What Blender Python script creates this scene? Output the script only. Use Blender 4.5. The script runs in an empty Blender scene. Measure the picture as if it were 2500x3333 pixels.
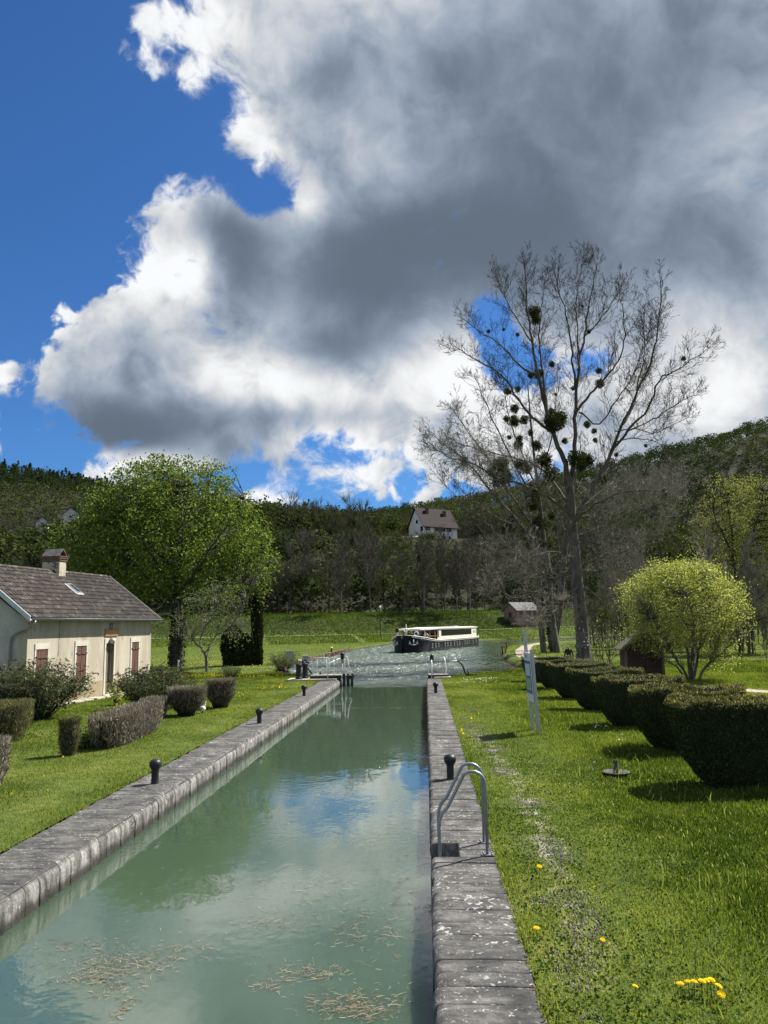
import bpy, math, random
import numpy as np
from mathutils import Vector, Matrix

SC = bpy.context.scene
COL = SC.collection
rnd = random.Random(7)
rng = np.random.default_rng(7)

# ------------------------------------------------------------------ camera
FPX, CZ = 2504.0, 3.2                       # focal length in photo pixels, eye height above the coping
C2W = np.array([[0.99844, 0.02532, 0.04972], [0.05287, -0.14501, -0.98802], [-0.0178, 0.98911, -0.14612]])
cam_d = bpy.data.cameras.new('camera')
cam_d.sensor_fit = 'VERTICAL'
cam_d.sensor_height = 24.0
cam_d.lens = 24.0 * FPX / 3333.0
cam_d.clip_start, cam_d.clip_end = 0.1, 6000
cam = bpy.data.objects.new('camera', cam_d)
COL.objects.link(cam)
_m = Matrix([list(C2W[i]) + [0] for i in range(3)] + [[0, 0, 0, 1]]).to_quaternion().to_matrix().to_4x4()
_m.translation = (0, 0, CZ)
cam.matrix_world = _m
SC.camera = cam

S = 2500 / 1659.0                            # measuring scale of the photograph


def ray(u, v):
    return C2W @ np.array([(u - 1250) / FPX, (1666.5 - v) / FPX, -1.0])


def W(u, v, Y, s=S):
    d = ray(u * s, v * s)
    p = d * (Y / d[1])
    return Vector((p[0], p[1], p[2] + CZ))


def AE(u, v):
    d = ray(u * S, v * S)
    d = d / np.linalg.norm(d)
    return math.degrees(math.atan2(d[0], d[1])), math.degrees(math.asin(d[2]))


# ------------------------------------------------------------------ light
SUN_AZ, SUN_EL = 53.0, 50.0                  # degrees right of the canal axis, above the horizon
sun_d = bpy.data.lights.new('sun', 'SUN')
sun_d.energy = 5.0
sun_d.angle = math.radians(0.55)
sun_d.color = (1.0, 0.95, 0.86)
sun = bpy.data.objects.new('sun', sun_d)
COL.objects.link(sun)
_a, _e = math.radians(SUN_AZ), math.radians(SUN_EL)
SUND = Vector((math.sin(_a) * math.cos(_e), math.cos(_a) * math.cos(_e), math.sin(_e)))
sun.rotation_euler = (-SUND).to_track_quat('-Z', 'Y').to_euler()
sun.location = (60, 40, 90)

vs = SC.view_settings
vs.view_transform = 'Standard'
vs.look = 'None'
vs.exposure = 1.12
vs.gamma = 1.0
vs.use_curve_mapping = False


# ------------------------------------------------------------------ node helper
class NT:
    """tiny helper around a node tree"""

    def __init__(self, tree):
        self.t = tree
        self.ns = tree.nodes
        self.ns.clear()

    def put(self, sock, val):
        if val is None:
            return
        if isinstance(val, bpy.types.NodeSocket):
            self.t.links.new(val, sock)
        elif hasattr(sock, 'default_value'):
            if isinstance(val, (tuple, list)):
                n = len(sock.default_value)
                val = tuple(val) + (1.0,) * (n - len(val))
                sock.default_value = val[:n]
            else:
                try:
                    sock.default_value = val
                except TypeError:
                    sock.default_value = (val,) * 3 if len(sock.default_value) == 3 else (val, val, val, 1)

    def n(self, typ, ins=None, **props):
        nd = self.ns.new(typ)
        for k, v in props.items():
            setattr(nd, k, v)
        for k, v in (ins or {}).items():
            self.put(nd.inputs[k], v)
        return nd

    def m(self, op, a, b=None, c=None, clamp=False):
        nd = self.n('ShaderNodeMath', operation=op, use_clamp=clamp)
        for i, x in enumerate((a, b, c)):
            self.put(nd.inputs[i], x)
        return nd.outputs[0]

    def v(self, op, a, b=None, c=None, out=0):
        nd = self.n('ShaderNodeVectorMath', operation=op)
        for i, x in enumerate((a, b, c)):
            self.put(nd.inputs[i], x)
        return nd.outputs[out]

    def noise(self, vec, scale, detail=6, rough=0.55, dist=0.0, lac=2.0, dim='3D'):
        nd = self.n('ShaderNodeTexNoise', noise_dimensions=dim)
        if vec is not None:
            self.put(nd.inputs['Vector'], vec)
        for k, x in (('Scale', scale), ('Detail', detail), ('Roughness', rough), ('Distortion', dist), ('Lacunarity', lac)):
            nd.inputs[k].default_value = x
        return nd.outputs[0]

    def step(self, x, lo, hi):
        nd = self.n('ShaderNodeMapRange', interpolation_type='SMOOTHSTEP')
        self.put(nd.inputs[0], x)
        self.put(nd.inputs[1], lo)
        self.put(nd.inputs[2], hi)
        return nd.outputs[0]

    def lin(self, x, lo, hi, a, b):
        nd = self.n('ShaderNodeMapRange')
        for i, q in enumerate((x, lo, hi, a, b)):
            self.put(nd.inputs[i], q)
        return nd.outputs[0]

    def mix(self, fac, a, b, blend='MIX'):
        nd = self.n('ShaderNodeMix', data_type='RGBA', blend_type=blend)
        self.put(nd.inputs[0], fac)
        self.put(nd.inputs[6], a)
        self.put(nd.inputs[7], b)
        return nd.outputs[2]

    def ramp(self, fac, stops):
        nd = self.n('ShaderNodeValToRGB')
        cr = nd.color_ramp
        while len(cr.elements) < len(stops):
            cr.elements.new(0.5)
        for el, (p, c) in zip(cr.elements, stops):
            el.position = p
            el.color = tuple(c) + (1.0,) * (4 - len(c))
        self.put(nd.inputs[0], fac)
        return nd.outputs[0]


# ------------------------------------------------------------------ world: clear sky with broken cumulus
world = bpy.data.worlds.new('World')
SC.world = world
world.use_nodes = True
T = NT(world.node_tree)
SKY_STRENGTH = 0.06
sky = T.n('ShaderNodeTexSky', sky_type='NISHITA', sun_disc=False)
sky.sun_elevation = math.radians(SUN_EL)
sky.sun_rotation = math.radians(SUN_AZ)
sky.altitude = 200
sky.air_density = 1.0
sky.dust_density = 0.35
sky.ozone_density = 3.0
gen = T.n('ShaderNodeTexCoord').outputs['Generated']
sep = T.n('ShaderNodeSeparateXYZ', {0: gen})
az = T.m('MULTIPLY', T.m('ARCTAN2', sep.outputs[0], sep.outputs[1]), 57.29578)
el = T.m('MULTIPLY', T.m('ARCSINE', sep.outputs[2]), 57.29578)
P = T.n('ShaderNodeCombineXYZ', {0: az, 1: el, 2: 0.0}).outputs[0]


def blob_q(u, v, rx, ry):
    a0, e0 = AE(u, v)
    aw = abs(AE(u + rx, v)[0] - AE(u - rx, v)[0]) / 2
    ew = abs(AE(u, v + ry)[1] - AE(u, v - ry)[1]) / 2
    q = T.v('MULTIPLY_ADD', P, (1 / aw, 1 / ew, 0), (-a0 / aw, -e0 / ew, 0))
    return q, aw, ew


# where the cloud banks stand (measured as directions)
BANKS = [(1270, 100, 660, 470), (1320, 640, 560, 330), (640, 10, 225, 180), (420, 128, 170, 62), (650, 250, 150, 140),
         (770, 380, 130, 110), (475, 490, 130, 70), (330, 740, 240, 150), (250, 875, 165, 105), (480, 890, 260, 115),
         (720, 700, 290, 300), (560, 960, 210, 48), (600, 570, 150, 120), (640, 470, 90, 60), (880, 480, 170, 110), (935, 545, 160, 110), (780, 460, 120, 80), (715, 150, 110, 100), (420, 80, 100, 80), (330, 128, 80, 44), (390, 150, 120, 66), (135, 790, 66, 100), (200, 925, 120, 46), (340, 962, 200, 36), (400, 960, 200, 40), (900, 850, 300, 170), (820, 1005, 165, 42), (1000, 950, 200, 120),
         (1500, 760, 420, 340), (1450, 1050, 320, 120), (2, 796, 60, 52), (185, 1036, 80, 36), (280, 1012, 76, 46), (545, 1085, 60, 28),
         (625, 1100, 40, 26), (725, 1066, 26, 8), (905, 1062, 44, 34), (1000, 1090, 90, 40)]
field = None
for b in BANKS:
    q, aw, ew = blob_q(*b)
    r = min(aw, ew)
    r = r if r < 6 else 6 + (r - 6) * 0.5
    f = T.m('MULTIPLY_ADD', T.v('LENGTH', q, out=1), -r, r)
    field = f if field is None else T.m('SMOOTH_MAX', field, f, 1.2)
field = T.m('SMOOTH_MIN', field, 5.4, 1.5)
# gaps of blue
gaps = None
for (u, v, rx, ry, w) in [(1060, 702, 66, 80, 5.7), (1140, 792, 72, 52, 4.6), (1290, 772, 70, 34, 5.3), (575, 428, 48, 30, 4.2), (60, 910, 50, 60, 2.5), (45, 690, 50, 40, 2), (420, 1035, 120, 20, 3)]:
    if w:
        q, aw, ew = blob_q(u, v, rx, ry)
        g = T.m('EXPONENT', T.m('MULTIPLY', T.v('DOT_PRODUCT', q, q, out=1), -1.0))
        field = T.m('MULTIPLY_ADD', g, -float(w), field)
        gaps = g if gaps is None else T.m('ADD', gaps, g)
# away from this bank: the same kind of broken cloud all round
q = T.v('MULTIPLY_ADD', P, (1 / 36.0, 1 / 27.0, 0), (3.0 / 36, -17.0 / 27, 0))
away = T.step(T.v('LENGTH', q, out=1), 1.0, 1.35)
wide = T.m('MULTIPLY_ADD', T.noise(gen, 2.6, 3, 0.5), 34.0, -16.0)
field = T.n('ShaderNodeMix', {0: away, 2: field, 3: wide}, data_type='FLOAT').outputs[0]

warp = T.n('ShaderNodeTexNoise', {'Vector': gen, 'Scale': 7.0, 'Detail': 4.0}).outputs[1]
gw = T.v('MULTIPLY_ADD', T.v('SUBTRACT', warp, (0.5, 0.5, 0.5)), (0.10, 0.10, 0.10), gen)
n1 = T.noise(gw, 6.0, 9, 0.54)
n2 = T.noise(gw, 24.0, 8, 0.62)
D = T.m('MULTIPLY_ADD', T.m('SUBTRACT', n1, 0.49), 11.0, field)
D = T.m('MULTIPLY_ADD', T.m('SUBTRACT', n2, 0.5), 3.4, D)
vor = T.n('ShaderNodeTexVoronoi', {'Vector': T.v('ADD', gw, T.v('MULTIPLY', T.v('SUBTRACT', warp, (0.5, 0.5, 0.5)), (0.12, 0.12, 0.12))), 'Scale': 19.0, 'Detail': 3.0, 'Roughness': 0.55}, normalize=True)
puff = T.m('SUBTRACT', 0.33, vor.outputs['Distance'])
D = T.m('MULTIPLY_ADD', puff, 2.6, D)
wisp = T.noise(gw, 15.0, 7, 0.6)
D = T.m('MULTIPLY_ADD', T.m('MULTIPLY', T.m('SUBTRACT', wisp, 0.47), T.m('MINIMUM', gaps, 1.0)), 15.0, D)
soft = T.m('MULTIPLY_ADD', T.m('MINIMUM', gaps, 1.0), 1.6, T.lin(T.noise(gen, 4.0, 2, 0.5), 0.35, 0.65, 0.5, 1.6))
alpha = T.m('POWER', T.step(D, -0.35, soft), 1.3)

# brightness of the cloud: sunlit heads, thick grey bases
lum = None
LUMS = [(350, 130, 120, 60, .34), (440, 50, 80, 90, .32), (520, 220, 70, 60, .24), (580, 330, 50, 60, .26), (655, 420, 40, 50, .20), (620, 60, 120, 70, .10),
        (150, 655, 100, 55, .34), (300, 595, 100, 40, .30), (100, 740, 50, 60, .16), (395, 600, 60, 60, .20), (550, 815, 110, 70, .26),
        (850, 835, 220, 50, .24), (800, 965, 160, 50, .24), (980, 850, 120, 110, .20), (1200, 880, 300, 110, .14), (1550, 720, 120, 130, .16),
        (1610, 830, 90, 60, .26), (1340, 500, 90, 50, .07), (950, 240, 120, 60, .07), (1530, 900, 60, 50, .18), (250, 1020, 120, 45, .5), (600, 1095, 90, 40, .45), (0, 790, 50, 45, .3), (905, 1062, 50, 40, .25),
        (700, 140, 90, 90, -.16), (950, 200, 300, 200, -.17), (1380, 250, 420, 330, -.20), (900, 500, 260, 110, -.23), (760, 640, 200, 130, -.25),
        (1150, 560, 250, 150, -.20), (480, 490, 110, 75, -.20), (330, 940, 220, 55, -.14), (560, 985, 170, 40, -.08), (1630, 620, 90, 110, -.10), (1380, 700, 160, 60, -.05), (520, 590, 70, 90, -.16), (270, 890, 210, 70, -.22), (210, 950, 170, 45, -.18), (330, 760, 130, 60, -.06),
        (620, 900, 210, 36, -.15), (1520, 560, 200, 110, -.14), (700, 760, 130, 55, -.17), (1520, 960, 200, 70, -.08)]
for (u, v, rx, ry, w) in LUMS:
    q, aw, ew = blob_q(u, v, rx, ry)
    g = T.m('EXPONENT', T.m('MULTIPLY', T.v('DOT_PRODUCT', q, q, out=1), -1.0))
    lum = T.m('MULTIPLY_ADD', g, w, 0.40 if lum is None else lum)
# relief: the noise against itself shifted towards the sun
na = T.noise(gw, 9.0, 5, 0.5)
nb = T.noise(T.v('ADD', gw, tuple(SUND * 0.03)), 9.0, 5, 0.5)
relief = T.m('SUBTRACT', na, nb)
lum = T.m('MULTIPLY_ADD', T.m('MULTIPLY', relief, T.m('MULTIPLY', lum, T.lin(D, 0.0, 5.0, 3.6, 1.3))), 1.0, lum)
lum = T.m('MULTIPLY_ADD', T.m('MULTIPLY', T.m('SUBTRACT', n2, 0.5), lum), 0.35, lum)
lum = T.m('MULTIPLY_ADD', T.m('MULTIPLY', T.m('SUBTRACT', n1, 0.5), T.m('ADD', lum, 0.05)), 1.0, lum)
lum = T.m('MULTIPLY_ADD', T.m('MULTIPLY', puff, T.m('SUBTRACT', lum, 0.14)), T.lin(D, 0.0, 7.0, 1.5, 0.35), lum)
rim = T.m('EXPONENT', T.m('MULTIPLY', T.m('ABSOLUTE', D), -0.7))
lum = T.m('MULTIPLY_ADD', rim, 0.11, lum)
lum = T.m('SMOOTH_MAX', lum, 0.13, 0.12)
lum = T.m('SMOOTH_MIN', lum, 0.72, 0.2)
tint = T.mix(T.step(lum, 0.12, 0.6), (0.74, 0.95, 1.26), (0.98, 1.0, 1.02))
ccol = T.v('SCALE', tint)
T.put(ccol.node.inputs[3], T.m('MULTIPLY', lum, 10.4))
blue = T.mix(1.0, sky.outputs[0], (0.32, 0.60, 0.92), 'MULTIPLY')
out = T.mix(alpha, blue, ccol)
bg = T.n('ShaderNodeBackground', {0: out, 1: SKY_STRENGTH})
T.n('ShaderNodeOutputWorld', {0: bg.outputs[0]})
world.cycles.sampling_method = 'MANUAL'
world.cycles.sample_map_resolution = 1024
# ------------------------------------------------------------------ mesh helpers
def link(o, parent=None):
    COL.objects.link(o)
    if parent is not None:
        o.parent = parent
    return o


def thing(name, label, cat, loc=(0, 0, 0), rz=0.0, group=None):
    o = bpy.data.objects.new(name, None)
    o.empty_display_size = 0.2
    o.location = loc
    o.rotation_euler = (0, 0, rz)
    COL.objects.link(o)
    return tag(o, label, cat, group)


def tag(o, label=None, cat=None, group=None, kind=None):
    if label:
        o['label'] = label
    if cat:
        o['category'] = cat
    if group:
        o['group'] = group
    if kind:
        o['kind'] = kind
    return o


def npmesh(name, V, faces, mats, smooth=False, mi=None, attrs=None):
    """faces: list of int arrays (n,k), one per polygon size"""
    me = bpy.data.meshes.new(name)
    V = np.asarray(V, np.float32)
    me.vertices.add(len(V))
    me.vertices.foreach_set('co', V.ravel())
    loops = np.concatenate([np.asarray(f, np.int32).ravel() for f in faces])
    sizes = np.concatenate([np.full(len(f), np.asarray(f).shape[1], np.int32) for f in faces])
    starts = np.concatenate([[0], np.cumsum(sizes)[:-1]]).astype(np.int32)
    me.loops.add(len(loops))
    me.loops.foreach_set('vertex_index', loops)
    me.polygons.add(len(sizes))
    me.polygons.foreach_set('loop_start', starts)
    me.polygons.foreach_set('loop_total', sizes)
    if mi is not None:
        me.polygons.foreach_set('material_index', np.asarray(mi, np.int32))
    me.polygons.foreach_set('use_smooth', np.full(len(sizes), smooth, dtype=bool))
    for m in mats:
        me.materials.append(m)
    for k, a in (attrs or {}).items():
        at = me.attributes.new(k, 'FLOAT', 'POINT')
        at.data.foreach_set('value', np.asarray(a, np.float32))
    me.update(calc_edges=True)
    me.validate()
    return me


def npobj(name, V, faces, mats, parent=None, **kw):
    return link(bpy.data.objects.new(name, npmesh(name, V, faces, mats, **kw)), parent)


class MB:
    """collects shapes, then links them as ONE mesh object"""

    def __init__(self):
        self.v, self.f, self.mi, self.sm = [], [], [], []

    def add(self, V, F, mi=0, smooth=False):
        k = len(self.v)
        self.v += [tuple(p) for p in V]
        self.f += [tuple(i + k for i in f) for f in F]
        self.mi += [mi] * len(F)
        self.sm += [smooth] * len(F)
        return self

    def box(self, c, s, rz=0.0, mi=0, taper=1.0, M=None):
        hx, hy, hz = s[0] / 2, s[1] / 2, s[2] / 2
        ca, sa = math.cos(rz), math.sin(rz)
        P = []
        for z, k in ((-hz, 1.0), (hz, taper)):
            for x, y in ((-hx, -hy), (hx, -hy), (hx, hy), (-hx, hy)):
                x, y = x * k, y * k
                p = (c[0] + x * ca - y * sa, c[1] + x * sa + y * ca, c[2] + z)
                P.append(M @ Vector(p) if M is not None else p)
        return self.add(P, [(3, 2, 1, 0), (4, 5, 6, 7), (0, 1, 5, 4), (1, 2, 6, 5), (2, 3, 7, 6), (3, 0, 4, 7)], mi)

    def tube(self, pts, r, n=8, mi=0, caps=True, smooth=True):
        pts = [Vector(p) for p in pts]
        rs = r if isinstance(r, (list, tuple)) else [r] * len(pts)
        V, F = [], []
        prev = None
        for i, p in enumerate(pts):
            t = (pts[min(i + 1, len(pts) - 1)] - pts[max(i - 1, 0)])
            t = t.normalized() if t.length > 1e-9 else Vector((0, 0, 1))
            if prev is None:
                a = t.orthogonal().normalized()
            else:
                a = prev - t * prev.dot(t)
                a = a.normalized() if a.length > 1e-6 else t.orthogonal().normalized()
            prev = a
            b = t.cross(a)
            for k in range(n):
                th = 2 * math.pi * k / n
                V.append(p + (a * math.cos(th) + b * math.sin(th)) * rs[i])
        for i in range(len(pts) - 1):
            for k in range(n):
                k2 = (k + 1) % n
                F.append((i * n + k, i * n + k2, (i + 1) * n + k2, (i + 1) * n + k))
        self.add(V, F, mi, smooth)
        if caps:
            m = len(self.v) - len(V)
            self.f += [tuple(m + k for k in range(n))[::-1], tuple(m + (len(pts) - 1) * n + k for k in range(n))]
            self.mi += [mi, mi]
            self.sm += [False, False]
        return self

    def lathe(self, prof, c=(0, 0, 0), n=16, mi=0, smooth=True):
        V, F = [], []
        for r, z in prof:
            for k in range(n):
                th = 2 * math.pi * k / n
                V.append((c[0] + r * math.cos(th), c[1] + r * math.sin(th), c[2] + z))
        for i in range(len(prof) - 1):
            for k in range(n):
                k2 = (k + 1) % n
                F.append((i * n + k, i * n + k2, (i + 1) * n + k2, (i + 1) * n + k))
        F.append(tuple(range(n))[::-1])
        F.append(tuple((len(prof) - 1) * n + k for k in range(n)))
        self.add(V, F[:-2], mi, smooth)
        m = len(self.v) - len(V)
        self.f += [tuple(i + m for i in F[-2]), tuple(i + m for i in F[-1])]
        self.mi += [mi, mi]
        self.sm += [False, False]
        return self

    def prism(self, poly, axis_vec, mi=0):
        """closed polygon (3D points) pushed along axis_vec"""
        n = len(poly)
        a = Vector(axis_vec)
        V = [Vector(p) for p in poly] + [Vector(p) + a for p in poly]
        F = [tuple(range(n))[::-1], tuple(range(n, 2 * n))] + [(i, (i + 1) % n, n + (i + 1) % n, n + i) for i in range(n)]
        return self.add(V, F, mi)

    def mesh(self, name, mats):
        me = bpy.data.meshes.new(name)
        me.from_pydata(self.v, [], self.f)
        for m in (mats if isinstance(mats, (list, tuple)) else [mats]):
            me.materials.append(m)
        me.polygons.foreach_set('material_index', self.mi)
        me.polygons.foreach_set('use_smooth', self.sm)
        me.update()
        return me

    def build(self, name, mats, parent=None):
        return link(bpy.data.objects.new(name, self.mesh(name, mats)), parent)


def inst(name, me, parent=None, loc=(0, 0, 0), rot=(0, 0, 0), sc=(1, 1, 1)):
    o = bpy.data.objects.new(name, me)
    o.location, o.rotation_euler = loc, rot
    o.scale = (sc,) * 3 if isinstance(sc, (int, float)) else sc
    return link(o, parent)


# value noise for shaping things
_LAT = np.random.default_rng(99).random((256, 256))


def vnoise(x, y, scale=1.0, octv=4, seed=0):
    x = np.asarray(x, float) * scale + seed * 17.3
    y = np.asarray(y, float) * scale + seed * 7.9
    s, amp, tot = 0.0, 1.0, 0.0
    for _ in range(octv):
        xi, yi = np.floor(x).astype(int), np.floor(y).astype(int)
        fx, fy = x - xi, y - yi
        fx, fy = fx * fx * (3 - 2 * fx), fy * fy * (3 - 2 * fy)
        g = lambda i, j: _LAT[(xi + i) % 256, (yi + j) % 256]
        s = s + amp * ((g(0, 0) * (1 - fx) + g(1, 0) * fx) * (1 - fy) + (g(0, 1) * (1 - fx) + g(1, 1) * fx) * fy)
        tot += amp
        amp *= 0.5
        x, y = x * 2.03 + 5.1, y * 2.03 + 3.7
    return s / tot


def sstep(x, a, b):
    t = np.clip((np.asarray(x, float) - a) / (b - a), 0, 1)
    return t * t * (3 - 2 * t)


# ------------------------------------------------------------------ materials
MATS = {}


def mat(name, c1, c2=None, rough=0.8, scale=3.0, bump=0.0, bscale=None, detail=6, metal=0.0, spec=0.3, spots=None, stretch=None, objrand=0.0, contrast=(0.35, 0.65), coat=0.0):
    m = bpy.data.materials.new(name)
    m.use_nodes = True
    t = NT(m.node_tree)
    co = t.n('ShaderNodeTexCoord').outputs['Object']
    if objrand:
        oi = t.n('ShaderNodeObjectInfo')
        off = t.v('SCALE', (13.0, 7.0, 5.0))
        t.put(off.node.inputs[3], oi.outputs['Random'])
        co = t.v('ADD', co, off)
    if stretch:
        co = t.v('MULTIPLY', co, stretch)
    col = tuple(c1)
    if c2 is not None:
        nz = t.noise(co, scale, detail, 0.6)
        col = t.mix(t.step(nz, *contrast), c1, c2)
    for (sc, lo, hi, c3) in (spots or []):
        col = t.mix(t.step(t.noise(co, sc, 5, 0.55), lo, hi), col, c3)
    if objrand:
        k = t.lin(oi.outputs['Random'], 0, 1, 1 - objrand, 1 + objrand)
        cc = t.v('SCALE', col)
        t.put(cc.node.inputs[3], k)
        col = cc
    b = t.n('ShaderNodeBsdfPrincipled', {'Base Color': col, 'Roughness': rough, 'Metallic': metal, 'Specular IOR Level': spec, 'Coat Weight': coat})
    if bump:
        h = t.noise(co, bscale or scale * 4, 6, 0.65)
        bn = t.n('ShaderNodeBump', {'Height': h, 'Strength': 1.0, 'Distance': bump})
        t.put(b.inputs['Normal'], bn.outputs[0])
    t.n('ShaderNodeOutputMaterial', {0: b.outputs[0]})
    MATS[name] = m
    return m


def leafmat(name, stops, trans=0.4, gloss=0.05, attr=None, tcol=None):
    """thin leaf: diffuse and translucent, colour picked per leaf"""
    m = bpy.data.materials.new(name)
    m.use_nodes = True
    t = NT(m.node_tree)
    if attr:
        f = t.n('ShaderNodeAttribute', attribute_name=attr).outputs['Fac']
        r_ = t.n('ShaderNodeNewGeometry').outputs['Random Per Island']
        f = t.m('ADD', f, t.m('MULTIPLY', t.m('SUBTRACT', r_, 0.5), 0.12), clamp=True)
    else:
        f = t.n('ShaderNodeNewGeometry').outputs['Random Per Island']
    col = t.ramp(f, stops)
    d = t.n('ShaderNodeBsdfDiffuse', {'Color': col})
    sh = d.outputs[0]
    if trans:
        tc = t.mix(1.0, col, tcol or (1.25, 1.3, 0.7), 'MULTIPLY')
        tr = t.n('ShaderNodeBsdfTranslucent', {'Color': tc})
        sh = t.n('ShaderNodeMixShader', {0: trans, 1: sh, 2: tr.outputs[0]}).outputs[0]
    if gloss and False:
        gl = t.n('ShaderNodeBsdfGlossy', {'Color': (1, 1, 1), 'Roughness': 0.45})
        fr = t.n('ShaderNodeFresnel', {'IOR': 1.4})
        sh = t.n('ShaderNodeMixShader', {0: t.m('MULTIPLY', fr.outputs[0], gloss * 8), 1: sh, 2: gl.outputs[0]}).outputs[0]
    t.n('ShaderNodeOutputMaterial', {0: sh})
    MATS[name] = m
    return m


M_IRON = mat('black_iron', (0.012, 0.013, 0.017), (0.022, 0.023, 0.028), 0.45, 8, 0.002, 30)
M_WHITEPAINT = mat('white_paint', (0.78, 0.79, 0.78), (0.6, 0.61, 0.6), 0.45, 5)
M_GALV = mat('galvanised_steel', (0.22, 0.24, 0.26), (0.30, 0.32, 0.34), 0.42, 12, 0, metal=0.55, spec=0.5)
M_BARK = mat('bark', (0.065, 0.058, 0.05), (0.15, 0.138, 0.12), 0.9, 3.0, 0.03, 6, stretch=(1, 1, 0.25))
M_BARKDARK = mat('dark_bark', (0.028, 0.024, 0.02), (0.06, 0.052, 0.043), 0.9, 3.0, 0.03, 6, stretch=(1, 1, 0.25))
M_TWIG = mat('twig', (0.055, 0.047, 0.038), (0.115, 0.10, 0.082), 0.85, 1.5)
M_TWIGPALE = mat('pale_twig', (0.20, 0.175, 0.145), (0.33, 0.295, 0.25), 0.85, 1.5)  # lichen-pale twigs, lightened further to stand in for sun on low boughs
M_DARKGLASS = mat('dark_glass', (0.01, 0.012, 0.015), None, 0.06, spec=0.6)
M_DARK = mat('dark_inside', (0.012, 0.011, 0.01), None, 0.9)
# ------------------------------------------------------------------ the land
LX, RX = -5.2, 0.0                            # lock chamber faces
LOUT, ROUT = -6.33, 0.92                      # grass edges of the coping
LEND, REND = 50.2, 48.4                       # ends of the coping
POOL = np.array([(-5.2, 46.5), (-5.25, 50.0), (-7.2, 52.5), (-9.8, 56), (-11.3, 60), (-12.2, 66), (-12.1, 78), (-11.2, 95), (-10.9, 112), (-9.3, 130), (-6.5, 150), (0, 156.5), (11.6, 162), (17.2, 167), (40, 180), (80, 205),
                 (120, 230), (130, 212), (92, 182), (47, 152), (27, 141), (17.4, 132), (12, 116), (9.2, 100), (8.0, 85), (7.3, 72), (7.1, 63.5), (6.6, 56.5), (4.5, 53.6), (1.6, 51.6), (0.02, 49.2), (0, 46.5)])
ROAD = np.array([(-420, 190), (-160, 152), (-60, 149.5), (-32, 151), (-16, 157.5), (-4, 165.5), (10, 174), (20, 180), (42, 194), (85, 220), (140, 252), (420, 420)])


def seg_dist(px, py, A, closed):
    """distance to a polyline, and the side/inside sign helper"""
    d = np.full(px.shape, 1e9)
    side = np.zeros(px.shape)
    inside = np.zeros(px.shape, bool)
    n = len(A)
    for i in range(n if closed else n - 1):
        ax, ay = A[i]
        bx, by = A[(i + 1) % n]
        ex, ey = bx - ax, by - ay
        L2 = ex * ex + ey * ey
        t = np.clip(((px - ax) * ex + (py - ay) * ey) / L2, 0, 1)
        dx, dy = px - ax - t * ex, py - ay - t * ey
        q = np.hypot(dx, dy)
        cr = ex * (py - ay) - ey * (px - ax)
        m = q < d
        side = np.where(m, np.sign(cr), side)
        d = np.where(m, q, d)
        if closed:
            c = ((ay > py) != (by > py)) & (px < (bx - ax) * (py - ay) / (by - ay + 1e-12) + ax)
            inside ^= c
    return d, side, inside


def height(x, y):
    x = np.asarray(x, float)
    y = np.asarray(y, float)
    shp = np.broadcast(x, y).shape
    x = np.broadcast_to(x, shp).ravel()
    y = np.broadcast_to(y, shp).ravel()
    dp, _, inp = seg_dist(x, y, POOL, True)
    dr, sd, _ = seg_dist(x, y, ROAD, False)
    s = dr * sd                                # > 0 beyond the road
    zr = np.interp(x, [-160, -30, 0, 20, 60, 140], [1.5, 1.45, 1.45, 1.95, 2.3, 2.6])
    near = 0.06 * (vnoise(x, y, 0.25, 3) - 0.5) * sstep(np.hypot(np.maximum(0, np.maximum(LOUT - 0.3 - x, x - ROUT - 0.3)), np.maximum(0, y - 49)), 0, 2.5)
    near = near + 0.5 * sstep(x, 26, 60) + 0.45 * sstep(x, 12, 24) * sstep(y, 45, 30) * 0
    z = near
    # slope up to the road, the embankment behind it, then the wooded hill
    z = np.where(s > -11, near + (zr - near) * sstep(s, -10.5, -2.0), z)
    bank = np.interp(s, [2.0, 3.2, 6, 11, 16, 24, 30, 72, 102, 122, 160, 230, 400], [0, 0.1, 1.3, 3.6, 4.5, 4.7, 5.2, 30.3, 31.2, 35.5, 40, 44, 46])
    bank = bank * np.interp(x, [-260, -130, -60, 60, 400], [0.55, 0.72, 1, 1, 1])
    lump = 1.4 * (vnoise(x, y, 0.05, 3, 3) - 0.5) * sstep(s, 18, 40)
    z = np.where(s > 2.0, zr + bank + lump, z)
    # far hills
    cf = np.interp(x, [-500, -100, 26, 137, 250, 400, 800], [64, 74, 87, 111, 140, 168, 180])
    far = cf * sstep(y, 300, 585) + 8 * (vnoise(x, y, 0.012, 3, 5) - 0.5) * sstep(y, 350, 500)
    cl = np.interp(x, [-700, -250, -193, -155, -100, -40, 0], [125, 95, 83, 70, 44, 18, 0])
    left = cl * sstep(y + 0.25 * x, 150, 395)
    z = np.where(s > 2.0, np.maximum(z, np.maximum(far, left)), z)
    # banks of the pool
    z = np.where(inp, -0.55 - np.minimum(dp, 2.0) * 0.6, z)
    z = np.where(~inp & (dp < 0.9), np.minimum(z, -0.5 + dp * 0.75), z)
    return z.reshape(shp)


def H(x, y):
    return float(height(np.array([x]), np.array([y]))[0])


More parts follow.
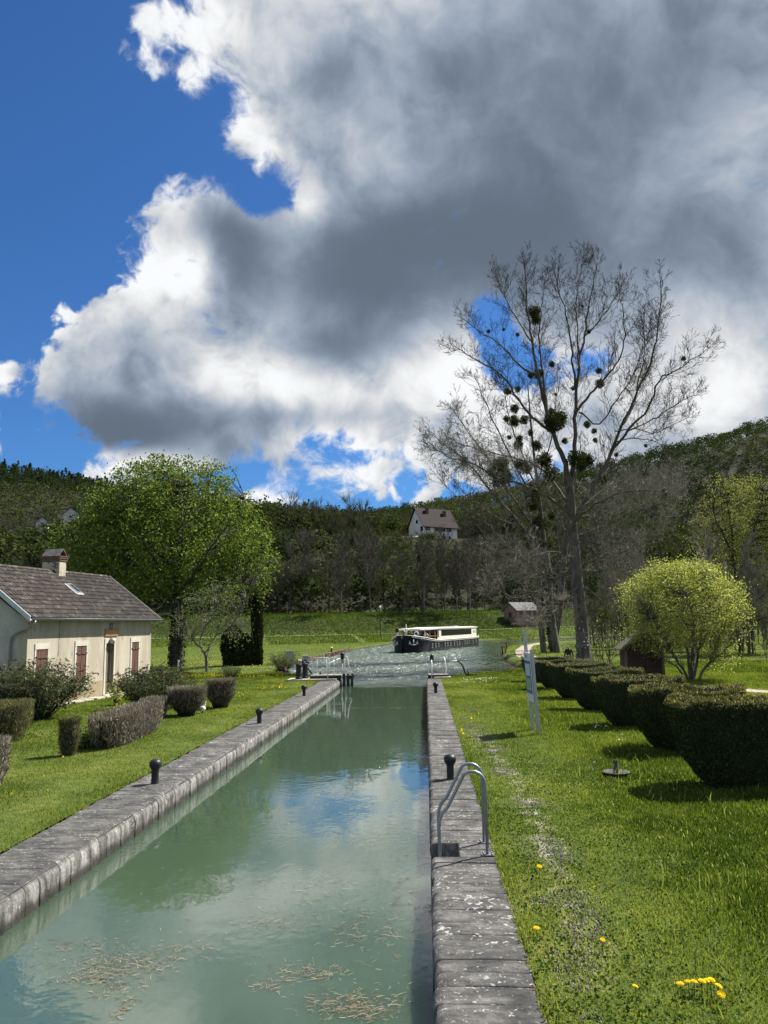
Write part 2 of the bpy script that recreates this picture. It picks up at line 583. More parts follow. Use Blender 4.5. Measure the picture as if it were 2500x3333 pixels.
# ground sheet, with an opening for the lock chamber
xs = np.unique(np.concatenate([np.linspace(-1500, -320, 14), np.linspace(-320, -60, 45), np.linspace(-60, -16, 45), np.linspace(-16, LOUT, 24), [LX, -2.6, RX],
                               np.linspace(ROUT, 20, 44), np.linspace(20, 60, 50), np.linspace(60, 320, 50), np.linspace(320, 1500, 14)]).round(3))
ys = np.unique(np.concatenate([np.linspace(-60, 0, 9), np.linspace(0, 46.5, 60), np.linspace(46.5, 60, 40), np.linspace(60, 190, 170), np.linspace(190, 320, 80), np.linspace(320, 640, 80), np.linspace(640, 2500, 14)]).round(3))
gx, gy = np.meshgrid(xs, ys)
gz = height(gx, gy)
nx, ny = len(xs), len(ys)
idx = np.arange(nx * ny).reshape(ny, nx)
q = np.stack([idx[:-1, :-1], idx[:-1, 1:], idx[1:, 1:], idx[1:, :-1]], -1).reshape(-1, 4)
cx = ((gx[:-1, :-1] + gx[1:, 1:]) / 2).ravel()
cy = ((gy[:-1, :-1] + gy[1:, 1:]) / 2).ravel()
keep = ~((cx > LOUT) & (cx < ROUT) & (cy < 46.5))
gzv = gz.ravel().copy()

m = bpy.data.materials.new('meadow')
m.use_nodes = True
t = NT(m.node_tree)
pos = t.n('ShaderNodeNewGeometry').outputs['Position']
sx = t.n('ShaderNodeSeparateXYZ', {0: pos})
nA = t.noise(pos, 0.35, 6, 0.6)
nB = t.noise(pos, 3.0, 8, 0.65)
nC = t.noise(pos, 28.0, 4, 0.6)
g = t.ramp(t.m('MULTIPLY_ADD', t.m('SUBTRACT', nA, 0.5), 0.9, t.m('MULTIPLY_ADD', t.m('SUBTRACT', nC, 0.5), 0.8, nB)),
           [(0.25, (0.034, 0.056, 0.012)), (0.45, (0.060, 0.092, 0.018)), (0.62, (0.10, 0.128, 0.026)), (0.8, (0.16, 0.15, 0.055))])
# worn gravelly line beside the coping, and thin yellowish turf along both edges
wx = t.m('MULTIPLY_ADD', t.m('SINE', t.m('MULTIPLY', sx.outputs[1], 0.31)), 0.16, sx.outputs[0])
worn = t.m('EXPONENT', t.m('MULTIPLY', t.m('POWER', t.m('ABSOLUTE', t.m('DIVIDE', t.m('SUBTRACT', wx, 1.62), 0.42)), 2.0), -1.0))
worn = t.m('MULTIPLY', worn, t.m('MULTIPLY', t.step(sx.outputs[1], 40.0, 18.0), t.lin(sx.outputs[1], 7.0, 11.0, 0.55, 1.0)))
wm = t.step(t.m('ADD', t.m('MULTIPLY', worn, 0.30), t.m('MULTIPLY_ADD', nB, 0.9, t.m('MULTIPLY', nA, 0.25))), 0.80, 1.0)
grit = t.mix(t.step(t.noise(pos, 60.0, 3, 0.7), 0.42, 0.6), (0.20, 0.17, 0.12), (0.46, 0.43, 0.37))
g = t.mix(t.m('MULTIPLY', wm, t.step(worn, 0.05, 0.4)), g, grit)
# leaf litter under the woods
lit = t.mix(nB, (0.018, 0.021, 0.012), (0.036, 0.036, 0.022))
hz = t.step(t.m('ADD', sx.outputs[2], t.m('MULTIPLY', t.m('SUBTRACT', nA, 0.5), 2.0)), 6.0, 8.0)
g = t.mix(hz, g, lit)
# rough, olive grass on the embankments, its tone also darkened for cloud shade
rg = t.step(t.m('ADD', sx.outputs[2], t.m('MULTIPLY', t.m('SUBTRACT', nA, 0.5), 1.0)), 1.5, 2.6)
rough_shade_g = t.ramp(t.m('MULTIPLY_ADD', t.m('SUBTRACT', nC, 0.5), 0.6, nB), [(0.3, (0.020, 0.028, 0.009)), (0.6, (0.045, 0.056, 0.017)), (0.8, (0.085, 0.075, 0.035))])
g = t.mix(t.m('MULTIPLY', rg, t.m('SUBTRACT', 1.0, hz)), g, rough_shade_g)
# bare earth where the bank meets the water
g = t.mix(t.step(sx.outputs[2], -0.12, -0.32), g, (0.045, 0.035, 0.022))
b = t.n('ShaderNodeBsdfPrincipled', {'Base Color': g, 'Roughness': 0.95, 'Specular IOR Level': 0.1})
bn = t.n('ShaderNodeBump', {'Height': t.m('ADD', nC, nB), 'Strength': 0.8, 'Distance': 0.05})
t.put(b.inputs['Normal'], bn.outputs[0])
t.n('ShaderNodeOutputMaterial', {0: b.outputs[0]})
M_MEADOW = m
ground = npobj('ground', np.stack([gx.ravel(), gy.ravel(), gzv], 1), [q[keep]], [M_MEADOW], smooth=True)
tag(ground, kind='structure')

# ------------------------------------------------------------------ water
m = bpy.data.materials.new('canal_water')
m.use_nodes = True
t = NT(m.node_tree)
pos = t.n('ShaderNodeNewGeometry').outputs['Position']
sx = t.n('ShaderNodeSeparateXYZ', {0: pos})
calm = t.v('MULTIPLY', pos, (1.0, 0.8, 1.0))
r1 = t.noise(calm, 1.6, 3, 0.5)
r2 = t.noise(calm, 7.0, 3, 0.5)
patch = t.step(t.noise(pos, 0.28, 3, 0.5), 0.42, 0.62)
chop = t.noise(t.v('MULTIPLY', pos, (1.0, 0.55, 1.0)), 1.9, 4, 0.6, 0.4)
pool = t.step(t.m('ADD', sx.outputs[1], t.m('MULTIPLY', t.noise(pos, 0.4, 3), 5.0)), 48.5, 54.0)
lee = t.step(t.m('SUBTRACT', sx.outputs[0], t.m('MULTIPLY', t.m('SUBTRACT', sx.outputs[1], 60.0), 0.085)), 5.0, 0.5)
rough_w = t.m('MULTIPLY', pool, t.lin(lee, 0, 1, 0.22, 1.0))
h_calm = t.m('MULTIPLY_ADD', r2, t.lin(patch, 0, 1, 0.0004, 0.0030), t.m('MULTIPLY', r1, 0.0035))
h = t.m('MULTIPLY_ADD', t.m('MULTIPLY', chop, rough_w), 0.40, h_calm)
murk = t.mix(t.noise(pos, 0.16, 3, 0.5), (0.038, 0.064, 0.041), (0.048, 0.077, 0.050))
b = t.n('ShaderNodeBsdfPrincipled', {'Base Color': murk, 'Roughness': t.lin(rough_w, 0, 1, 0.012, 0.34), 'IOR': 1.7, 'Specular IOR Level': 0.7, 'Subsurface Weight': 1.0, 'Subsurface Radius': (0.5, 0.6, 0.5), 'Subsurface Scale': 0.6}, subsurface_method='BURLEY')
bn = t.n('ShaderNodeBump', {'Height': h, 'Strength': 1.0, 'Distance': 1.0})
t.put(b.inputs['Normal'], bn.outputs[0])
t.n('ShaderNodeOutputMaterial', {0: b.outputs[0]})
wxs = np.concatenate([np.linspace(-16, 22, 153), np.linspace(22, 140, 60)[1:]])
wys = np.concatenate([[-60, 20, 40], np.linspace(47, 175, 480), np.linspace(175, 240, 30)[1:]])
wx_, wy_ = np.meshgrid(wxs, wys)
wx_, wy_ = wx_.ravel(), wy_.ravel()
lee_ = sstep(wx_ - (wy_ - 60) * 0.085, 6.0, 1.0) * 0.8 + 0.2
amp = sstep(wy_ + 4 * (vnoise(wx_, wy_, .3, 2, 81) - .5), 49, 55) * lee_ * sstep(-wx_, -24, -20) * (0.6 + 0.8 * vnoise(wx_, wy_, .06, 2, 82))
wz = -0.4 + amp * 0.21 * (0.75 * (vnoise(wx_, wy_ * .8, 1.5, 1, 83) - .5) + .6 * (vnoise(wx_, wy_ * .8, 2.6, 1, 84) - .5))
k_ = np.arange(len(wxs) * len(wys)).reshape(len(wys), len(wxs))
wq = np.stack([k_[:-1, :-1], k_[:-1, 1:], k_[1:, 1:], k_[1:, :-1]], -1).reshape(-1, 4)
tag(npobj('water', np.stack([wx_, wy_, wz], 1), [wq], [m], smooth=True), kind='structure')


# ------------------------------------------------------------------ road and towpath, laid on the land
def strip(name, line, width, m, lift=0.03, step=2.0):
    P = [Vector(p + (0,)) for p in line]
    pts = []
    for a, b_ in zip(P[:-1], P[1:]):
        k = max(1, int((b_ - a).length / step))
        pts += [a.lerp(b_, i / k) for i in range(k)]
    pts.append(P[-1])
    # smooth the corners
    for _ in range(6):
        pts = [pts[0]] + [(pts[i - 1] + pts[i] * 2 + pts[i + 1]) / 4 for i in range(1, len(pts) - 1)] + [pts[-1]]
    V, F = [], []
    nn = 5
    for i, p in enumerate(pts):
        d = (pts[min(i + 1, len(pts) - 1)] - pts[max(i - 1, 0)]).normalized()
        nrm = Vector((-d.y, d.x, 0))
        wob = width * (1 + 0.12 * (float(vnoise(p.x, p.y, 0.4, 2, 4)) - 0.5))
        for k in range(nn):
            qv = p + nrm * wob * (k / (nn - 1) - 0.5)
            V.append((qv.x, qv.y, 0))
    V = np.array(V)
    z = height(V[:, 0], V[:, 1]).reshape(-1, nn)
    z = z.max(1, keepdims=True) * 0.6 + z * 0.4 + lift
    V[:, 2] = z.ravel()
    for i in range(len(pts) - 1):
        for k in range(nn - 1):
            F.append((i * nn + k, (i + 1) * nn + k, (i + 1) * nn + k + 1, i * nn + k + 1))
    mb = MB().add(V, F, 0, True)
    return tag(mb.build(name, m), kind='structure')


M_ASPH = mat('pale_road', (0.30, 0.28, 0.25), (0.40, 0.38, 0.34), 0.9, 2.0, 0.01, 40)
M_DIRT = mat('towpath_dirt', (0.24, 0.19, 0.15), (0.36, 0.31, 0.26), 0.95, 1.2, 0.02, 25, spots=[(2.0, 0.6, 0.7, (0.08, 0.10, 0.03))])
strip('road', [tuple(p) for p in ROAD[1:-1]], 3.4, M_ASPH, 0.10)
TOW = [(24, 27.0), (19.0, 31.4), (14.6, 35.6), (11.6, 41), (10.0, 50), (9.4, 62), (9.6, 76), (11.2, 92), (14.5, 112), (20, 130)]
strip('towpath', TOW, 1.7, M_DIRT, 0.02, 1.0)
# ------------------------------------------------------------------ lock walls, stone by stone
m = bpy.data.materials.new('coping_stone')
m.use_nodes = True
t = NT(m.node_tree)
pos = t.n('ShaderNodeNewGeometry').outputs['Position']
oi = t.n('ShaderNodeObjectInfo').outputs['Random']
nrm = t.n('ShaderNodeSeparateXYZ', {0: t.n('ShaderNodeNewGeometry').outputs['Normal']})
nb_ = t.noise(pos, 2.2, 8, 0.65)
ns = t.noise(t.v('MULTIPLY', pos, (1.0, 2.6, 2.0)), 3.5, 7, 0.65)      # weathering runs across the blocks
c = t.ramp(t.m('ADD', t.m('MULTIPLY', nb_, 0.55), t.m('MULTIPLY', ns, 0.45)), [(0.36, (0.026, 0.026, 0.026)), (0.5, (0.072, 0.070, 0.067)), (0.64, (0.165, 0.16, 0.15))])
# the nosing and face is paler than the top
face = t.step(nrm.outputs[2], 0.93, 0.35)
pale = t.ramp(t.noise(t.v('MULTIPLY', pos, (1.0, 1.0, 0.4)), 5.0, 8, 0.68), [(0.32, (0.035, 0.033, 0.030)), (0.5, (0.15, 0.145, 0.135)), (0.66, (0.34, 0.33, 0.31))])
c = t.mix(face, c, pale)
vor = t.n('ShaderNodeTexVoronoi', {'Vector': t.v('ADD', pos, t.v('SCALE', t.n('ShaderNodeTexNoise', {'Vector': pos, 'Scale': 9.0}).outputs[1])), 'Scale': 3.4})
vor.inputs['Randomness'].default_value = 1.0
sz = t.n('ShaderNodeSeparateColor', {0: vor.outputs['Color']})
lich = t.step(vor.outputs['Distance'], t.m('MULTIPLY', t.m('POWER', sz.outputs[0], 3.0), 0.42), t.m('MULTIPLY', t.m('POWER', sz.outputs[0], 3.0), 0.30))
spk = t.step(t.noise(pos, 17.0, 5, 0.6), 0.585, 0.66)
spk = t.m('MULTIPLY', spk, t.step(t.noise(pos, 1.3, 3, 0.5), 0.40, 0.60))
c = t.mix(t.m('MAXIMUM', t.m('MULTIPLY', lich, 0.9), t.m('MULTIPLY', spk, 0.85)), c, t.mix(t.noise(pos, 40.0, 3), (0.22, 0.22, 0.205), (0.44, 0.43, 0.41)))
wet = t.step(t.m('ADD', t.n('ShaderNodeSeparateXYZ', {0: pos}).outputs[2], t.m('MULTIPLY', t.noise(pos, 3.0, 5), 0.16)), -0.12, -0.27)
c = t.mix(t.m('MULTIPLY', wet, 0.88), c, (0.022, 0.021, 0.016))
k = t.v('SCALE', c)
t.put(k.node.inputs[3], t.lin(oi, 0, 1, 0.84, 1.18))
b = t.n('ShaderNodeBsdfPrincipled', {'Base Color': k, 'Roughness': 0.9, 'Specular IOR Level': 0.25})
bn = t.n('ShaderNodeBump', {'Height': t.m('ADD', t.noise(pos, 14.0, 8, 0.7), t.m('MULTIPLY', nb_, 2.0)), 'Strength': 1.0, 'Distance': 0.022})
t.put(b.inputs['Normal'], bn.outputs[0])
t.n('ShaderNodeOutputMaterial', {0: b.outputs[0]})
M_COPE = m
M_CORE = mat('lock_masonry', (0.03, 0.029, 0.026), (0.07, 0.066, 0.06), 0.95, 3, 0.03, 8)


def cope_mesh(length, inner, outer, rad, sgn):
    """one coping block: flat top, bullnosed water edge, face running down past the waterline"""
    dz = rnd.uniform(-0.006, 0.006)
    o = outer + rnd.uniform(-0.05, 0.05)
    e = rnd.uniform(-0.012, 0.012)
    prof = []
    for k_ in range(6):
        a = math.pi / 2 * k_ / 5
        prof.append((inner + e + rad - rad * math.cos(a) * 1.0, dz - rad + rad * math.sin(a)))
    prof = [(inner + e + 0.004, -1.5), (inner + e, -0.30)] + prof + [(o * 0.55 + inner * 0.45, dz + rnd.uniform(-0.006, 0.004)), (o, dz - 0.01), (o, -0.5)]
    n_ = len(prof)
    mb = MB()
    V = []
    h_ = length / 2
    for yy, ins in ((-h_, 0.008), (-h_ + 0.012, 0.0), (h_ - 0.012, 0.0), (h_, 0.008)):
        for x_, z_ in prof:
            V.append((sgn * (x_ + (ins if x_ < inner + rad else 0)), yy, z_ - ins * (0.8 if z_ > -0.4 else 0)))
    F = []
    for j in range(3):
        for i in range(n_ - 1):
            f = (j * n_ + i, j * n_ + i + 1, (j + 1) * n_ + i + 1, (j + 1) * n_ + i)
            F.append(f[::-1] if sgn > 0 else f)
    for j, rev in ((0, sgn > 0), (3, sgn < 0)):
        f = tuple(j * n_ + i for i in range(n_))
        F.append(f[::-1] if not rev else f)
    mb.add(V, F)
    return mb.mesh('stone', M_COPE)


def lock_wall(sgn, inner_x, width, y0, y1, rad, label, recess=None):
    root = thing('lock_wall', label, 'lock wall', (inner_x, 0, 0), 0, 'stone walls of the lock chamber')
    lens = (0.27, 0.30, 0.33, 0.37)
    pool_ = {(L_, v_): cope_mesh(L_ - 0.006, 0.0, width, rad, sgn) for L_ in lens for v_ in range(4)}
    y = y0
    core = MB()
    while y < y1:
        L_ = rnd.choice(lens)
        yc_ = y + L_ / 2
        if recess and recess[0] - 0.02 < yc_ < recess[1]:
            L_ = (recess[1] - recess[0]) / 2
            yc_ = y + L_ / 2
            me = cope_mesh(L_ - 0.012, recess[2], width, 0.03, sgn)
        else:
            if recess and y < recess[0] < y + L_:
                L_ = max(recess[0] - y, 0.12)
                yc_ = y + L_ / 2
                me = cope_mesh(L_ - 0.012, 0.0, width, rad, sgn)
            else:
                me = pool_[(L_, rnd.randrange(4))]
        inst('stone', me, root, (0, yc_, 0), (0, rnd.uniform(-0.004, 0.004), rnd.uniform(-0.012, 0.012)))
        y += L_
    a, c_ = 0.05, width - 0.06
    for (p, q_, ins) in ([(y0 - 8, recess[0] - .01, a), (recess[0] - .01, recess[1] + .01, recess[2] + 0.05), (recess[1] + .01, y - 0.03, a)] if recess else [(y0 - 8, y - 0.03, a)]):
        core.box((sgn * (ins + c_) / 2, (p + q_) / 2, -0.95), (c_ - ins, q_ - p, 1.84))
    core.build('masonry', M_CORE, root)
    return root


lock_wall(-1, LX, 1.12, 3.2, LEND, 0.15, 'long stone lock wall on the house side of the chamber, pale nosing above the water')
lock_wall(1, RX, 0.94, 3.6, REND, 0.085, 'long lichened stone lock wall on the lawn side, with the handrail ladder', recess=(11.32, 12.05, 0.40))

# ------------------------------------------------------------------ mooring bollards
bm_ = MB().lathe([(0.095, -0.03), (0.088, 0.0), (0.078, 0.03), (0.076, 0.25), (0.082, 0.29), (0.118, 0.335), (0.132, 0.385), (0.128, 0.43), (0.098, 0.475), (0.045, 0.497), (0.01, 0.50)], n=20)
bol_me = bm_.mesh('bollard', M_IRON)
for x_, y_, lab, s_ in [(-5.77, 16.58, 'nearest black ball-topped bollard on the house side coping', 1.0), (-5.71, 26.63, 'middle one of the three black bollards on the house side coping', 1.0),
                        (-5.77, 36.82, 'black bollard on the house side coping closest to the white gate railings', 1.0),
                        (0.45, 16.82, 'black bollard standing just behind the bent handrail ladder', 1.0), (0.42, 37.35, 'black bollard on the lawn side coping near the far gate', 1.0)]:
    o = inst('bollard', bol_me, None, (x_, y_, 0), (rnd.uniform(-.02, .02), rnd.uniform(-.02, .02), rnd.random() * 6), s_)
    tag(o, lab, 'bollard', 'mooring bollards on the lock coping')

# ------------------------------------------------------------------ handrail ladder
lad = thing('access_ladder', 'bent grey tubular handrail ladder rising from a notch in the lock coping', 'ladder', (0, 11.38, 0))
for yy in (0.02, 0.64):
    pts = [(0.79, yy, 0.0), (0.79, yy, 0.92)]
    for k_ in range(1, 8):
        a = math.pi / 2 * 1.45 * k_ / 7
        pts.append((0.61 + 0.18 * math.cos(a), yy, 0.95 + 0.18 * math.sin(a)))
    pts += [(0.25, yy, 0.64), (0.17, yy, 0.56), (0.135, yy, 0.47), (0.125, yy, 0.36), (0.125, yy, -0.9)]
    MB().tube(pts, 0.0235, 12).build('rail', M_GALV, lad)
    MB().box((0.79, yy, 0.01), (0.17, 0.12, 0.014)).build('foot_plate', M_WHITEPAINT if False else M_GALV, lad)
    for sx_, sy_ in ((-1, -1), (1, 1), (-1, 1), (1, -1)):
        MB().lathe([(0.012, 0), (0.012, 0.022), (0.004, 0.026)], (0.79 + sx_ * 0.06, yy + sy_ * 0.042, 0.012), 8).build('bolt', M_GALV, lad)
for z_ in (-0.12, -0.38):
    MB().tube([(0.125, 0.02, z_), (0.125, 0.64, z_)], 0.016, 8).build('rung', M_GALV, lad)
# ------------------------------------------------------------------ the lock keeper's house
M_RENDER = mat('old_render', (0.35, 0.31, 0.24), (0.44, 0.40, 0.32), 0.92, 1.1, 0.006, 30,
               spots=[(0.8, 0.54, 0.70, (0.30, 0.265, 0.20)), (6.0, 0.64, 0.72, (0.54, 0.51, 0.43)), (2.6, 0.58, 0.72, (0.25, 0.225, 0.185))], stretch=(1, 1, 0.3))
M_RENDERGREY = mat('grey_render', (0.34, 0.33, 0.31), (0.44, 0.43, 0.40), 0.92, 1.3, 0.006, 30)
M_PLINTH = mat('plinth_render', (0.30, 0.24, 0.145), (0.36, 0.31, 0.21), 0.92, 1.4, 0.008, 20, spots=[(2.2, 0.56, 0.7, (0.33, 0.27, 0.19))])
M_SURROUND = mat('limestone_surround', (0.45, 0.42, 0.35), (0.52, 0.50, 0.43), 0.85, 2.5, 0.004, 30)
M_SHUTTER = mat('red_brown_boards', (0.082, 0.040, 0.028), (0.125, 0.066, 0.048), 0.75, 2.0, 0.002, 20, stretch=(6, 6, 0.5))
M_DOOR = mat('weathered_door', (0.13, 0.095, 0.075), (0.20, 0.155, 0.125), 0.8, 2.0, 0.002, 20, stretch=(5, 5, 0.5))
M_TILE = mat('roof_tile', (0.040, 0.034, 0.030), (0.080, 0.068, 0.060), 0.9, 1.8, 0.004, 30, objrand=0.32,
             spots=[(2.4, 0.54, 0.68, (0.155, 0.145, 0.125)), (5.0, 0.58, 0.68, (0.035, 0.03, 0.027)), (9.0, 0.70, 0.76, (0.30, 0.29, 0.25))])
M_ZINC = mat('zinc', (0.20, 0.215, 0.235), (0.28, 0.295, 0.31), 0.5, 6, metal=0.4)
M_VERGE = mat('verge_board', (0.50, 0.52, 0.55), (0.42, 0.44, 0.47), 0.6, 4)
M_CHIM = mat('chimney_render', (0.34, 0.30, 0.235), (0.46, 0.42, 0.33), 0.92, 2.5, 0.01, 20, spots=[(3.0, 0.57, 0.68, (0.16, 0.14, 0.115))])
M_BRICKDARK = mat('sooty_brick', (0.10, 0.06, 0.045), (0.16, 0.11, 0.085), 0.9, 5, 0.006, 25)
M_SLATE = mat('lichened_slate', (0.075, 0.075, 0.075), (0.16, 0.155, 0.145), 0.85, 4, 0.006, 20)
M_PLAQUE = mat('enamel_plaque', (0.46, 0.36, 0.20), (0.40, 0.27, 0.18), 0.5, 3)
M_ORANGE = mat('faded_rust_paint', (0.34, 0.13, 0.04), (0.42, 0.22, 0.09), 0.7, 5)
M_PALESTONE = mat('doorstep_stone', (0.36, 0.33, 0.28), (0.46, 0.43, 0.37), 0.9, 3, 0.006, 20)

HDIR = Vector((0.16, 0.987, 0)).normalized()
HA = math.atan2(HDIR.y, HDIR.x)
HDOOR = Vector((-15.95, 38.57, 0))
HL, HT0 = 10.45, 6.25                        # facade length; distance from near corner to the door
HORG = HDOOR - HDIR * HT0
HZ = 3.93                                   # eaves
HW = 5.9                                    # house depth
RISE = 2.2
house = thing('lock_keepers_house', 'low cream rendered house with brown tiled roof and red-brown shutters beside the lock', 'house', HORG, HA)
HNRM = Vector((HDIR.y, -HDIR.x, 0))          # out of the facade


def fac(u, v):
    """where a sight line meets the facade: (along, up)"""
    d = Vector(ray(u, v))
    o = Vector((0, 0, CZ))
    k_ = (HORG - o).dot(HNRM) / d.dot(HNRM)
    p = o + d * k_ - HORG
    return p.dot(HDIR), p.z + 0


# facade openings (along, half width, bottom, top)
OPEN = []
for (u0, u1, v0, v1) in [(117, 155, 2114, 2190), (249, 281, 2103, 2233), (345, 371, 2094, 2263), (429, 451, 2090, 2204)]:
    s0, z1 = fac(u0, v0)
    s1, _ = fac(u1, v0)
    sm, zb = fac((u0 + u1) / 2 - 4, v1)
    OPEN.append([s0, s1, zb, z1])
OPEN[0][2] = OPEN[1][2]
OPEN[2][2] = 0.08
# walls: facade pieces round the openings (wall 0.45 thick), local axes: x along, y into the house
wl = MB()
segs = sorted(OPEN)
xprev = 0.0
TH = 0.42
for (s0, s1, zb, z1) in segs:
    wl.box(((xprev + s0) / 2, TH / 2, HZ / 2 - 0.25), (s0 - xprev, TH, HZ + 0.5))
    wl.box(((s0 + s1) / 2, TH / 2, (z1 + HZ) / 2), (s1 - s0, TH, HZ - z1))
    if zb > 0.1:
        wl.box(((s0 + s1) / 2, TH / 2, (zb - 0.5) / 2), (s1 - s0, TH, zb + 0.5))
    xprev = s1
wl.box(((xprev + HL) / 2, TH / 2, HZ / 2 - 0.25), (HL - xprev, TH, HZ + 0.5))
wl.box((HL / 2, HW - TH / 2, HZ / 2 - 0.25), (HL, TH, HZ + 0.5))
wl.build('front_wall', M_RENDER, house)
gb = lambda x0, x1: [(x0, TH, -0.5), (x0, HW - TH, -0.5), (x0, HW - TH, HZ), (x0, HW / 2, HZ + RISE - 0.42), (x0, TH, HZ)]
MB().prism(gb(0.0, 0), (TH, 0, 0)).build('gable_wall', M_RENDERGREY, house)
MB().prism(gb(HL - TH, 0), (TH, 0, 0)).build('gable_wall', M_RENDERGREY, house)
# plinth
pl = MB()
zp = 0.78
for a, b_ in ((-0.02, OPEN[2][0] - 0.2), (OPEN[2][1] + 0.2, HL + 0.02)):
    pl.box(((a + b_) / 2, -0.012, (zp - 0.4) / 2), (b_ - a, 0.03, zp + 0.4))
pl.build('plinth', M_PLINTH, house)
# long crack and a patched strip down the facade
ck = MB()
sc0, zc0 = fac(196, 2018)
sc1, zc1 = fac(189, 2135)
pv = None
cv = []
for k_ in range(13):
    f = k_ / 12
    cv.append((sc0 + (sc1 - sc0) * f + rnd.uniform(-.03, .03), HZ - 0.06 - (HZ - zc1 - 0.06) * f))
for (a, b_) in zip(cv[:-1], cv[1:]):
    w_ = rnd.uniform(0.02, 0.05)
    ck.add([(a[0] - w_, -0.004, a[1]), (b_[0] - w_, -0.004, b_[1]), (b_[0] + w_, -0.004, b_[1]), (a[0] + w_, -0.004, a[1])], [(0, 1, 2, 3)])
ck.build('crack', mat('crack_filler', (0.22, 0.21, 0.20), (0.15, 0.14, 0.13), 0.95, 6), house)
# surrounds, shutters, door
for i, (s0, s1, zb, z1) in enumerate(OPEN):
    b_ = 0.13 if i else 0.09
    fr = MB()
    z0 = zb if i != 2 else 0.0
    fr.box((s0 - b_ / 2, 0.05, (z0 + z1) / 2), (b_, 0.16, z1 - z0))
    fr.box((s1 + b_ / 2, 0.05, (z0 + z1) / 2), (b_, 0.16, z1 - z0))
    fr.box(((s0 + s1) / 2, 0.048, z1 + 0.12), (s1 - s0 + 2 * b_, 0.17, 0.24))
    if i != 2:
        fr.box(((s0 + s1) / 2, 0.03, zb - 0.07), (s1 - s0 + 2 * b_ + 0.06, 0.22, 0.14))
    win = fr.build('window_surround' if i != 2 else 'door_surround', M_SURROUND, house)
    if i == 2:
        # double leaf door, right leaf ajar, dark hall above
        dm = (s0 + s1) / 2
        zt = z1 - 0.42
        lf = MB().box(((s0 + dm) / 2, 0.17, (0.1 + zt) / 2), (dm - s0 - 0.01, 0.05, zt - 0.1))
        for (za, zb_) in ((0.22, 0.85), (0.98, zt - 0.45), (zt - 0.38, zt - 0.1)):
            lf.box(((s0 + dm) / 2, 0.138, (za + zb_) / 2), ((dm - s0) * 0.62, 0.022, zb_ - za))
        d1 = lf.build('door', M_DOOR, house)
        MB().lathe([(0.02, 0), (0.028, 0.02), (0.02, 0.05)], (dm - 0.06, 0.12, 1.05), 8).build('door_knob', M_IRON, d1)
        d2 = MB().box(((dm + s1) / 2 + 0.02, 0.215, (0.1 + z1) / 2), (s1 - dm - 0.02, 0.05, z1 - 0.12)).build('door', M_DOOR, house)
        d2['label'] = 'dark bare right-hand door leaf set back'
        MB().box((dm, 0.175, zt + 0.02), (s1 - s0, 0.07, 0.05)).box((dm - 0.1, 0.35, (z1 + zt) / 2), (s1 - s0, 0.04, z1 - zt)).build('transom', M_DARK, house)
        MB().box((dm, -0.16, 0.02), (s1 - s0 + 0.5, 0.36, 0.12)).box((dm, -0.42, -0.03), (s1 - s0 + 0.9, 0.3, 0.1)).build('doorstep', M_PALESTONE, house)
    else:
        # two leaves of upright boards with ledges and hinges
        dm = (s0 + s1) / 2
        leaves = ((s0, dm - 0.012), (dm + 0.012, s1)) if i else ((s0, s1),)
        for (a, c_) in leaves:
            nb = 3 if i else 5
            wdt = (c_ - a) / nb
            sh = MB().box(((a + c_) / 2, 0.028, (zb + z1) / 2), (c_ - a - 0.02, 0.010, z1 - zb - 0.04)).build('shutter', M_SHUTTER, house)
            for zz in (zb + 0.28, z1 - 0.34):
                MB().box(((a + c_) / 2, -0.022, zz), (c_ - a - 0.03, 0.03, 0.10)).build('ledge', M_SHUTTER, sh)
            for k_ in range(nb):
                MB().box((a + wdt * (k_ + .5), 0.008 + rnd.uniform(-.002, .002), (zb + z1) / 2), (wdt - 0.008, 0.028, z1 - zb - 0.02)).build('board', M_SHUTTER, sh)
            for zz in (zb + 0.28, z1 - 0.34):
                MB().box((a if a == s0 else c_, -0.04, zz), (0.10, 0.02, 0.05)).build('hinge', M_IRON, sh)
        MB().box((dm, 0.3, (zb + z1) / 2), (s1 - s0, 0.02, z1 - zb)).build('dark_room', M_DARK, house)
# plaque with frame, number mark above it, lamp over the door
sa, za = fac(342, 2050)
sb, zb2 = fac(380, 2067)
fr = MB().box(((sa + sb) / 2, -0.02, (za + zb2) / 2), (sb - sa, 0.04, za - zb2))
plq = fr.build('name_plaque', M_PLAQUE, house)
pf = MB()
hz_ = za - zb2
for zz in (za, zb2):
    pf.box(((sa + sb) / 2, -0.03, zz), (sb - sa + 0.08, 0.06, 0.055))
for ss in (sa, sb):
    pf.box((ss, -0.031, (za + zb2) / 2), (0.055, 0.06, hz_ + 0.05))
pf.build('plaque_frame', M_ORANGE, plq)
# weathered two-line lettering, only strokes are left of it
lt = MB()
for row, zz in enumerate((za - hz_ * 0.33, za - hz_ * 0.66)):
    x_ = sa + 0.10
    while x_ < sb - 0.1:
        w_ = rnd.choice((0.03, 0.05, 0.065))
        if rnd.random() < 0.8:
            lt.box((x_, -0.044, zz + rnd.uniform(-.005, .005)), (0.014, 0.006, hz_ * 0.2))
            lt.box((x_ + w_ / 2, -0.0445, zz + rnd.choice((-1, 0, 1)) * hz_ * 0.09), (w_, 0.006, 0.013))
        x_ += w_ + 0.035
lt.build('lettering', mat('faded_letters', (0.27, 0.17, 0.07), (0.34, 0.24, 0.12), 0.7, 6), plq)
sn, zn = fac(361, 2042)
mk = MB().box((sn, -0.018, zn), (0.28, 0.03, 0.42))
mk.build('number_mark', mat('dark_mark', (0.05, 0.042, 0.03), (0.20, 0.18, 0.14), 0.8, 14), house)
nm = MB()
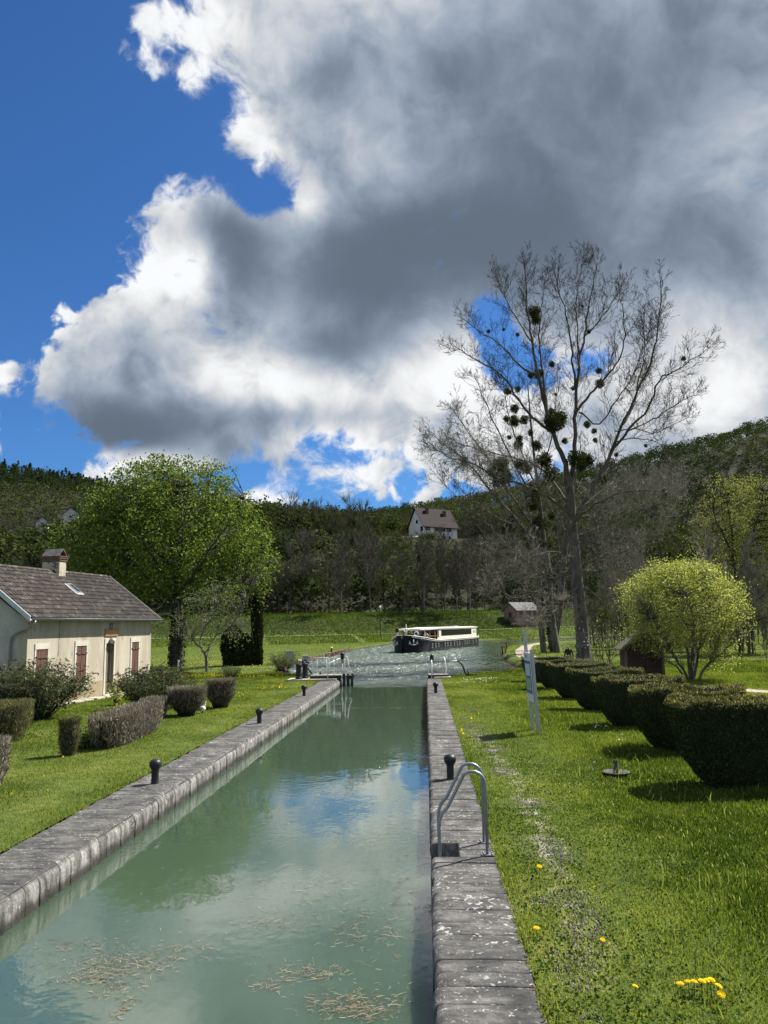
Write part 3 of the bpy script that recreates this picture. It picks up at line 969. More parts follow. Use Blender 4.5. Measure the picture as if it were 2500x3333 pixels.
for (dx, dz, w_, h_) in [(-0.075, 0.075, 0.028, 0.12), (0, 0.125, 0.15, 0.03), (0, 0.02, 0.14, 0.028), (0.072, -0.05, 0.028, 0.13), (0, -0.125, 0.15, 0.03)]:
    nm.box((sn + dx, -0.036, zn + dz), (w_, 0.012, h_))
nm.build('numeral', mat('pale_numeral', (0.36, 0.34, 0.28), None, 0.8), house)
sl, zl = fac(357, 2084)
lamp_o = MB().lathe([(0.05, 0.10), (0.06, 0.09), (0.135, 0.05), (0.15, -0.03), (0.13, -0.12), (0.07, -0.17), (0.01, -0.18)][::-1], (sl, -0.16, zl), 14).tube([(sl, 0, zl + 0.1), (sl, -0.16, zl + 0.12)], 0.02, 6).build('door_lamp', mat('grey_lamp_shade', (0.42, 0.42, 0.40), (0.3, 0.3, 0.29), 0.4, 4), house)

# roof
OH, OHG = 0.32, 0.35                          # overhang at eaves and at the gables
slope = math.atan2(RISE, HW / 2)
SL = math.hypot(HW / 2 + OH, (HW / 2 + OH) * math.tan(slope))
ze = HZ - OH * math.tan(slope) + 0.08
rb = MB()
zr_ = ze + (HW / 2 + OH) * math.tan(slope)
for side in (0, 1):
    y0, y1 = (-OH, HW / 2) if side == 0 else (HW + OH, HW / 2)
    P_ = [(-OHG, y0, ze - 0.10), (HL + OHG, y0, ze - 0.10), (HL + OHG, y1, zr_ - 0.10), (-OHG, y1, zr_ - 0.10)]
    Q_ = [(p[0], p[1], p[2] + 0.09) for p in P_]
    rb.add(P_ + Q_, [(3, 2, 1, 0), (4, 5, 6, 7), (0, 1, 5, 4), (1, 2, 6, 5), (2, 3, 7, 6), (3, 0, 4, 7)])
roof = rb.build('roof', mat('roof_battens', (0.07, 0.055, 0.045), None, 0.9), house)
TW, TE = 0.235, 0.335                         # tile cover width and exposure
ncol = int((HL + 2 * OHG) / TW)
TW = (HL + 2 * OHG) / ncol
nrow = int(SL / TE)
TE = SL / nrow


def tile_mesh(v_):
    r_ = random.Random(v_)
    L_ = TE * 1.12
    xs_ = [0, 0.16, 0.34, 0.72, 0.84, 0.95]
    zs_ = [0.034, 0.040, 0.012, 0.010, 0.034, 0.038]
    V, F = [], []
    for yy, up in ((0, 0.046), (L_, 0.0)):
        for x_, z_ in zip(xs_, zs_):
            V.append((x_ * TW * 1.04, yy, z_ * 1.25 + up + r_.uniform(-.003, .003)))
    for x_, z_ in zip(xs_, zs_):
        V.append((x_ * TW * 1.04, 0.004, z_ * 1.25 + 0.004))
    for k_ in range(5):
        F.append((k_, k_ + 1, k_ + 7, k_ + 6))
        F.append((k_ + 1, k_, 12 + k_, 13 + k_))
    return MB().add(V, F).mesh('tile', M_TILE)


tiles_me = [tile_mesh(v_) for v_ in range(5)]
ca, sa_ = math.cos(slope), math.sin(slope)
stuffV, stuffF, cnt = [], [], 0
order = sorted(((r_, c_) for r_ in range(nrow) for c_ in range(ncol)), key=lambda q_: q_[1] * TW * 0.25 + (nrow - q_[0]) * 0.0 - (0 if q_[1] > 0 else 0))
# the 300 that show largest are the nearest columns in view
vis = [q_ for q_ in order if q_[1] * TW > 0.2]
big = set(vis[:298])
for (r_, c_) in order:
    me = tiles_me[rnd.randrange(5)]
    loc = (-OHG + c_ * TW, -OH + (r_ * TE) * ca - 0.03, ze + (r_ * TE) * sa_ + 0.0)
    rot = (slope + rnd.uniform(-.012, .012), rnd.uniform(-.015, .015), rnd.uniform(-.014, .014))
    if (r_, c_) in big:
        inst('tile', me, roof, loc, rot)
    else:
        M_ = Matrix.Translation(loc) @ Matrix.Rotation(rot[2], 4, 'Z') @ Matrix.Rotation(rot[0], 4, 'X') @ Matrix.Rotation(rot[1], 4, 'Y')
        k_ = len(stuffV)
        stuffV += [M_ @ v.co for v in me.vertices]
        stuffF += [tuple(i + k_ for i in p.vertices) for p in me.polygons]
tag(MB().add(stuffV, stuffF).build('tiles', M_TILE, roof), kind='stuff')
# ridge caps
nr = int((HL + 2 * OHG) / 0.36)
rc = MB()
V, F = [], []
for yy, sc in ((0, 1.0), (0.40, 0.86)):
    for k_ in range(7):
        a = math.pi * k_ / 6
        V.append((yy, 0.135 * sc * math.cos(a), 0.11 * sc * math.sin(a)))
for k_ in range(6):
    F.append((k_, k_ + 1, k_ + 8, k_ + 7))
rc_me = rc.add(V, F).mesh('ridge_tile', M_TILE)
for k_ in range(nr):
    inst('ridge_tile', rc_me, roof, (-OHG + 0.36 * k_, HW / 2, zr_ + 0.025), (0, -0.03, rnd.uniform(-.02, .02)))
# skylight, verge boards, gutter and downpipe
def on_roof(u, v):
    d = Vector(ray(u, v))
    n_w = HNRM * math.sin(slope) + Vector((0, 0, math.cos(slope)))
    p0 = HORG + HNRM * OH + Vector((0, 0, ze + 0.04))
    o = Vector((0, 0, CZ))
    p = o + d * ((p0 - o).dot(n_w) / d.dot(n_w)) - HORG
    return p.dot(HDIR), -p.dot(HNRM), p.z


k0, k1 = on_roof(203, 1902), on_roof(244, 1928)
skx, sky0 = k0[0] + 0.25, k0[1]
Msl = Matrix.Translation((skx + 0.12, sky0 - 0.40, k0[2] - 0.27)) @ Matrix.Rotation(slope, 4, 'X')
sk = MB().box((0, 0, 0.07), (0.42, 0.80, 0.08), M=Msl).build('skylight', M_ZINC, roof)
MB().box((0, 0, 0.113), (0.32, 0.66, 0.012), M=Msl).build('pane', M_DARKGLASS, sk)
MB().box((-0.26, 0, 0.06), (0.06, 0.9, 0.02), M=Msl).box((0, -0.45, 0.06), (0.56, 0.06, 0.02), M=Msl).build('flashing', M_WHITEPAINT, sk)
for xg, mm in ((-OHG - 0.02, M_VERGE), (HL + OHG + 0.02, M_ZINC)):
    vb = MB()
    for (ya, yb) in ((-OH - 0.05, HW / 2), (HW + OH + 0.05, HW / 2)):
        za_, zb_ = ze - 0.16, zr_ - 0.12
        vb.add([(xg - .02, ya, za_), (xg - .02, yb, zb_), (xg - .02, yb, zb_ + 0.25), (xg - .02, ya, za_ + 0.25), (xg + .02, ya, za_), (xg + .02, yb, zb_), (xg + .02, yb, zb_ + 0.25), (xg + .02, ya, za_ + 0.25)],
               [(0, 1, 2, 3), (7, 6, 5, 4), (3, 2, 6, 7), (0, 4, 5, 1), (0, 3, 7, 4)])
    vb.build('verge_board', mm, house)
gt = MB()
V, F = [], []
for i, xg in enumerate((-OHG - 0.05, HL + OHG)):
    for k_ in range(7):
        a = math.pi + math.pi * k_ / 6
        V.append((xg, -OH - 0.09 + 0.075 * math.cos(a), ze - 0.02 + 0.07 * math.sin(a)))
for k_ in range(6):
    F.append((k_, k_ + 1, k_ + 8, k_ + 7))
gut = gt.add(V, F, 0, True).build('gutter', M_ZINC, house)
MB().tube([(-OHG - 0.05, -OH - 0.165, ze + 0.0), (HL + OHG, -OH - 0.165, ze)], 0.016, 6).build('gutter_bead', M_ZINC, gut)
MB().tube([(-0.12, -OH - 0.09, ze - 0.09), (-0.13, -OH - 0.08, ze - 0.22), (-0.13, -0.1, ze - 0.42), (-0.13, 0.5, ze - 0.62), (-0.10, 0.72, ze - 0.80), (-0.10, 0.75, ze - 1.1), (-0.10, 0.75, -0.2)], 0.055, 10).build('downpipe', M_ZINC, house)
# chimney on the ridge
d_ = Vector(ray(183, 1885))
k_ = (HORG - HNRM * (HW / 2) - Vector((0, 0, CZ))).dot(HNRM) / d_.dot(HNRM)
pc = Vector((0, 0, CZ)) + d_ * k_ - HORG
cx_ = pc.dot(HDIR)
ch = MB().box((cx_, HW / 2 + 0.15, zr_ + 0.02), (0.55, 1.0, 1.04)).build('chimney', M_CHIM, house)
zc = zr_ + 0.57
MB().box((cx_, HW / 2 + 0.15, zc + 0.055), (0.63, 1.08, 0.10)).box((cx_, HW / 2 + 0.15, zc + 0.16), (0.70, 1.15, 0.09)).box((cx_, HW / 2 + 0.15, zc + 0.235), (0.75, 1.2, 0.05)).build('chimney_crown', M_BRICKDARK, ch)
zt = zc + 0.265
for sgn in (-1, 1):
    c0 = (cx_ + sgn * 0.175, HW / 2 + 0.15, zt + 0.18)
    Mx = Matrix.Translation(c0) @ Matrix.Rotation(sgn * math.radians(48), 4, 'Y')
    MB().box((0, 0, 0), (0.52, 1.0, 0.035), M=Mx).build('cowl_slab', M_SLATE, ch)
bk = MB()
for k_ in range(4):
    MB().box((cx_ - 0.295 + 0.014, HW / 2 + 0.15 - 0.30 + (k_ % 2) * 0.1, zr_ + 0.22 + 0.085 * k_), (0.012, 0.22, 0.065)).build('brick', M_BRICKDARK, ch)
# flagstones before the facade
SLAB = ['pale slab at the near corner of the house front', 'pale slab just before the nearest boarded window', 'pale slab between the two nearest shuttered windows', 'pale slab under the tall pair of shutters', 'pale slab two places short of the door step',
        'pale slab next to the door step on its near side', 'pale slab lying right at the door step', 'pale slab just past the door step', 'pale slab below the farthest shutters of the house']
for k_ in range(9):
    o = MB().box((0, 0, 0), (0.75 + rnd.uniform(-.1, .15), 0.45 + rnd.uniform(-.05, .08), 0.07)).build('paving_slab', M_PALESTONE)
    p = HORG + HDIR * (0.9 + k_ * 0.86) + HNRM * (0.62 + rnd.uniform(-.06, .06))
    o.location = (p.x, p.y, 0.045)
    o.rotation_euler = (rnd.uniform(-.02, .02), rnd.uniform(-.02, .02), HA + rnd.uniform(-.06, .06))
    tag(o, SLAB[k_], 'paving slab', 'slabs along the house front')
# ------------------------------------------------------------------ vegetation helpers
def quads_from(C, A, B):
    """one leaf quad per row: centre C, half axes A and B; the tip is pinched"""
    n = len(C)
    V = np.empty((n, 4, 3), np.float32)
    V[:, 0] = C - A
    V[:, 1] = C - B * 0.9 + A * 0.1
    V[:, 2] = C + A
    V[:, 3] = C + B * 0.9 + A * 0.1
    F = np.arange(n * 4).reshape(n, 4)
    return V.reshape(-1, 3), F


def rand_dirs(n):
    v = rng.normal(size=(n, 3))
    return v / np.linalg.norm(v, axis=1, keepdims=True)


def leaves(C, size, spread=None, up=0.0, ratio=0.6):
    n = len(C)
    A = rand_dirs(n)
    A[:, 2] = A[:, 2] * (1 - up)
    A /= np.linalg.norm(A, axis=1, keepdims=True)
    R = rand_dirs(n)
    if up:
        R[:, 2] *= (1 - up)
    B = np.cross(A, R)
    B /= np.linalg.norm(B, axis=1, keepdims=True) + 1e-9
    s = size * rng.uniform(0.6, 1.25, (n, 1))
    return quads_from(C, A * s * 0.5, B * s * 0.5 * ratio)


class Wood:
    """branches gathered as thin tubes"""

    def __init__(self):
        self.V, self.F4, self.n, self.k = [], [], 0, 0
        self.tips = []

    def tube(self, P, R, n):
        P = np.asarray(P, float)
        m_ = len(P)
        T_ = np.gradient(P, axis=0)
        T_ /= np.linalg.norm(T_, axis=1, keepdims=True) + 1e-9
        ref = np.array([0.31, 0.77, 0.55]) if abs(T_[0] @ np.array([0.31, 0.77, 0.55])) < 0.9 else np.array([1.0, 0, 0])
        a = ref - T_ * (T_ @ ref)[:, None]
        a /= np.linalg.norm(a, axis=1, keepdims=True) + 1e-9
        b_ = np.cross(T_, a)
        th = np.arange(n) * 2 * math.pi / n
        R = np.asarray(R, float)[:, None, None]
        V = P[:, None, :] + R * (a[:, None, :] * np.cos(th)[None, :, None] + b_[:, None, :] * np.sin(th)[None, :, None])
        i = np.arange(m_ - 1)[:, None]
        kk = np.arange(n)[None, :]
        k2 = (kk + 1) % n
        F = np.stack(np.broadcast_arrays(i * n + kk, i * n + k2, (i + 1) * n + k2, (i + 1) * n + kk), -1).reshape(-1, 4) + self.n
        self.V.append(V.reshape(-1, 3))
        self.F4.append(F)
        self.n += m_ * n

    def limb(self, pts, r0, r1, n=8, sub=4, wob=0.0):
        """smooth limb through given points; returns dense points and radii"""
        P = np.array([tuple(p) for p in pts], float)
        out = []
        for i in range(len(P) - 1):
            p0, p1, p2, p3 = P[max(i - 1, 0)], P[i], P[i + 1], P[min(i + 2, len(P) - 1)]
            for j in range(sub):
                t_ = j / sub
                out.append(0.5 * ((2 * p1) + (p2 - p0) * t_ + (2 * p0 - 5 * p1 + 4 * p2 - p3) * t_ * t_ + (3 * p1 - p0 - 3 * p2 + p3) * t_ ** 3))
        out.append(P[-1])
        out = np.array(out)
        if wob:
            out[1:-1] += rng.normal(0, wob, (len(out) - 2, 3))
        R = r0 + (r1 - r0) * np.linspace(0, 1, len(out)) ** 0.8
        self.tube(out, R, n)
        return out, R

    def grow(self, p, d, L, r, lvl, spread=(35, 60), up=0.12, crook=0.14, kids=(5, 4, 3), rmin=0.011, ratio=(0.35, 0.6), seg=5, tipup=0.0):
        P = [np.array(p, float)]
        d = np.array(d, float)
        d /= np.linalg.norm(d)
        for i in range(seg):
            d = d + rng.normal(0, crook, 3) + np.array([0, 0, up + tipup * i / seg])
            d /= np.linalg.norm(d)
            P.append(P[-1] + d * L / seg)
        P = np.array(P)
        R = np.linspace(r, max(r * 0.35, rmin * 0.6), seg + 1)
        self.tube(P, R, 5 if r > 0.05 else (4 if r > 0.025 else 3))
        self.tips.append(P[-1])
        if lvl <= 0:
            return
        nk = kids[-lvl] if lvl <= len(kids) else kids[0]
        nk = max(1, int(round(nk * rng.uniform(0.75, 1.25))))
        for k_ in range(nk):
            f = rng.uniform(0.22, 0.97)
            x = f * seg
            i = min(int(x), seg - 1)
            q_ = P[i] + (P[i + 1] - P[i]) * (x - i)
            t_ = P[i + 1] - P[i]
            t_ /= np.linalg.norm(t_)
            o_ = np.cross(t_, rand_dirs(1)[0])
            o_ /= np.linalg.norm(o_) + 1e-9
            an = math.radians(rng.uniform(*spread))
            dd = t_ * math.cos(an) + o_ * math.sin(an)
            self.grow(q_, dd, L * rng.uniform(*ratio) * (1.15 - 0.5 * f), max(r * (1 - 0.6 * f) * 0.55, rmin), lvl - 1, spread, up, crook, kids, rmin, ratio, max(3, seg - 1), tipup)

    def obj(self, name, m, parent, off=(0, 0, 0)):
        if not self.V:
            return None
        V = np.concatenate(self.V) - np.array(off)
        return npobj(name, V, [np.concatenate(self.F4)], [m], parent, smooth=True)


def W_(u, v, Y):
    return np.array(W(u, v, Y))


M_MISTLE = leafmat('mistletoe_leaf', [(0.0, (0.018, 0.025, 0.008)), (0.5, (0.035, 0.044, 0.013)), (1.0, (0.075, 0.08, 0.025))], 0.2)
M_IVY = leafmat('ivy_leaf', [(0.0, (0.012, 0.022, 0.008)), (0.6, (0.025, 0.042, 0.013)), (1.0, (0.05, 0.07, 0.02))], 0.15, 0.06)
M_MAPLE = leafmat('young_maple_leaf', [(0.0, (0.055, 0.085, 0.018)), (0.5, (0.100, 0.148, 0.034)), (0.85, (0.158, 0.200, 0.052)), (1.0, (0.27, 0.29, 0.095))], 0.46, 0.04, tcol=(1.2, 1.25, 0.75))
M_LIME = leafmat('fresh_yellow_green_leaf', [(0.0, (0.16, 0.19, 0.045)), (0.5, (0.30, 0.32, 0.09)), (0.85, (0.42, 0.43, 0.16)), (1.0, (0.58, 0.58, 0.42))], 0.45, 0.03)
M_WILLOW = leafmat('pale_willow_leaf', [(0.0, (0.10, 0.115, 0.04)), (0.5, (0.20, 0.215, 0.08)), (1.0, (0.30, 0.31, 0.13))], 0.40, 0.03)
M_THUJA = leafmat('thuja_spray', [(0.0, (0.014, 0.025, 0.010)), (0.6, (0.030, 0.046, 0.017)), (1.0, (0.085, 0.085, 0.032))], 0.12, 0.02)
M_OLIVE = leafmat('grey_green_leaf', [(0.0, (0.055, 0.075, 0.035)), (0.6, (0.12, 0.15, 0.07)), (1.0, (0.2, 0.22, 0.12))], 0.35, 0.04)
M_BUDD = leafmat('dusky_green_leaf', [(0.0, (0.032, 0.044, 0.026)), (0.5, (0.072, 0.092, 0.052)), (0.85, (0.13, 0.15, 0.088)), (1.0, (0.16, 0.10, 0.07))], 0.3, 0.04)
M_SEED = leafmat('dry_brown_seedhead', [(0.0, (0.03, 0.018, 0.012)), (1.0, (0.10, 0.055, 0.035))], 0.1, 0.0)
M_BLOSSOM = leafmat('white_blossom', [(0.0, (0.6, 0.6, 0.56)), (1.0, (0.8, 0.8, 0.77))], 0.3, 0.0)


def mistle_mesh(n, seed):
    C = rand_dirs(n) * (rng.uniform(0.02, 1.0, (n, 1)) ** 0.5)
    C *= 1 + 0.18 * np.sin(C[:, :1] * 5 + seed) * np.cos(C[:, 1:2] * 4)
    n_ = len(C)
    A = C / (np.linalg.norm(C, axis=1, keepdims=True) + 1e-6) + rng.normal(0, 0.55, (n_, 3))
    A /= np.linalg.norm(A, axis=1, keepdims=True)
    B = np.cross(A, rand_dirs(n_))
    B /= np.linalg.norm(B, axis=1, keepdims=True) + 1e-9
    V, F = quads_from(C, A * 0.17, B * 0.055)
    return npmesh('mistletoe', V, [F], [M_MISTLE])


MIST = [mistle_mesh(1100, 1), mistle_mesh(1100, 4)]

# ------------------------------------------------------------------ the tall poplar with mistletoe
Y0 = 68.0
pop = thing('poplar_tree', 'tall bare poplar full of mistletoe balls, thick grey trunk with a pale painted band', 'tree', (13.55, Y0, 0), 0, 'bare poplars along the towpath')
off = (13.55, Y0, 0)
wd = Wood()
zz = lambda u, v, dy=0: W_((1350 + u / 1.659) / S, (800 + v / 1.659) / S, Y0 + dy)      # measured on an enlargement
base = np.array([13.55, Y0, -0.3])
tr, tR = wd.limb([base, (13.52, Y0, 1.2), W_(1254, 1320, Y0), W_(1246, 1250, Y0), W_(1240, 1180, Y0), zz(850, 1490), zz(838, 1330), zz(828, 1250)], 0.62, 0.34, 14, 4)
LIMBS = [
    # (points on the enlargement with depth, root radius, tip radius)
    ([(828, 1250, 0), (805, 1150, -.5), (745, 1010, -1), (705, 860, -1.5), (668, 700, -2), (640, 540, -2), (612, 380, -2.5), (600, 220, -3), (592, 85, -3)], .27, .03),
    ([(740, 1000, -1), (640, 930, -2), (560, 830, -2.5), (475, 705, -3), (360, 630, -4), (280, 590, -5), (205, 525, -5)], .15, .02),
    ([(668, 700, -2), (580, 655, -1), (490, 560, 0), (400, 490, 1), (330, 450, 2), (262, 390, 3)], .12, .02),
    ([(640, 540, -2), (570, 420, -1), (510, 320, 0), (470, 220, 1), (430, 170, 1)], .09, .018),
    ([(720, 930, -1), (700, 760, 1), (680, 600, 2.5), (672, 450, 3), (690, 300, 3.5), (705, 170, 3.5)], .15, .02),
    ([(835, 1300, 0), (862, 1120, 1), (866, 930, 1.5), (874, 760, 2), (895, 600, 2.5), (925, 440, 3), (950, 280, 3), (985, 90, 3)], .25, .03),
    ([(866, 760, 2), (855, 620, 1), (835, 470, 0), (805, 330, -1), (770, 220, -1.5), (755, 110, -2)], .12, .02),
    ([(885, 640, 2), (880, 470, 3), (870, 320, 4), (890, 180, 4), (905, 60, 4)], .10, .02),
    ([(868, 900, 1.5), (950, 800, 0), (1030, 710, -1), (1100, 620, -2), (1130, 480, -3), (1120, 330, -3), (1090, 170, -3)], .13, .02),
    ([(910, 500, 2.5), (1000, 400, 2), (1070, 300, 2), (1110, 230, 2)], .08, .018),
    ([(838, 1480, 0), (915, 1380, 1), (1000, 1240, 2), (1060, 1120, 2), (1120, 970, 2), (1190, 820, 2), (1260, 670, 1), (1305, 510, 0), (1325, 340, 0), (1335, 165, 0)], .24, .03),
    ([(1060, 1120, 2), (1160, 990, 1), (1260, 880, 0), (1320, 730, -1), (1400, 680, -2), (1490, 620, -3), (1590, 545, -4)], .14, .02),
    ([(1150, 1000, 1), (1260, 950, 2), (1360, 890, 3), (1450, 830, 3), (1540, 800, 4)], .09, .018),
    ([(1120, 970, 2), (1180, 880, 4), (1200, 760, 5), (1240, 600, 6), (1235, 440, 6), (1240, 320, 6)], .09, .018),
    ([(890, 900, 1.5), (1000, 960, -1), (1090, 830, -2), (1180, 700, -3), (1230, 560, -4), (1280, 440, -5)], .09, .018),
    ([(1080, 1060, 2), (1180, 1040, 0), (1280, 1050, -1), (1350, 1090, -2)], .07, .018),
    ([(1080, 1000, 2), (1200, 990, 3), (1300, 1010, 4), (1400, 960, 5), (1470, 930, 6)], .07, .018),
    # lower drooping limbs
    ([(840, 1450, 0), (720, 1360, -2), (580, 1290, -4), (440, 1250, -5), (300, 1170, -6), (180, 1140, -6), (70, 1060, -7)], .14, .02),
    ([(835, 1400, 0), (700, 1220, 2), (560, 1150, 3), (420, 1120, 4), (280, 1080, 4), (170, 1030, 5)], .12, .02),
    ([(850, 1500, 0), (980, 1400, -3), (1130, 1330, -5), (1280, 1320, -6), (1420, 1340, -7)], .11, .02),
    ([(850, 1470, 0), (1000, 1330, 3), (1150, 1270, 4), (1300, 1290, 5), (1440, 1240, 6)], .09, .018),
]
LP = []
for pts, a, b_ in LIMBS:
    P_, R_ = wd.limb([zz(*p) for p in pts], a, b_, 7 if a > .1 else 5, 4, 0.05)
    LP.append((P_, R_))
# low boughs hanging towards the ground round the trunk
for (pts, a) in [([(1243, 1210), (1190, 1190), (1130, 1215), (1080, 1240), (1040, 1280)], .11), ([(1245, 1230), (1300, 1200), (1350, 1190), (1400, 1150), (1440, 1110)], .10), ([(1250, 1260), (1300, 1290), (1350, 1280), (1395, 1300)], .07),
                 ([(1246, 1225), (1200, 1250), (1160, 1235), (1110, 1190), (1050, 1170)], .09), ([(1252, 1275), (1215, 1300), (1180, 1310), (1150, 1340)], .05), ([(1240, 1160), (1320, 1130), (1390, 1090), (1450, 1060)], .08),
                 ([(1243, 1190), (1290, 1170), (1340, 1230), (1380, 1250)], .06)]:
    dy0 = rng.uniform(-5, 3)
    P_, R_ = wd.limb([W_(u, v, Y0 + dy0 * i / len(pts)) for i, (u, v) in enumerate(pts)], a, 0.02, 6, 4, 0.05)
    LP.append((P_, R_))


def sprout(wd, LP, per_m, Lr, up, lvl=1, fmin=0.12, kids=(4, 3), rmin=0.011, spread=(30, 55), crook=0.16, tipup=0.15, rroot=0.022):
    for P_, R_ in LP:
        seg_l = np.linalg.norm(np.diff(P_, axis=0), axis=1)
        tot = seg_l.sum()
        n_ = int(tot * per_m)
        for k_ in range(n_):
            f = rng.uniform(fmin, 1.0) ** 0.85
            x = f * (len(P_) - 1)
            i = min(int(x), len(P_) - 2)
            p = P_[i] + (P_[i + 1] - P_[i]) * (x - i)
            t_ = P_[i + 1] - P_[i]
            t_ /= np.linalg.norm(t_) + 1e-9
            o_ = np.cross(t_, rand_dirs(1)[0])
            o_ /= np.linalg.norm(o_) + 1e-9
            an = math.radians(rng.uniform(*spread))
            L_ = rng.uniform(*Lr) * (1.25 - 0.65 * f)
            wd.grow(p, t_ * math.cos(an) + o_ * math.sin(an), L_, max(min(rroot, R_[i] * 0.5), rmin), lvl, spread, up, crook, kids, rmin, (0.35, 0.6), 5, tipup)


sprout(wd, LP[:17], 2.9, (1.4, 3.6), 0.10, 2, 0.15, (5, 4), 0.0125)
wlow = Wood()
sprout(wlow, LP[17:], 6.5, (1.2, 3.4), 0.02, 2, 0.12, (5, 4), 0.0125, (35, 70), 0.22, 0.22)
wd.obj('branches', M_TWIG, pop, off)
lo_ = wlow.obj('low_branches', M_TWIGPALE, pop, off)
lo_['label'] = 'paler brushy twigs low round the trunk'
wt = Wood()
wt.limb([base, (13.52, Y0, 1.2), W_(1254, 1320, Y0), W_(1246, 1250, Y0), W_(1240, 1180, Y0)], 0.66, 0.47, 16, 4)
wt.limb([(13.55, Y0, -0.2), (13.54, Y0, 0.5)], 0.80, 0.645, 16, 3)
wt.obj('trunk', M_BARK, pop, off)
MB().lathe([(0.672, 1.02), (0.676, 1.1), (0.672, 1.2), (0.665, 1.3)], (-0.02, 0, 0), 20).build('painted_band', mat('pale_band', (0.17, 0.17, 0.185), (0.11, 0.11, 0.12), 0.9, 4), pop)
for (u, v, r_) in [(643, 360, .62), (655, 400, .5), (480, 452, .16), (398, 462, .18), (555, 480, .2), (742, 640, .3), (672, 690, .5), (625, 700, .3), (995, 676, .28), (1000, 745, .42), (855, 770, .22), (940, 465, .2), (905, 325, .14), (762, 803, .15), (510, 790, .28), (556, 775, .3),
                    (540, 880, .4), (495, 935, .3), (540, 955, .5), (590, 940, .42), (750, 960, .85), (790, 930, .6), (735, 900, .4), (930, 965, .33), (970, 1000, .28), (810, 1055, .3), (870, 1150, .75), (930, 1160, .65), (900, 1190, .5),
                    (268, 1160, .38), (470, 1200, .7), (490, 1250, .75), (440, 1180, .5), (560, 1180, .45), (700, 1160, .7), (735, 1230, .75), (660, 1080, .5), (625, 1010, .32), (565, 1040, .32), (510, 1035, .22), (1088, 1130, .2), (1248, 1080, .18), (1020, 1265, .4), (1250, 1230, .42), (1452, 610, .2), (975, 1050, .25), (640, 1400, .5), (740, 1460, .4), (1350, 1330, .3)]:
    p = zz(u, v, rng.uniform(-1.5, 1.5)) - np.array(off)
    inst('mistletoe', MIST[rnd.randrange(2)], pop, tuple(p), (rnd.random() * 6, rnd.random() * 6, rnd.random() * 6), (r_ * 1.05, r_ * 1.05, r_ * rnd.uniform(.8, 1.1)))

# ------------------------------------------------------------------ the poplars behind it
def back_poplar(x, y, px_trunk, lab, limbs, rb, per, ivy, leanx=0.0, band=True):
    t_ = thing('poplar_tree', lab, 'tree', (x, y, 0), 0, 'bare poplars along the towpath')
    w_ = Wood()
    top = W_(*px_trunk[-1], y)
    P0, R0 = w_.limb([(x, y, -0.3)] + [W_(u, v, y) for u, v in px_trunk], rb * 0.9, 0.05, 10, 4)
    L_ = [(P0[len(P0) // 3:], R0[len(P0) // 3:])]
    for pts, a in limbs:
        dy = rng.uniform(-4, 4)
        L_.append(w_.limb([W_(u, v, y + dy * i / len(pts)) for i, (u, v) in enumerate(pts)], a, 0.02, 6, 4, 0.06))
    sprout(w_, L_, per, (1.6, 4.2), 0.08, 2, 0.1, (5, 4), 0.015, (30, 60), 0.18, 0.18)
    w_.obj('branches', M_TWIG, t_, (x, y, 0))
    wt = Wood()
    k_ = [(x, y, -0.3)] + [tuple(W_(u, v, y)) for u, v in px_trunk[:3]]
    wt.limb(k_, rb, rb * 0.72, 14, 4)
    wt.obj('trunk', M_BARK, t_, (x, y, 0))
    return t_


tb = back_poplar(13.9, 84.5, [(1186, 1320), (1182, 1250), (1176, 1180), (1165, 1080), (1150, 950), (1140, 830)], 'bare poplar standing just beyond the banded one, its crown reaching over the barge', [
    ([(1178, 1200), (1120, 1130), (1060, 1060), (1010, 1000), (960, 960), (925, 935)], .16), ([(1176, 1170), (1110, 1080), (1060, 1000), (1010, 930), (975, 880)], .14), ([(1170, 1110), (1110, 1000), (1070, 920), (1040, 850), (1025, 810)], .13),
    ([(1165, 1070), (1120, 960), (1095, 880), (1085, 800)], .11), ([(1180, 1230), (1120, 1190), (1060, 1170), (1000, 1090), (945, 1030)], .13), ([(1160, 1040), (1190, 950), (1200, 870), (1205, 800)], .1), ([(1182, 1240), (1130, 1250), (1080, 1230), (1030, 1190)], .1),
    ([(1183, 1260), (1240, 1200), (1280, 1120), (1310, 1040)], .1), ([(1183, 1270), (1120, 1290), (1070, 1270), (1020, 1240)], .07), ([(1175, 1150), (1080, 1120), (1000, 1060), (960, 1010)], .08)], 0.62, 2.3, True)
ts = tb
tc = back_poplar(12.55, 84.0, [(1166, 1320), (1160, 1240), (1150, 1150), (1130, 1050)], 'slim grey poplar trunk leaning beside the thicker ivy-hung one', [([(1160, 1230), (1100, 1180), (1050, 1130), (1000, 1110)], .08), ([(1152, 1160), (1090, 1090), (1050, 1030), (1020, 960)], .08)], 0.34, 1.3, False)
td = back_poplar(15.2, 96.0, [(1208, 1320), (1215, 1230), (1225, 1150), (1240, 1050), (1255, 960)], 'farther bare poplar seen between the two nearer trunks', [([(1215, 1230), (1270, 1170), (1310, 1100), (1350, 1060)], .09), ([(1225, 1150), (1180, 1080), (1160, 1020)], .08), ([(1213, 1250), (1290, 1220), (1370, 1180)], .09)], 0.5, 1.3, False)
for (u, v, r_) in [(1110, 905, .5), (1095, 845, .4), (1120, 960, .6), (1085, 1000, .7), (1075, 1040, .9), (1060, 1020, .6), (1135, 1010, .8), (1150, 1060, .9), (1165, 1130, .8), (1140, 1180, .6), (1120, 1230, .5), (1190, 1240, .7), (1100, 1140, .5), (1180, 1180, .7)]:
    p = W_(u, v, 84.5 + rng.uniform(-2, 1)) - np.array((13.9, 84.5, 0))
    inst('mistletoe', MIST[rnd.randrange(2)], tb, tuple(p), (rnd.random() * 6, rnd.random() * 6, rnd.random() * 6), r_)
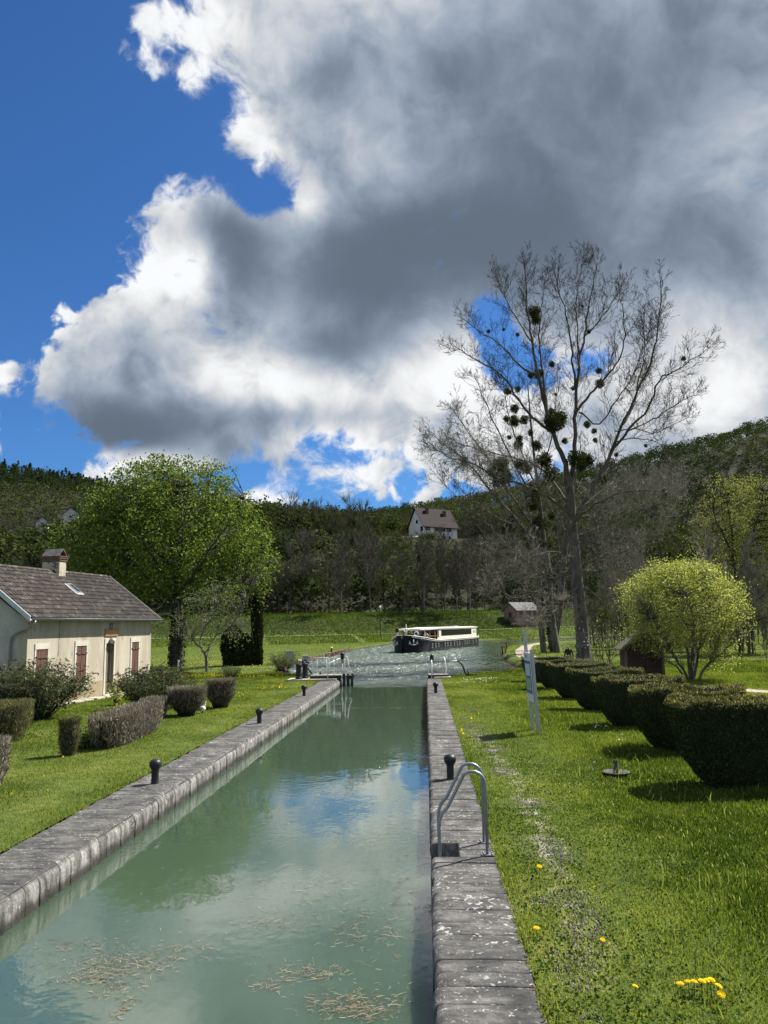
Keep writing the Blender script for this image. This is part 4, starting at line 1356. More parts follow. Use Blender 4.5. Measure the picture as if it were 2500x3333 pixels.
# ivy hanging on the second trunk
C = []
for k_ in range(1500):
    h_ = rng.uniform(0.2, 11) ** 1.0
    p = W_(1186 - 0.1 * h_, 1415 - h_ * 19.5, 84.5)
    a = rng.uniform(0, 6.28)
    rr = 0.6 + abs(rng.normal(0, 0.25)) * (0.4 + h_ / 9)
    C.append(p + np.array([math.cos(a) * rr, math.sin(a) * rr * 0.8, 0]) - np.array((13.9, 84.5, 0)))
V, F = leaves(np.array(C), 0.22)
npobj('ivy', V, [F], [M_IVY], tb)


# ------------------------------------------------------------------ leafy trees: skeleton reaching into a crown volume
def crown_points(lobes, n, shell=0.55, keep=None):
    """points inside a union of ellipsoids (centre, radii), denser near the outside"""
    vols = np.array([l[1][0] * l[1][1] * l[1][2] for l in lobes])
    w_ = vols / vols.sum()
    out = []
    while len(out) < n:
        i = rng.choice(len(lobes), p=w_)
        c_, r_ = np.array(lobes[i][0]), np.array(lobes[i][1])
        u_ = rand_dirs(1)[0] * (shell + (1 - shell) * rng.uniform(0, 1) ** 0.6 if rng.random() < 0.72 else rng.uniform(0.1, 1) ** 0.5)
        p = c_ + u_ * r_
        if keep is None or keep(p):
            out.append(p)
    return np.array(out)


def leafy_tree(root, off, wd, LP, lobes, nclus, per, size, m_leaf, m_wood, spray=0.5, shell=0.55, up=0.0, twig_r=0.012, leafname='crown', keep=None, drop=0.0, ratio=0.62):
    C = crown_points(lobes, nclus, shell, keep)
    SK = np.concatenate([p for p, r in LP])
    for i, c_ in enumerate(C):
        d2 = ((SK - c_) ** 2).sum(1) + 1.5 * np.maximum(0, SK[:, 2] - c_[2]) ** 2
        if i % 2 == 0:
            k_ = int(d2.argmin())
            a = SK[k_]
            mid = (a + c_) / 2 + rng.normal(0, 0.08, 3) * np.linalg.norm(c_ - a) + np.array([0, 0, 0.12 * np.linalg.norm(c_ - a)])
            t_ = np.linspace(0, 1, 5)[:, None]
            P_ = a * (1 - t_) ** 2 + 2 * mid * t_ * (1 - t_) + c_ * t_ ** 2
            wd.tube(P_, np.linspace(twig_r * 2.6, twig_r * 0.6, 5), 3)
    L = C[:, None, :] + rng.normal(0, 1, (len(C), per, 3)) * spray * np.array([1, 1, 0.75]) * rng.uniform(0.55, 1.3, (len(C), 1, 1))
    L[:, :, 2] -= drop * rng.uniform(0, 1, (len(C), per))
    L = L.reshape(-1, 3)
    V, F = leaves(L - np.array(off), size, up=up, ratio=ratio)
    npobj(leafname, V, [F], [m_leaf], root)


# big maple behind the house
YM = 67.0
mx = -21.7
mp = thing('maple_tree', 'broad round-crowned tree in fresh green leaf with an ivy-dark trunk, behind the house', 'tree', (mx, YM, 0))
off = (mx, YM, 0)
wm_ = Wood()
w3 = lambda u, v, dy=0: W_(u, v, YM + dy)
wt = Wood()
wt.limb([(mx, YM, -0.3), w3(381, 1400), w3(383, 1360), w3(380, 1310), w3(378, 1290)], 0.62, 0.42, 14, 4)
wt.obj('trunk', M_BARKDARK, mp, off)
ML = []
for pts, a in [([(379, 1310, 0), (350, 1280, -1), (310, 1240, -2), (260, 1200, -3), (200, 1165, -4), (150, 1150, -4)], .22), ([(380, 1300, 0), (400, 1260, 1), (450, 1220, 2), (510, 1190, 3), (570, 1200, 4)], .22), ([(379, 1300, 0), (375, 1220, 0), (365, 1140, 1), (355, 1060, 1), (345, 1000, 1)], .24),
               ([(377, 1240, 0), (410, 1170, 2), (440, 1090, 3), (460, 1020, 4)], .17), ([(370, 1220, 0), (310, 1160, 2), (270, 1090, 3), (250, 1040, 4)], .17), ([(380, 1290, 0), (420, 1240, -4), (460, 1180, -6), (500, 1120, -7)], .17), ([(379, 1290, 0), (340, 1220, -4), (300, 1150, -6), (280, 1090, -6)], .17),
               ([(379, 1280, 0), (390, 1200, -5), (395, 1120, -6), (390, 1050, -5)], .17), ([(380, 1280, 0), (370, 1200, 5), (360, 1130, 7), (380, 1060, 7)], .17), ([(382, 1310, 0), (430, 1280, -1), (490, 1260, -2), (550, 1265, -3)], .13), ([(378, 1310, 0), (320, 1290, 2), (260, 1250, 3), (200, 1230, 4)], .13),
               ([(440, 1225, 2), (500, 1140, 3), (530, 1080, 2)], .12), ([(310, 1240, -2), (230, 1140, -1), (190, 1090, 0)], .12)]:
    ML.append(wm_.limb([w3(*p) for p in pts], a, 0.03, 7, 4, 0.06))
sprout(wm_, ML, 0.8, (1.2, 2.6), 0.1, 1, 0.25, (3, 3), 0.014, (30, 55), 0.15, 0.1, 0.03)
pm = YM / 1662
lobe = lambda u, v, ru, rv, dy=0, rd=None: (w3(u, v, dy), (ru * pm, (rd or ru) * pm, rv * pm))
LOBES = [lobe(365, 1165, 200, 140), lobe(365, 1080, 150, 95), lobe(330, 1035, 90, 45), lobe(430, 1045, 80, 50), lobe(220, 1180, 110, 85), lobe(165, 1190, 55, 60), lobe(255, 1095, 70, 60), lobe(500, 1130, 80, 80), lobe(530, 1200, 80, 80), lobe(575, 1225, 38, 50), lobe(545, 1275, 50, 32), lobe(455, 1275, 60, 45),
         lobe(280, 1255, 90, 50), lobe(180, 1240, 60, 35), lobe(345, 1000, 28, 22), lobe(470, 1010, 40, 28), lobe(205, 1060, 25, 25)]
leafy_tree(mp, off, wm_, ML, LOBES, 3500, 14, 0.275, M_MAPLE, M_BARKDARK, 0.40, 0.5, twig_r=0.014)
wm_.obj('branches', M_BARKDARK, mp, off)
C = []
for k_ in range(1100):
    h_ = rng.uniform(0.0, 5.2)
    a = rng.uniform(0, 6.28)
    rr = 0.64 - 0.03 * h_ + abs(rng.normal(0, 0.10))
    C.append((math.cos(a) * rr + 0.02 * h_, math.sin(a) * rr, h_))
V, F = leaves(np.array(C), 0.2)
npobj('ivy', V, [F], [M_IVY], mp)

# small crooked fruit tree right of it
YF = 58.0
fx = -16.4
ft = thing('fruit_tree', 'small crooked fruit tree with thin grey-green leaf between the big trunk and the dark conifers', 'tree', (fx, YF, 0))
off = (fx, YF, 0)
w_ = Wood()
w4 = lambda u, v, dy=0: W_(u, v, YF + dy)
FL = []
FL.append(w_.limb([(fx, YF, -0.2), w4(446, 1435), w4(444, 1415), w4(437, 1405)], 0.13, 0.09, 8))
for pts, a in [([(440, 1408, 0), (425, 1390, 0), (405, 1378, -1), (385, 1372, -1)], .08), ([(443, 1412, 0), (455, 1395, .5), (468, 1370, 1), (478, 1340, 1), (490, 1310, 1)], .09), ([(438, 1405, 0), (432, 1380, 1), (445, 1350, 1), (440, 1320, 2), (430, 1290, 2)], .08), ([(468, 1370, 1), (490, 1360, 0), (515, 1330, -1), (530, 1290, -1)], .06), ([(425, 1390, 0), (400, 1360, 1), (385, 1330, 2)], .05), ([(445, 1350, 1), (470, 1320, 0), (470, 1280, 0)], .05)]:
    FL.append(w_.limb([w4(*p) for p in pts], a, 0.02, 6, 4, 0.03))
sprout(w_, FL, 2.2, (0.7, 1.8), 0.12, 1, 0.2, (4, 3), 0.012)
lobe4 = lambda u, v, ru, rv: (w4(u, v), (ru * YF / 1662, ru * YF / 1662, rv * YF / 1662))
leafy_tree(ft, off, w_, FL, [lobe4(450, 1310, 70, 50), lobe4(510, 1345, 42, 55), lobe4(405, 1350, 45, 35), lobe4(480, 1280, 50, 35)], 420, 6, 0.16, M_OLIVE, M_BARK, 0.28, 0.4)
w_.obj('branches', M_BARK, ft, off)

# light green flowering shrub tree on the right
YS = 42.2
sx0 = 13.9
st = thing('shrub_tree', 'round yellow-green tree in young leaf, many thin stems, beside the wooden hut', 'tree', (sx0, YS, 0))
off = (sx0, YS, 0)
w_ = Wood()
w5 = lambda u, v, dy=0: W_(u, v, YS + dy)
SL_ = []
for pts, a in [([(1492, 1490, 0), (1478, 1450, 0), (1455, 1415, 0), (1435, 1380, -1), (1410, 1340, -1)], .09), ([(1492, 1485, 0), (1488, 1430, 0), (1480, 1380, .5), (1470, 1320, .6), (1455, 1260, 1)], .11), ([(1494, 1485, 0), (1505, 1430, 0), (1515, 1380, -.5), (1525, 1310, -1), (1530, 1250, -1)], .10), ([(1496, 1485, 0), (1525, 1440, 0), (1550, 1390, .5), (1570, 1340, 1), (1590, 1300, 1)], .09),
               ([(1490, 1480, 0), (1460, 1440, 0), (1425, 1420, 1), (1390, 1400, 1)], .06), ([(1494, 1480, 0), (1500, 1420, 1), (1495, 1350, 2), (1490, 1280, 2)], .08), ([(1494, 1480, 0), (1495, 1420, -1), (1500, 1350, -2), (1480, 1290, -2)], .08), ([(1525, 1440, 0), (1560, 1410, -.5), (1595, 1380, -1)], .05)]:
    SL_.append(w_.limb([w5(*p) for p in pts], a, 0.015, 6, 4, 0.03))
sprout(w_, SL_, 4.5, (0.6, 1.6), 0.14, 1, 0.2, (4, 3), 0.008, (20, 45), 0.12, 0.12, 0.016)
ps = YS / 1662
lobe5 = lambda u, v, ru, rv: (w5(u, v), (ru * ps, ru * ps * 0.9, rv * ps))
leafy_tree(st, off, w_, SL_, [lobe5(1478, 1310, 125, 85), lobe5(1470, 1250, 90, 40), lobe5(1390, 1290, 55, 55), lobe5(1560, 1300, 55, 60), lobe5(1430, 1370, 80, 50), lobe5(1550, 1380, 50, 50), lobe5(1600, 1270, 22, 22), lobe5(1358, 1320, 28, 28), lobe5(1350, 1275, 22, 22), lobe5(1510, 1225, 50, 22), lobe5(1415, 1225, 35, 22), lobe5(1600, 1340, 25, 30), lobe5(1545, 1425, 45, 28)],
           3600, 11, 0.10, M_LIME, M_BARK, 0.20, 0.45, twig_r=0.006)
# a few upright shoots standing clear of the crown
C = []
for (u, v) in [(1392, 1222), (1418, 1212), (1460, 1208), (1475, 1203), (1500, 1210), (1518, 1200), (1522, 1190), (1540, 1220), (1555, 1240), (1365, 1240), (1600, 1250), (1618, 1290), (1340, 1290), (1630, 1310), (1440, 1206)]:
    a, b_ = w5(u + rng.uniform(-6, 6), v + 40), w5(u, v)
    w_.tube(np.array([a, (a + b_) / 2 + rng.normal(0, .04, 3), b_]), [.012, .009, .005], 3)
    for k_ in range(16):
        C.append(a + (b_ - a) * rng.uniform(0.1, 1) + rng.normal(0, 0.06, 3))
V, F = leaves(np.array(C) - np.array(off), 0.10)
npobj('shoot_leaves', V, [F], [M_LIME], st)
w_.obj('branches', M_BARK, st, off)
# blossom on the thin white branches left of it
C = [W_(rng.uniform(1290, 1390), rng.uniform(1325, 1380), 46) for _ in range(26)]
bl = thing('blossom_shrub', 'thin dark shrub dotted with white blossom left of the wooden hut', 'shrub', (10.6, 47, 0))
w_ = Wood()
for k_ in range(16):
    w_.grow((10.6 + rng.uniform(-.5, .5), 47 + rng.uniform(-.5, .5), 0), (rng.uniform(-.35, .5), rng.uniform(-.3, .3), 1), rng.uniform(2.2, 3.6), 0.022, 2, (30, 60), 0.0, 0.16, (5, 4), 0.007)
w_.obj('branches', M_BARKDARK, bl, (10.6, 47, 0))
Tp = np.array(w_.tips)
sel = Tp[rng.integers(0, len(Tp), 90)] - np.array((10.6, 47, 0))
V, F = leaves(sel + rng.normal(0, .03, sel.shape), 0.085)
npobj('blossom', V, [F], [M_BLOSSOM], bl)

# willow at the right edge
YW = 76.0
wx0 = float(W_(1600, 1400, YW)[0])
wl_ = thing('willow_tree', 'tall loose pale green tree below the far wooded hill, cut by the picture edge', 'tree', (wx0, YW, H(wx0, YW)))
off = (wx0, YW, H(wx0, YW))
w_ = Wood()
w6 = lambda u, v, dy=0: W_(u, v, YW + dy)
WL = []
for pts, a in [([(1600, 1440, 0), (1598, 1340, 0), (1590, 1250, 0), (1580, 1160, 0), (1570, 1070, 1)], .3), ([(1595, 1290, 0), (1560, 1230, 1), (1530, 1180, 1), (1510, 1130, 2)], .13), ([(1592, 1260, 0), (1620, 1180, -1), (1640, 1110, -1), (1650, 1060, -2)], .14), ([(1598, 1330, 0), (1640, 1270, 2), (1690, 1200, 3), (1710, 1120, 3)], .15),
               ([(1598, 1350, 0), (1560, 1300, -2), (1520, 1270, -3), (1490, 1230, -3)], .11), ([(1585, 1200, 0), (1550, 1130, -1), (1540, 1070, -2)], .1), ([(1600, 1380, 0), (1560, 1380, 0), (1530, 1400, 1)], .07), ([(1600, 1360, 0), (1640, 1340, -2), (1690, 1320, -3)], .1)]:
    WL.append(w_.limb([w6(*p) for p in pts], a, 0.03, 7, 4, 0.06))
sprout(w_, WL, 1.5, (1.2, 3.2), 0.05, 2, 0.2, (4, 3), 0.013)
pw = YW / 1662
lobe6 = lambda u, v, ru, rv: (w6(u, v), (ru * pw, ru * pw * 0.9, rv * pw))
leafy_tree(wl_, off, w_, WL, [lobe6(1585, 1090, 70, 65), lobe6(1640, 1110, 70, 80), lobe6(1560, 1180, 70, 70), lobe6(1660, 1210, 80, 90), lobe6(1515, 1130, 30, 35), lobe6(1600, 1270, 80, 50), lobe6(1700, 1130, 60, 90), lobe6(1560, 1045, 28, 25), lobe6(1625, 1040, 30, 20), lobe6(1500, 1230, 35, 30)],
           1900, 12, 0.22, M_WILLOW, M_BARK, 0.42, 0.4, twig_r=0.011, ratio=0.4)
w_.obj('branches', M_BARKDARK, wl_, off)


# ------------------------------------------------------------------ dark conifers
def conifer(x, y, prof, lab, n, name='conifer'):
    t_ = thing(name, lab, 'conifer', (x, y, 0), 0, 'dark conifers beyond the house')
    mb = MB().lathe([(r_ * 0.82, z_) for r_, z_ in prof], n=12)
    core = mb.build('trunk', M_DARK, t_)
    zs = np.array([p[1] for p in prof])
    rs = np.array([p[0] for p in prof])
    z_ = rng.uniform(zs[0], zs[-1], n)
    a = rng.uniform(0, 2 * math.pi, n)
    r_ = np.interp(z_, zs, rs) * rng.uniform(0.84, 1.06, n) * (1 + 0.10 * np.sin(a * 3 + z_ * 2.3) + 0.07 * np.sin(a * 7 - z_ * 3))
    C = np.stack([r_ * np.cos(a), r_ * np.sin(a), z_], 1)
    A = np.stack([np.cos(a), np.sin(a), np.full(n, 1.1)], 1) + rng.normal(0, .45, (n, 3))
    A /= np.linalg.norm(A, axis=1, keepdims=True)
    B = np.cross(A, rand_dirs(n))
    B /= np.linalg.norm(B, axis=1, keepdims=True)
    V, F = quads_from(C, A * 0.16, B * 0.06)
    npobj('foliage', V, [F], [M_THUJA], t_)


conifer(-16.75, 66.9, [(0.72, 0.0), (0.78, 0.6), (0.85, 1.6), (0.8, 2.6), (0.5, 3.1), (0.12, 3.35)], 'squat rounded dark conifer, left one of the dark group by the meadow', 4200)
conifer(-15.75, 67.3, [(0.6, 0.0), (0.66, 0.8), (0.6, 1.6), (0.42, 2.3), (0.1, 2.7)], 'low dark conifer filling the gap between squat and tall ones', 2600)
conifer(-14.75, 67.6, [(0.40, 0.0), (0.46, 1.0), (0.44, 3.5), (0.42, 5.2), (0.28, 5.8), (0.06, 6.2)], 'tall narrow column-shaped dark conifer, right one of the dark group', 4200)
# ------------------------------------------------------------------ clipped hedges on the lawn
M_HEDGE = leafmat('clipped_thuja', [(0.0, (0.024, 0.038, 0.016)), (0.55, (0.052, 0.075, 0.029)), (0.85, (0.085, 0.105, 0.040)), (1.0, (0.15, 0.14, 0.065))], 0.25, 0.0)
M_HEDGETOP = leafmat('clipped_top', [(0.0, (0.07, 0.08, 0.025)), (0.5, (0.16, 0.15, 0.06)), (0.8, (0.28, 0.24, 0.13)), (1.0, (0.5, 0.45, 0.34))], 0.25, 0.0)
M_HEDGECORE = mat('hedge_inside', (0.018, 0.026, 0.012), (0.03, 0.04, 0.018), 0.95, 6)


def hedge_outline(n, a, b, p):
    """superellipse, pointed a little at the canal end"""
    th = np.linspace(0, 2 * math.pi, n, endpoint=False)
    c, s_ = np.cos(th), np.sin(th)
    x = a * np.sign(c) * np.abs(c) ** (2 / p)
    y = b * np.sign(s_) * np.abs(s_) ** (2 / p)
    return x, y


def make_hedge(name, x, y, a, b, hgt, lab, n, seed):
    root = thing(name, lab, 'hedge', (x, y, 0), 0, 'row of clipped hedges on the lawn')
    r_ = np.random.default_rng(seed)
    NA, NZ = 64, 16
    ox, oy = hedge_outline(NA, a, b, 3.6)
    zf = np.linspace(0, 1, NZ)
    prof = np.interp(zf, [0, 0.12, 0.35, 0.7, 1], [0.50, 0.66, 0.83, 0.95, 1.0])
    V, F = [], []
    rim = lambda th: hgt + 0.045 * np.sin(th * 3 + seed) + 0.03 * np.sin(th * 7 - seed * 2)
    th = np.linspace(0, 2 * math.pi, NA, endpoint=False)
    rings = []
    for i, f in enumerate(zf):
        w_ = 1 + 0.035 * (vnoise(th * 3, f * 5 + th * 0, 1.0, 3, seed) - 0.5) * 2
        rings.append(np.stack([ox * prof[i] * w_, oy * (0.35 + 0.65 * prof[i]) * w_, f * rim(th) + 0 * th], 1))
    # rim, then the sunken middle
    for sc, dz in ((0.93, 0.02), (0.80, -0.04), (0.70, -0.16), (0.35, -0.22), (0.02, -0.2)):
        rings.append(np.stack([ox * (1 - (1 - sc) * (b / a)) if sc > .4 else ox * sc, oy * sc, rim(th) + dz], 1))
    V = np.concatenate(rings)
    k = np.arange(NA)
    k2 = (k + 1) % NA
    F = np.concatenate([np.stack([i * NA + k, i * NA + k2, (i + 1) * NA + k2, (i + 1) * NA + k], 1) for i in range(len(rings) - 1)])
    # sprays over the surface
    P = V[F]
    ar = np.linalg.norm(np.cross(P[:, 1] - P[:, 0], P[:, 3] - P[:, 0]), axis=1)
    top = F[:, 0] >= NA * (NZ - 1)
    ar = ar * np.where(top, 1.5, 1.0)
    pick = r_.choice(len(F), n, p=ar / ar.sum())
    u_, v_ = r_.random((n, 1)), r_.random((n, 1))
    C = (P[pick, 0] * (1 - u_) + P[pick, 1] * u_) * (1 - v_) + (P[pick, 3] * (1 - u_) + P[pick, 2] * u_) * v_
    N = np.cross(P[pick, 1] - P[pick, 0], P[pick, 3] - P[pick, 0])
    N /= np.linalg.norm(N, axis=1, keepdims=True) + 1e-9
    A = N * 0.75 + np.array([0, 0, 0.9]) + r_.normal(0, 0.42, (n, 3))
    A /= np.linalg.norm(A, axis=1, keepdims=True)
    R = rand_dirs(n)
    B = np.cross(A, R)
    B /= np.linalg.norm(B, axis=1, keepdims=True) + 1e-9
    s_ = r_.uniform(0.6, 1.3, (n, 1))
    tp = top[pick]
    C = C + N * r_.uniform(-0.02, 0.035, (n, 1))
    Vq, Fq = quads_from(C, A * 0.034 * s_, B * 0.012 * s_)
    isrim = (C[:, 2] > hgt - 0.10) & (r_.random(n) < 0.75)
    MB().tube([(0.0, 0.0, -0.1), (0.02, 0.0, 0.25)], 0.07, 7).tube([(-a * .25, 0.05, -0.1), (-a * .25, 0, 0.25)], 0.05, 7).tube([(a * .25, -0.05, -0.1), (a * .25, 0, 0.25)], 0.05, 7).build('stem', M_BARKDARK, root)
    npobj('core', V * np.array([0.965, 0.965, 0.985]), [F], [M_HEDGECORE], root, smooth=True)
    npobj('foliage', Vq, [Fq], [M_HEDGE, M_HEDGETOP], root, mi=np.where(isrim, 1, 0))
    return root


HED = [(6.22, 15.9, 1.42, 0.72, 1.62, 'nearest and biggest clipped dark hedge, cut off by the picture edge', 42000),
       (6.50, 20.2, 1.35, 0.80, 1.50, 'second clipped hedge in the row from the camera, pale dry rim on its hollow top', 30000),
       (6.52, 24.7, 1.36, 0.78, 1.46, 'third clipped hedge in the row, in front of the wooden hut', 22000),
       (6.55, 29.3, 1.36, 0.78, 1.45, 'fourth clipped hedge in the row, counted from the camera', 17000),
       (6.55, 33.9, 1.36, 0.78, 1.44, 'fifth clipped hedge in the row, third from the far end', 12000),
       (6.6, 38.6, 1.36, 0.72, 1.36, 'sixth clipped hedge in the row, just in front of the walking person', 7500),
       (6.6, 43.2, 1.40, 0.74, 1.34, 'farthest clipped hedge of the row, directly behind the blue framed sign', 6500)]
for i, (x, y, a, b_, h_, lab, n) in enumerate(HED):
    make_hedge('clipped_hedge', x, y, a, b_, h_, lab, n, i + 1)

# ------------------------------------------------------------------ dry twiggy hedges and shrubs in the house garden
M_DRY = leafmat('dry_twigs', [(0.0, (0.05, 0.04, 0.032)), (0.4, (0.16, 0.138, 0.115)), (0.75, (0.31, 0.275, 0.235)), (0.92, (0.40, 0.365, 0.315)), (1.0, (0.13, 0.16, 0.055))], 0.12, 0.0)
M_DRYGREEN = leafmat('greening_twigs', [(0.0, (0.05, 0.048, 0.03)), (0.5, (0.14, 0.13, 0.075)), (0.75, (0.19, 0.195, 0.075)), (1.0, (0.27, 0.27, 0.11))], 0.15, 0.0)
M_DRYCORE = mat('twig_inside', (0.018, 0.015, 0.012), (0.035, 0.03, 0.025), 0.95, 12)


def twig_hedge(name, lab, cat, c, a, b, hgt, rz, n, m_, p=3.2, lean=0.25, base=0.0, group=None, tw=0.0078, tl=0.17, bot=0.8):
    root = thing(name, lab, cat, c, rz, group)
    # points in a soft-cornered block, mostly near the outside
    ang = rng.uniform(0, 2 * math.pi, n)
    zf = rng.uniform(0, 1, n) ** 0.8
    rr = 1 - np.abs(rng.normal(0, 0.12, n))
    topm = rng.random(n) < 0.42
    rr = np.where(topm, np.sqrt(rng.random(n)), rr)
    zf = np.where(topm, 1 - np.abs(rng.normal(0, 0.05, n)), zf)
    c_, s_ = np.cos(ang), np.sin(ang)
    taper = np.interp(zf, [0, 0.35, 1], [bot, 0.97, 1.0])
    x = a * np.sign(c_) * np.abs(c_) ** (2 / p) * rr * taper
    y = b * np.sign(s_) * np.abs(s_) ** (2 / p) * rr * taper
    z = base + zf * hgt * (1 + 0.10 * (vnoise(x, y, 2.0, 3, 2) - 0.5))
    C = np.stack([x, y, z], 1)
    A = np.stack([x / a * lean, y / b * lean, np.full(n, 0.75)], 1) + rng.normal(0, 0.36, (n, 3))
    A /= np.linalg.norm(A, axis=1, keepdims=True)
    B = np.cross(A, rand_dirs(n))
    B /= np.linalg.norm(B, axis=1, keepdims=True) + 1e-9
    sc = rng.uniform(0.5, 1.3, (n, 1))
    V, F = quads_from(C, A * tl * 0.5 * sc, B * tw)
    npobj('twigs', V, [F], [m_], root)
    NA = 28
    ox, oy = hedge_outline(NA, a, b, p)
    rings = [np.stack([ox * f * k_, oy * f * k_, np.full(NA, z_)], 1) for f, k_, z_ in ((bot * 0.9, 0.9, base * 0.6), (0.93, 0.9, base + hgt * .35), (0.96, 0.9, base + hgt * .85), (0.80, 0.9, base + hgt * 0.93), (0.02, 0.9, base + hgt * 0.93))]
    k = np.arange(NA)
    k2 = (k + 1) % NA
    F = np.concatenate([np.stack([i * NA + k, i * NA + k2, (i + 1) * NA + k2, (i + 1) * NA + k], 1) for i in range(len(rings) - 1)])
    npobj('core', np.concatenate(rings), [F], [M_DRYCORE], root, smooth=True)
    return root


GD = 'dry clipped hedges in the house garden'
twig_hedge('dry_hedge', 'long grey twiggy clipped hedge in the garden, a small upright shrub at its near end', 'hedge', (-8.95, 23.3, 0), 0.58, 2.45, 0.86, 0.05, 15000, M_DRY, group=GD)
twig_hedge('dry_hedge', 'grey twiggy clipped hedge nearest the camera, cut by the left edge of the view', 'hedge', (-9.3, 15.4, 0), 0.62, 1.25, 0.98, 0.04, 13000, M_DRY, group=GD)
twig_hedge('dry_hedge', 'taller greenish brown clipped hedge at the left edge, below the dark feathery shrub', 'hedge', (-13.3, 22.8, 0), 1.5, 1.1, 1.12, 0.35, 15000, M_DRYGREEN, group=GD)
twig_hedge('dry_hedge', 'low brown clipped hedge hiding behind the long grey one, beside the daffodils', 'hedge', (-9.9, 28.2, 0), 0.4, 0.9, 0.75, 0.1, 3500, M_DRY, group=GD)
twig_hedge('upright_shrub', 'small upright twiggy shrub standing alone at the near end of the long grey hedge', 'shrub', (-9.35, 20.25, 0), 0.26, 0.24, 0.95, 0, 2200, M_DRYGREEN, 2.2, 0.4, 0.0, None, 0.007, 0.2, 0.6)
M_POT = mat('dark_plastic_pot', (0.018, 0.019, 0.022), (0.035, 0.036, 0.04), 0.5, 6)
for (x, y, r_, h_, lab) in [(-9.05, 29.3, 0.72, 0.86, 'broad bare twiggy ball shrub, left one of the two by the white bird figure'), (-8.45, 31.9, 0.60, 0.95, 'rounder bare ball shrub in a low dark pot, right one of the pair')]:
    b_ = twig_hedge('ball_shrub', lab, 'shrub', (x, y, 0), r_, r_ * 0.92, h_, rnd.random(), 5200, M_DRY, 2.3, 0.55, 0.16, 'bare ball shrubs in front of the house', 0.007, 0.22, 0.55)
    pt = MB().lathe([(0.30, 0.0), (0.36, 0.2), (0.385, 0.22), (0.385, 0.26), (0.34, 0.26), (0.33, 0.22)], n=18).build('flower_pot', M_POT)
    pt.location = (x, y, 0.005)
    tag(pt, 'low dark round planter under the ' + ('left' if x < -8.8 else 'right') + ' bare ball shrub', 'planter', 'planters under the ball shrubs')
# white bird figure between them: body, neck, head, tail
br = thing('bird_figure', 'small white bird ornament with raised tail between the two ball shrubs', 'ornament', (-8.62, 29.95, 0.0), 0.6)
MB().lathe([(0.02, 0.06), (0.09, 0.10), (0.115, 0.17), (0.09, 0.24), (0.04, 0.28)], n=12).tube([(0.05, 0, 0.22), (0.09, 0, 0.31), (0.085, 0, 0.38)], [0.05, 0.032, 0.03], 8).build('body', M_WHITEPAINT, br)
MB().lathe([(0.01, 0.36), (0.04, 0.38), (0.045, 0.41), (0.02, 0.445)], (0.095, 0, 0), 10).build('head', M_WHITEPAINT, br)
MB().add([(-0.06, -0.05, 0.18), (-0.06, 0.05, 0.18), (-0.26, 0.09, 0.50), (-0.26, -0.09, 0.50), (-0.10, 0, 0.17)], [(0, 1, 2, 3), (1, 4, 2), (0, 3, 4), (4, 3, 2)]).build('tail', M_WHITEPAINT, br)
MB().tube([(0, 0, 0), (0, 0, 0.1)], 0.03, 6).build('leg', M_POT, br)


def feathery_shrub(name, lab, x, y, rx, ry, h, n, nstem, seedheads, m_=None):
    t_ = thing(name, lab, 'shrub', (x, y, 0))
    w_ = Wood()
    C = []
    for k_ in range(nstem):
        a = rng.uniform(0, 6.28)
        f = rng.uniform(0, 1) ** 0.5
        tip = np.array([math.cos(a) * rx * f, math.sin(a) * ry * f, h * rng.uniform(0.62, 1.08) * (1 - 0.35 * f * f)])
        b0 = tip * np.array([0.25, 0.25, 0])
        mid = (b0 + tip) / 2 + np.array([0, 0, h * 0.12])
        t = np.linspace(0, 1, 6)[:, None]
        P = b0 * (1 - t) ** 2 + 2 * mid * t * (1 - t) + tip * t * t
        w_.tube(P, np.linspace(0.014, 0.004, 6), 3)
        m2 = int(n / nstem)
        tt = rng.uniform(0.15, 1.0, (m2, 1)) ** 0.7
        Q = b0 * (1 - tt) ** 2 + 2 * mid * tt * (1 - tt) + tip * tt * tt
        C.append(Q + rng.normal(0, 0.10, (m2, 3)))
    C = np.concatenate(C)
    C[:, 2] = np.abs(C[:, 2])
    V, F = leaves(C, 0.17, ratio=0.28, up=0.2)
    npobj('foliage', V, [F], [m_ or M_BUDD], t_)
    # dry flower spikes arching over
    S_ = []
    for k_ in range(seedheads):
        a = rng.uniform(0, 6.28)
        f = rng.uniform(0.3, 1.0)
        p = np.array([math.cos(a) * rx * f, math.sin(a) * ry * f, h * rng.uniform(0.78, 1.0) * (1.02 - 0.3 * f * f)])
        d = np.array([math.cos(a) * 0.6, math.sin(a) * 0.6, 0.5])
        pts = []
        for q_ in range(6):
            pts.append(p.copy())
            p = p + d * 0.085
            d = d + np.array([0, 0, -0.2])
        pts = np.array(pts)
        w_.tube(pts, np.linspace(0.006, 0.003, 6), 3)
        for q_ in range(20):
            i = rng.integers(2, 6)
            S_.append(pts[i] + rng.normal(0, 0.022, 3))
    if S_:
        V, F = leaves(np.array(S_), 0.06)
        npobj('flower_spikes', V, [F], [M_SEED], t_)
    w_.obj('stems', M_BARKDARK, t_)
    return t_


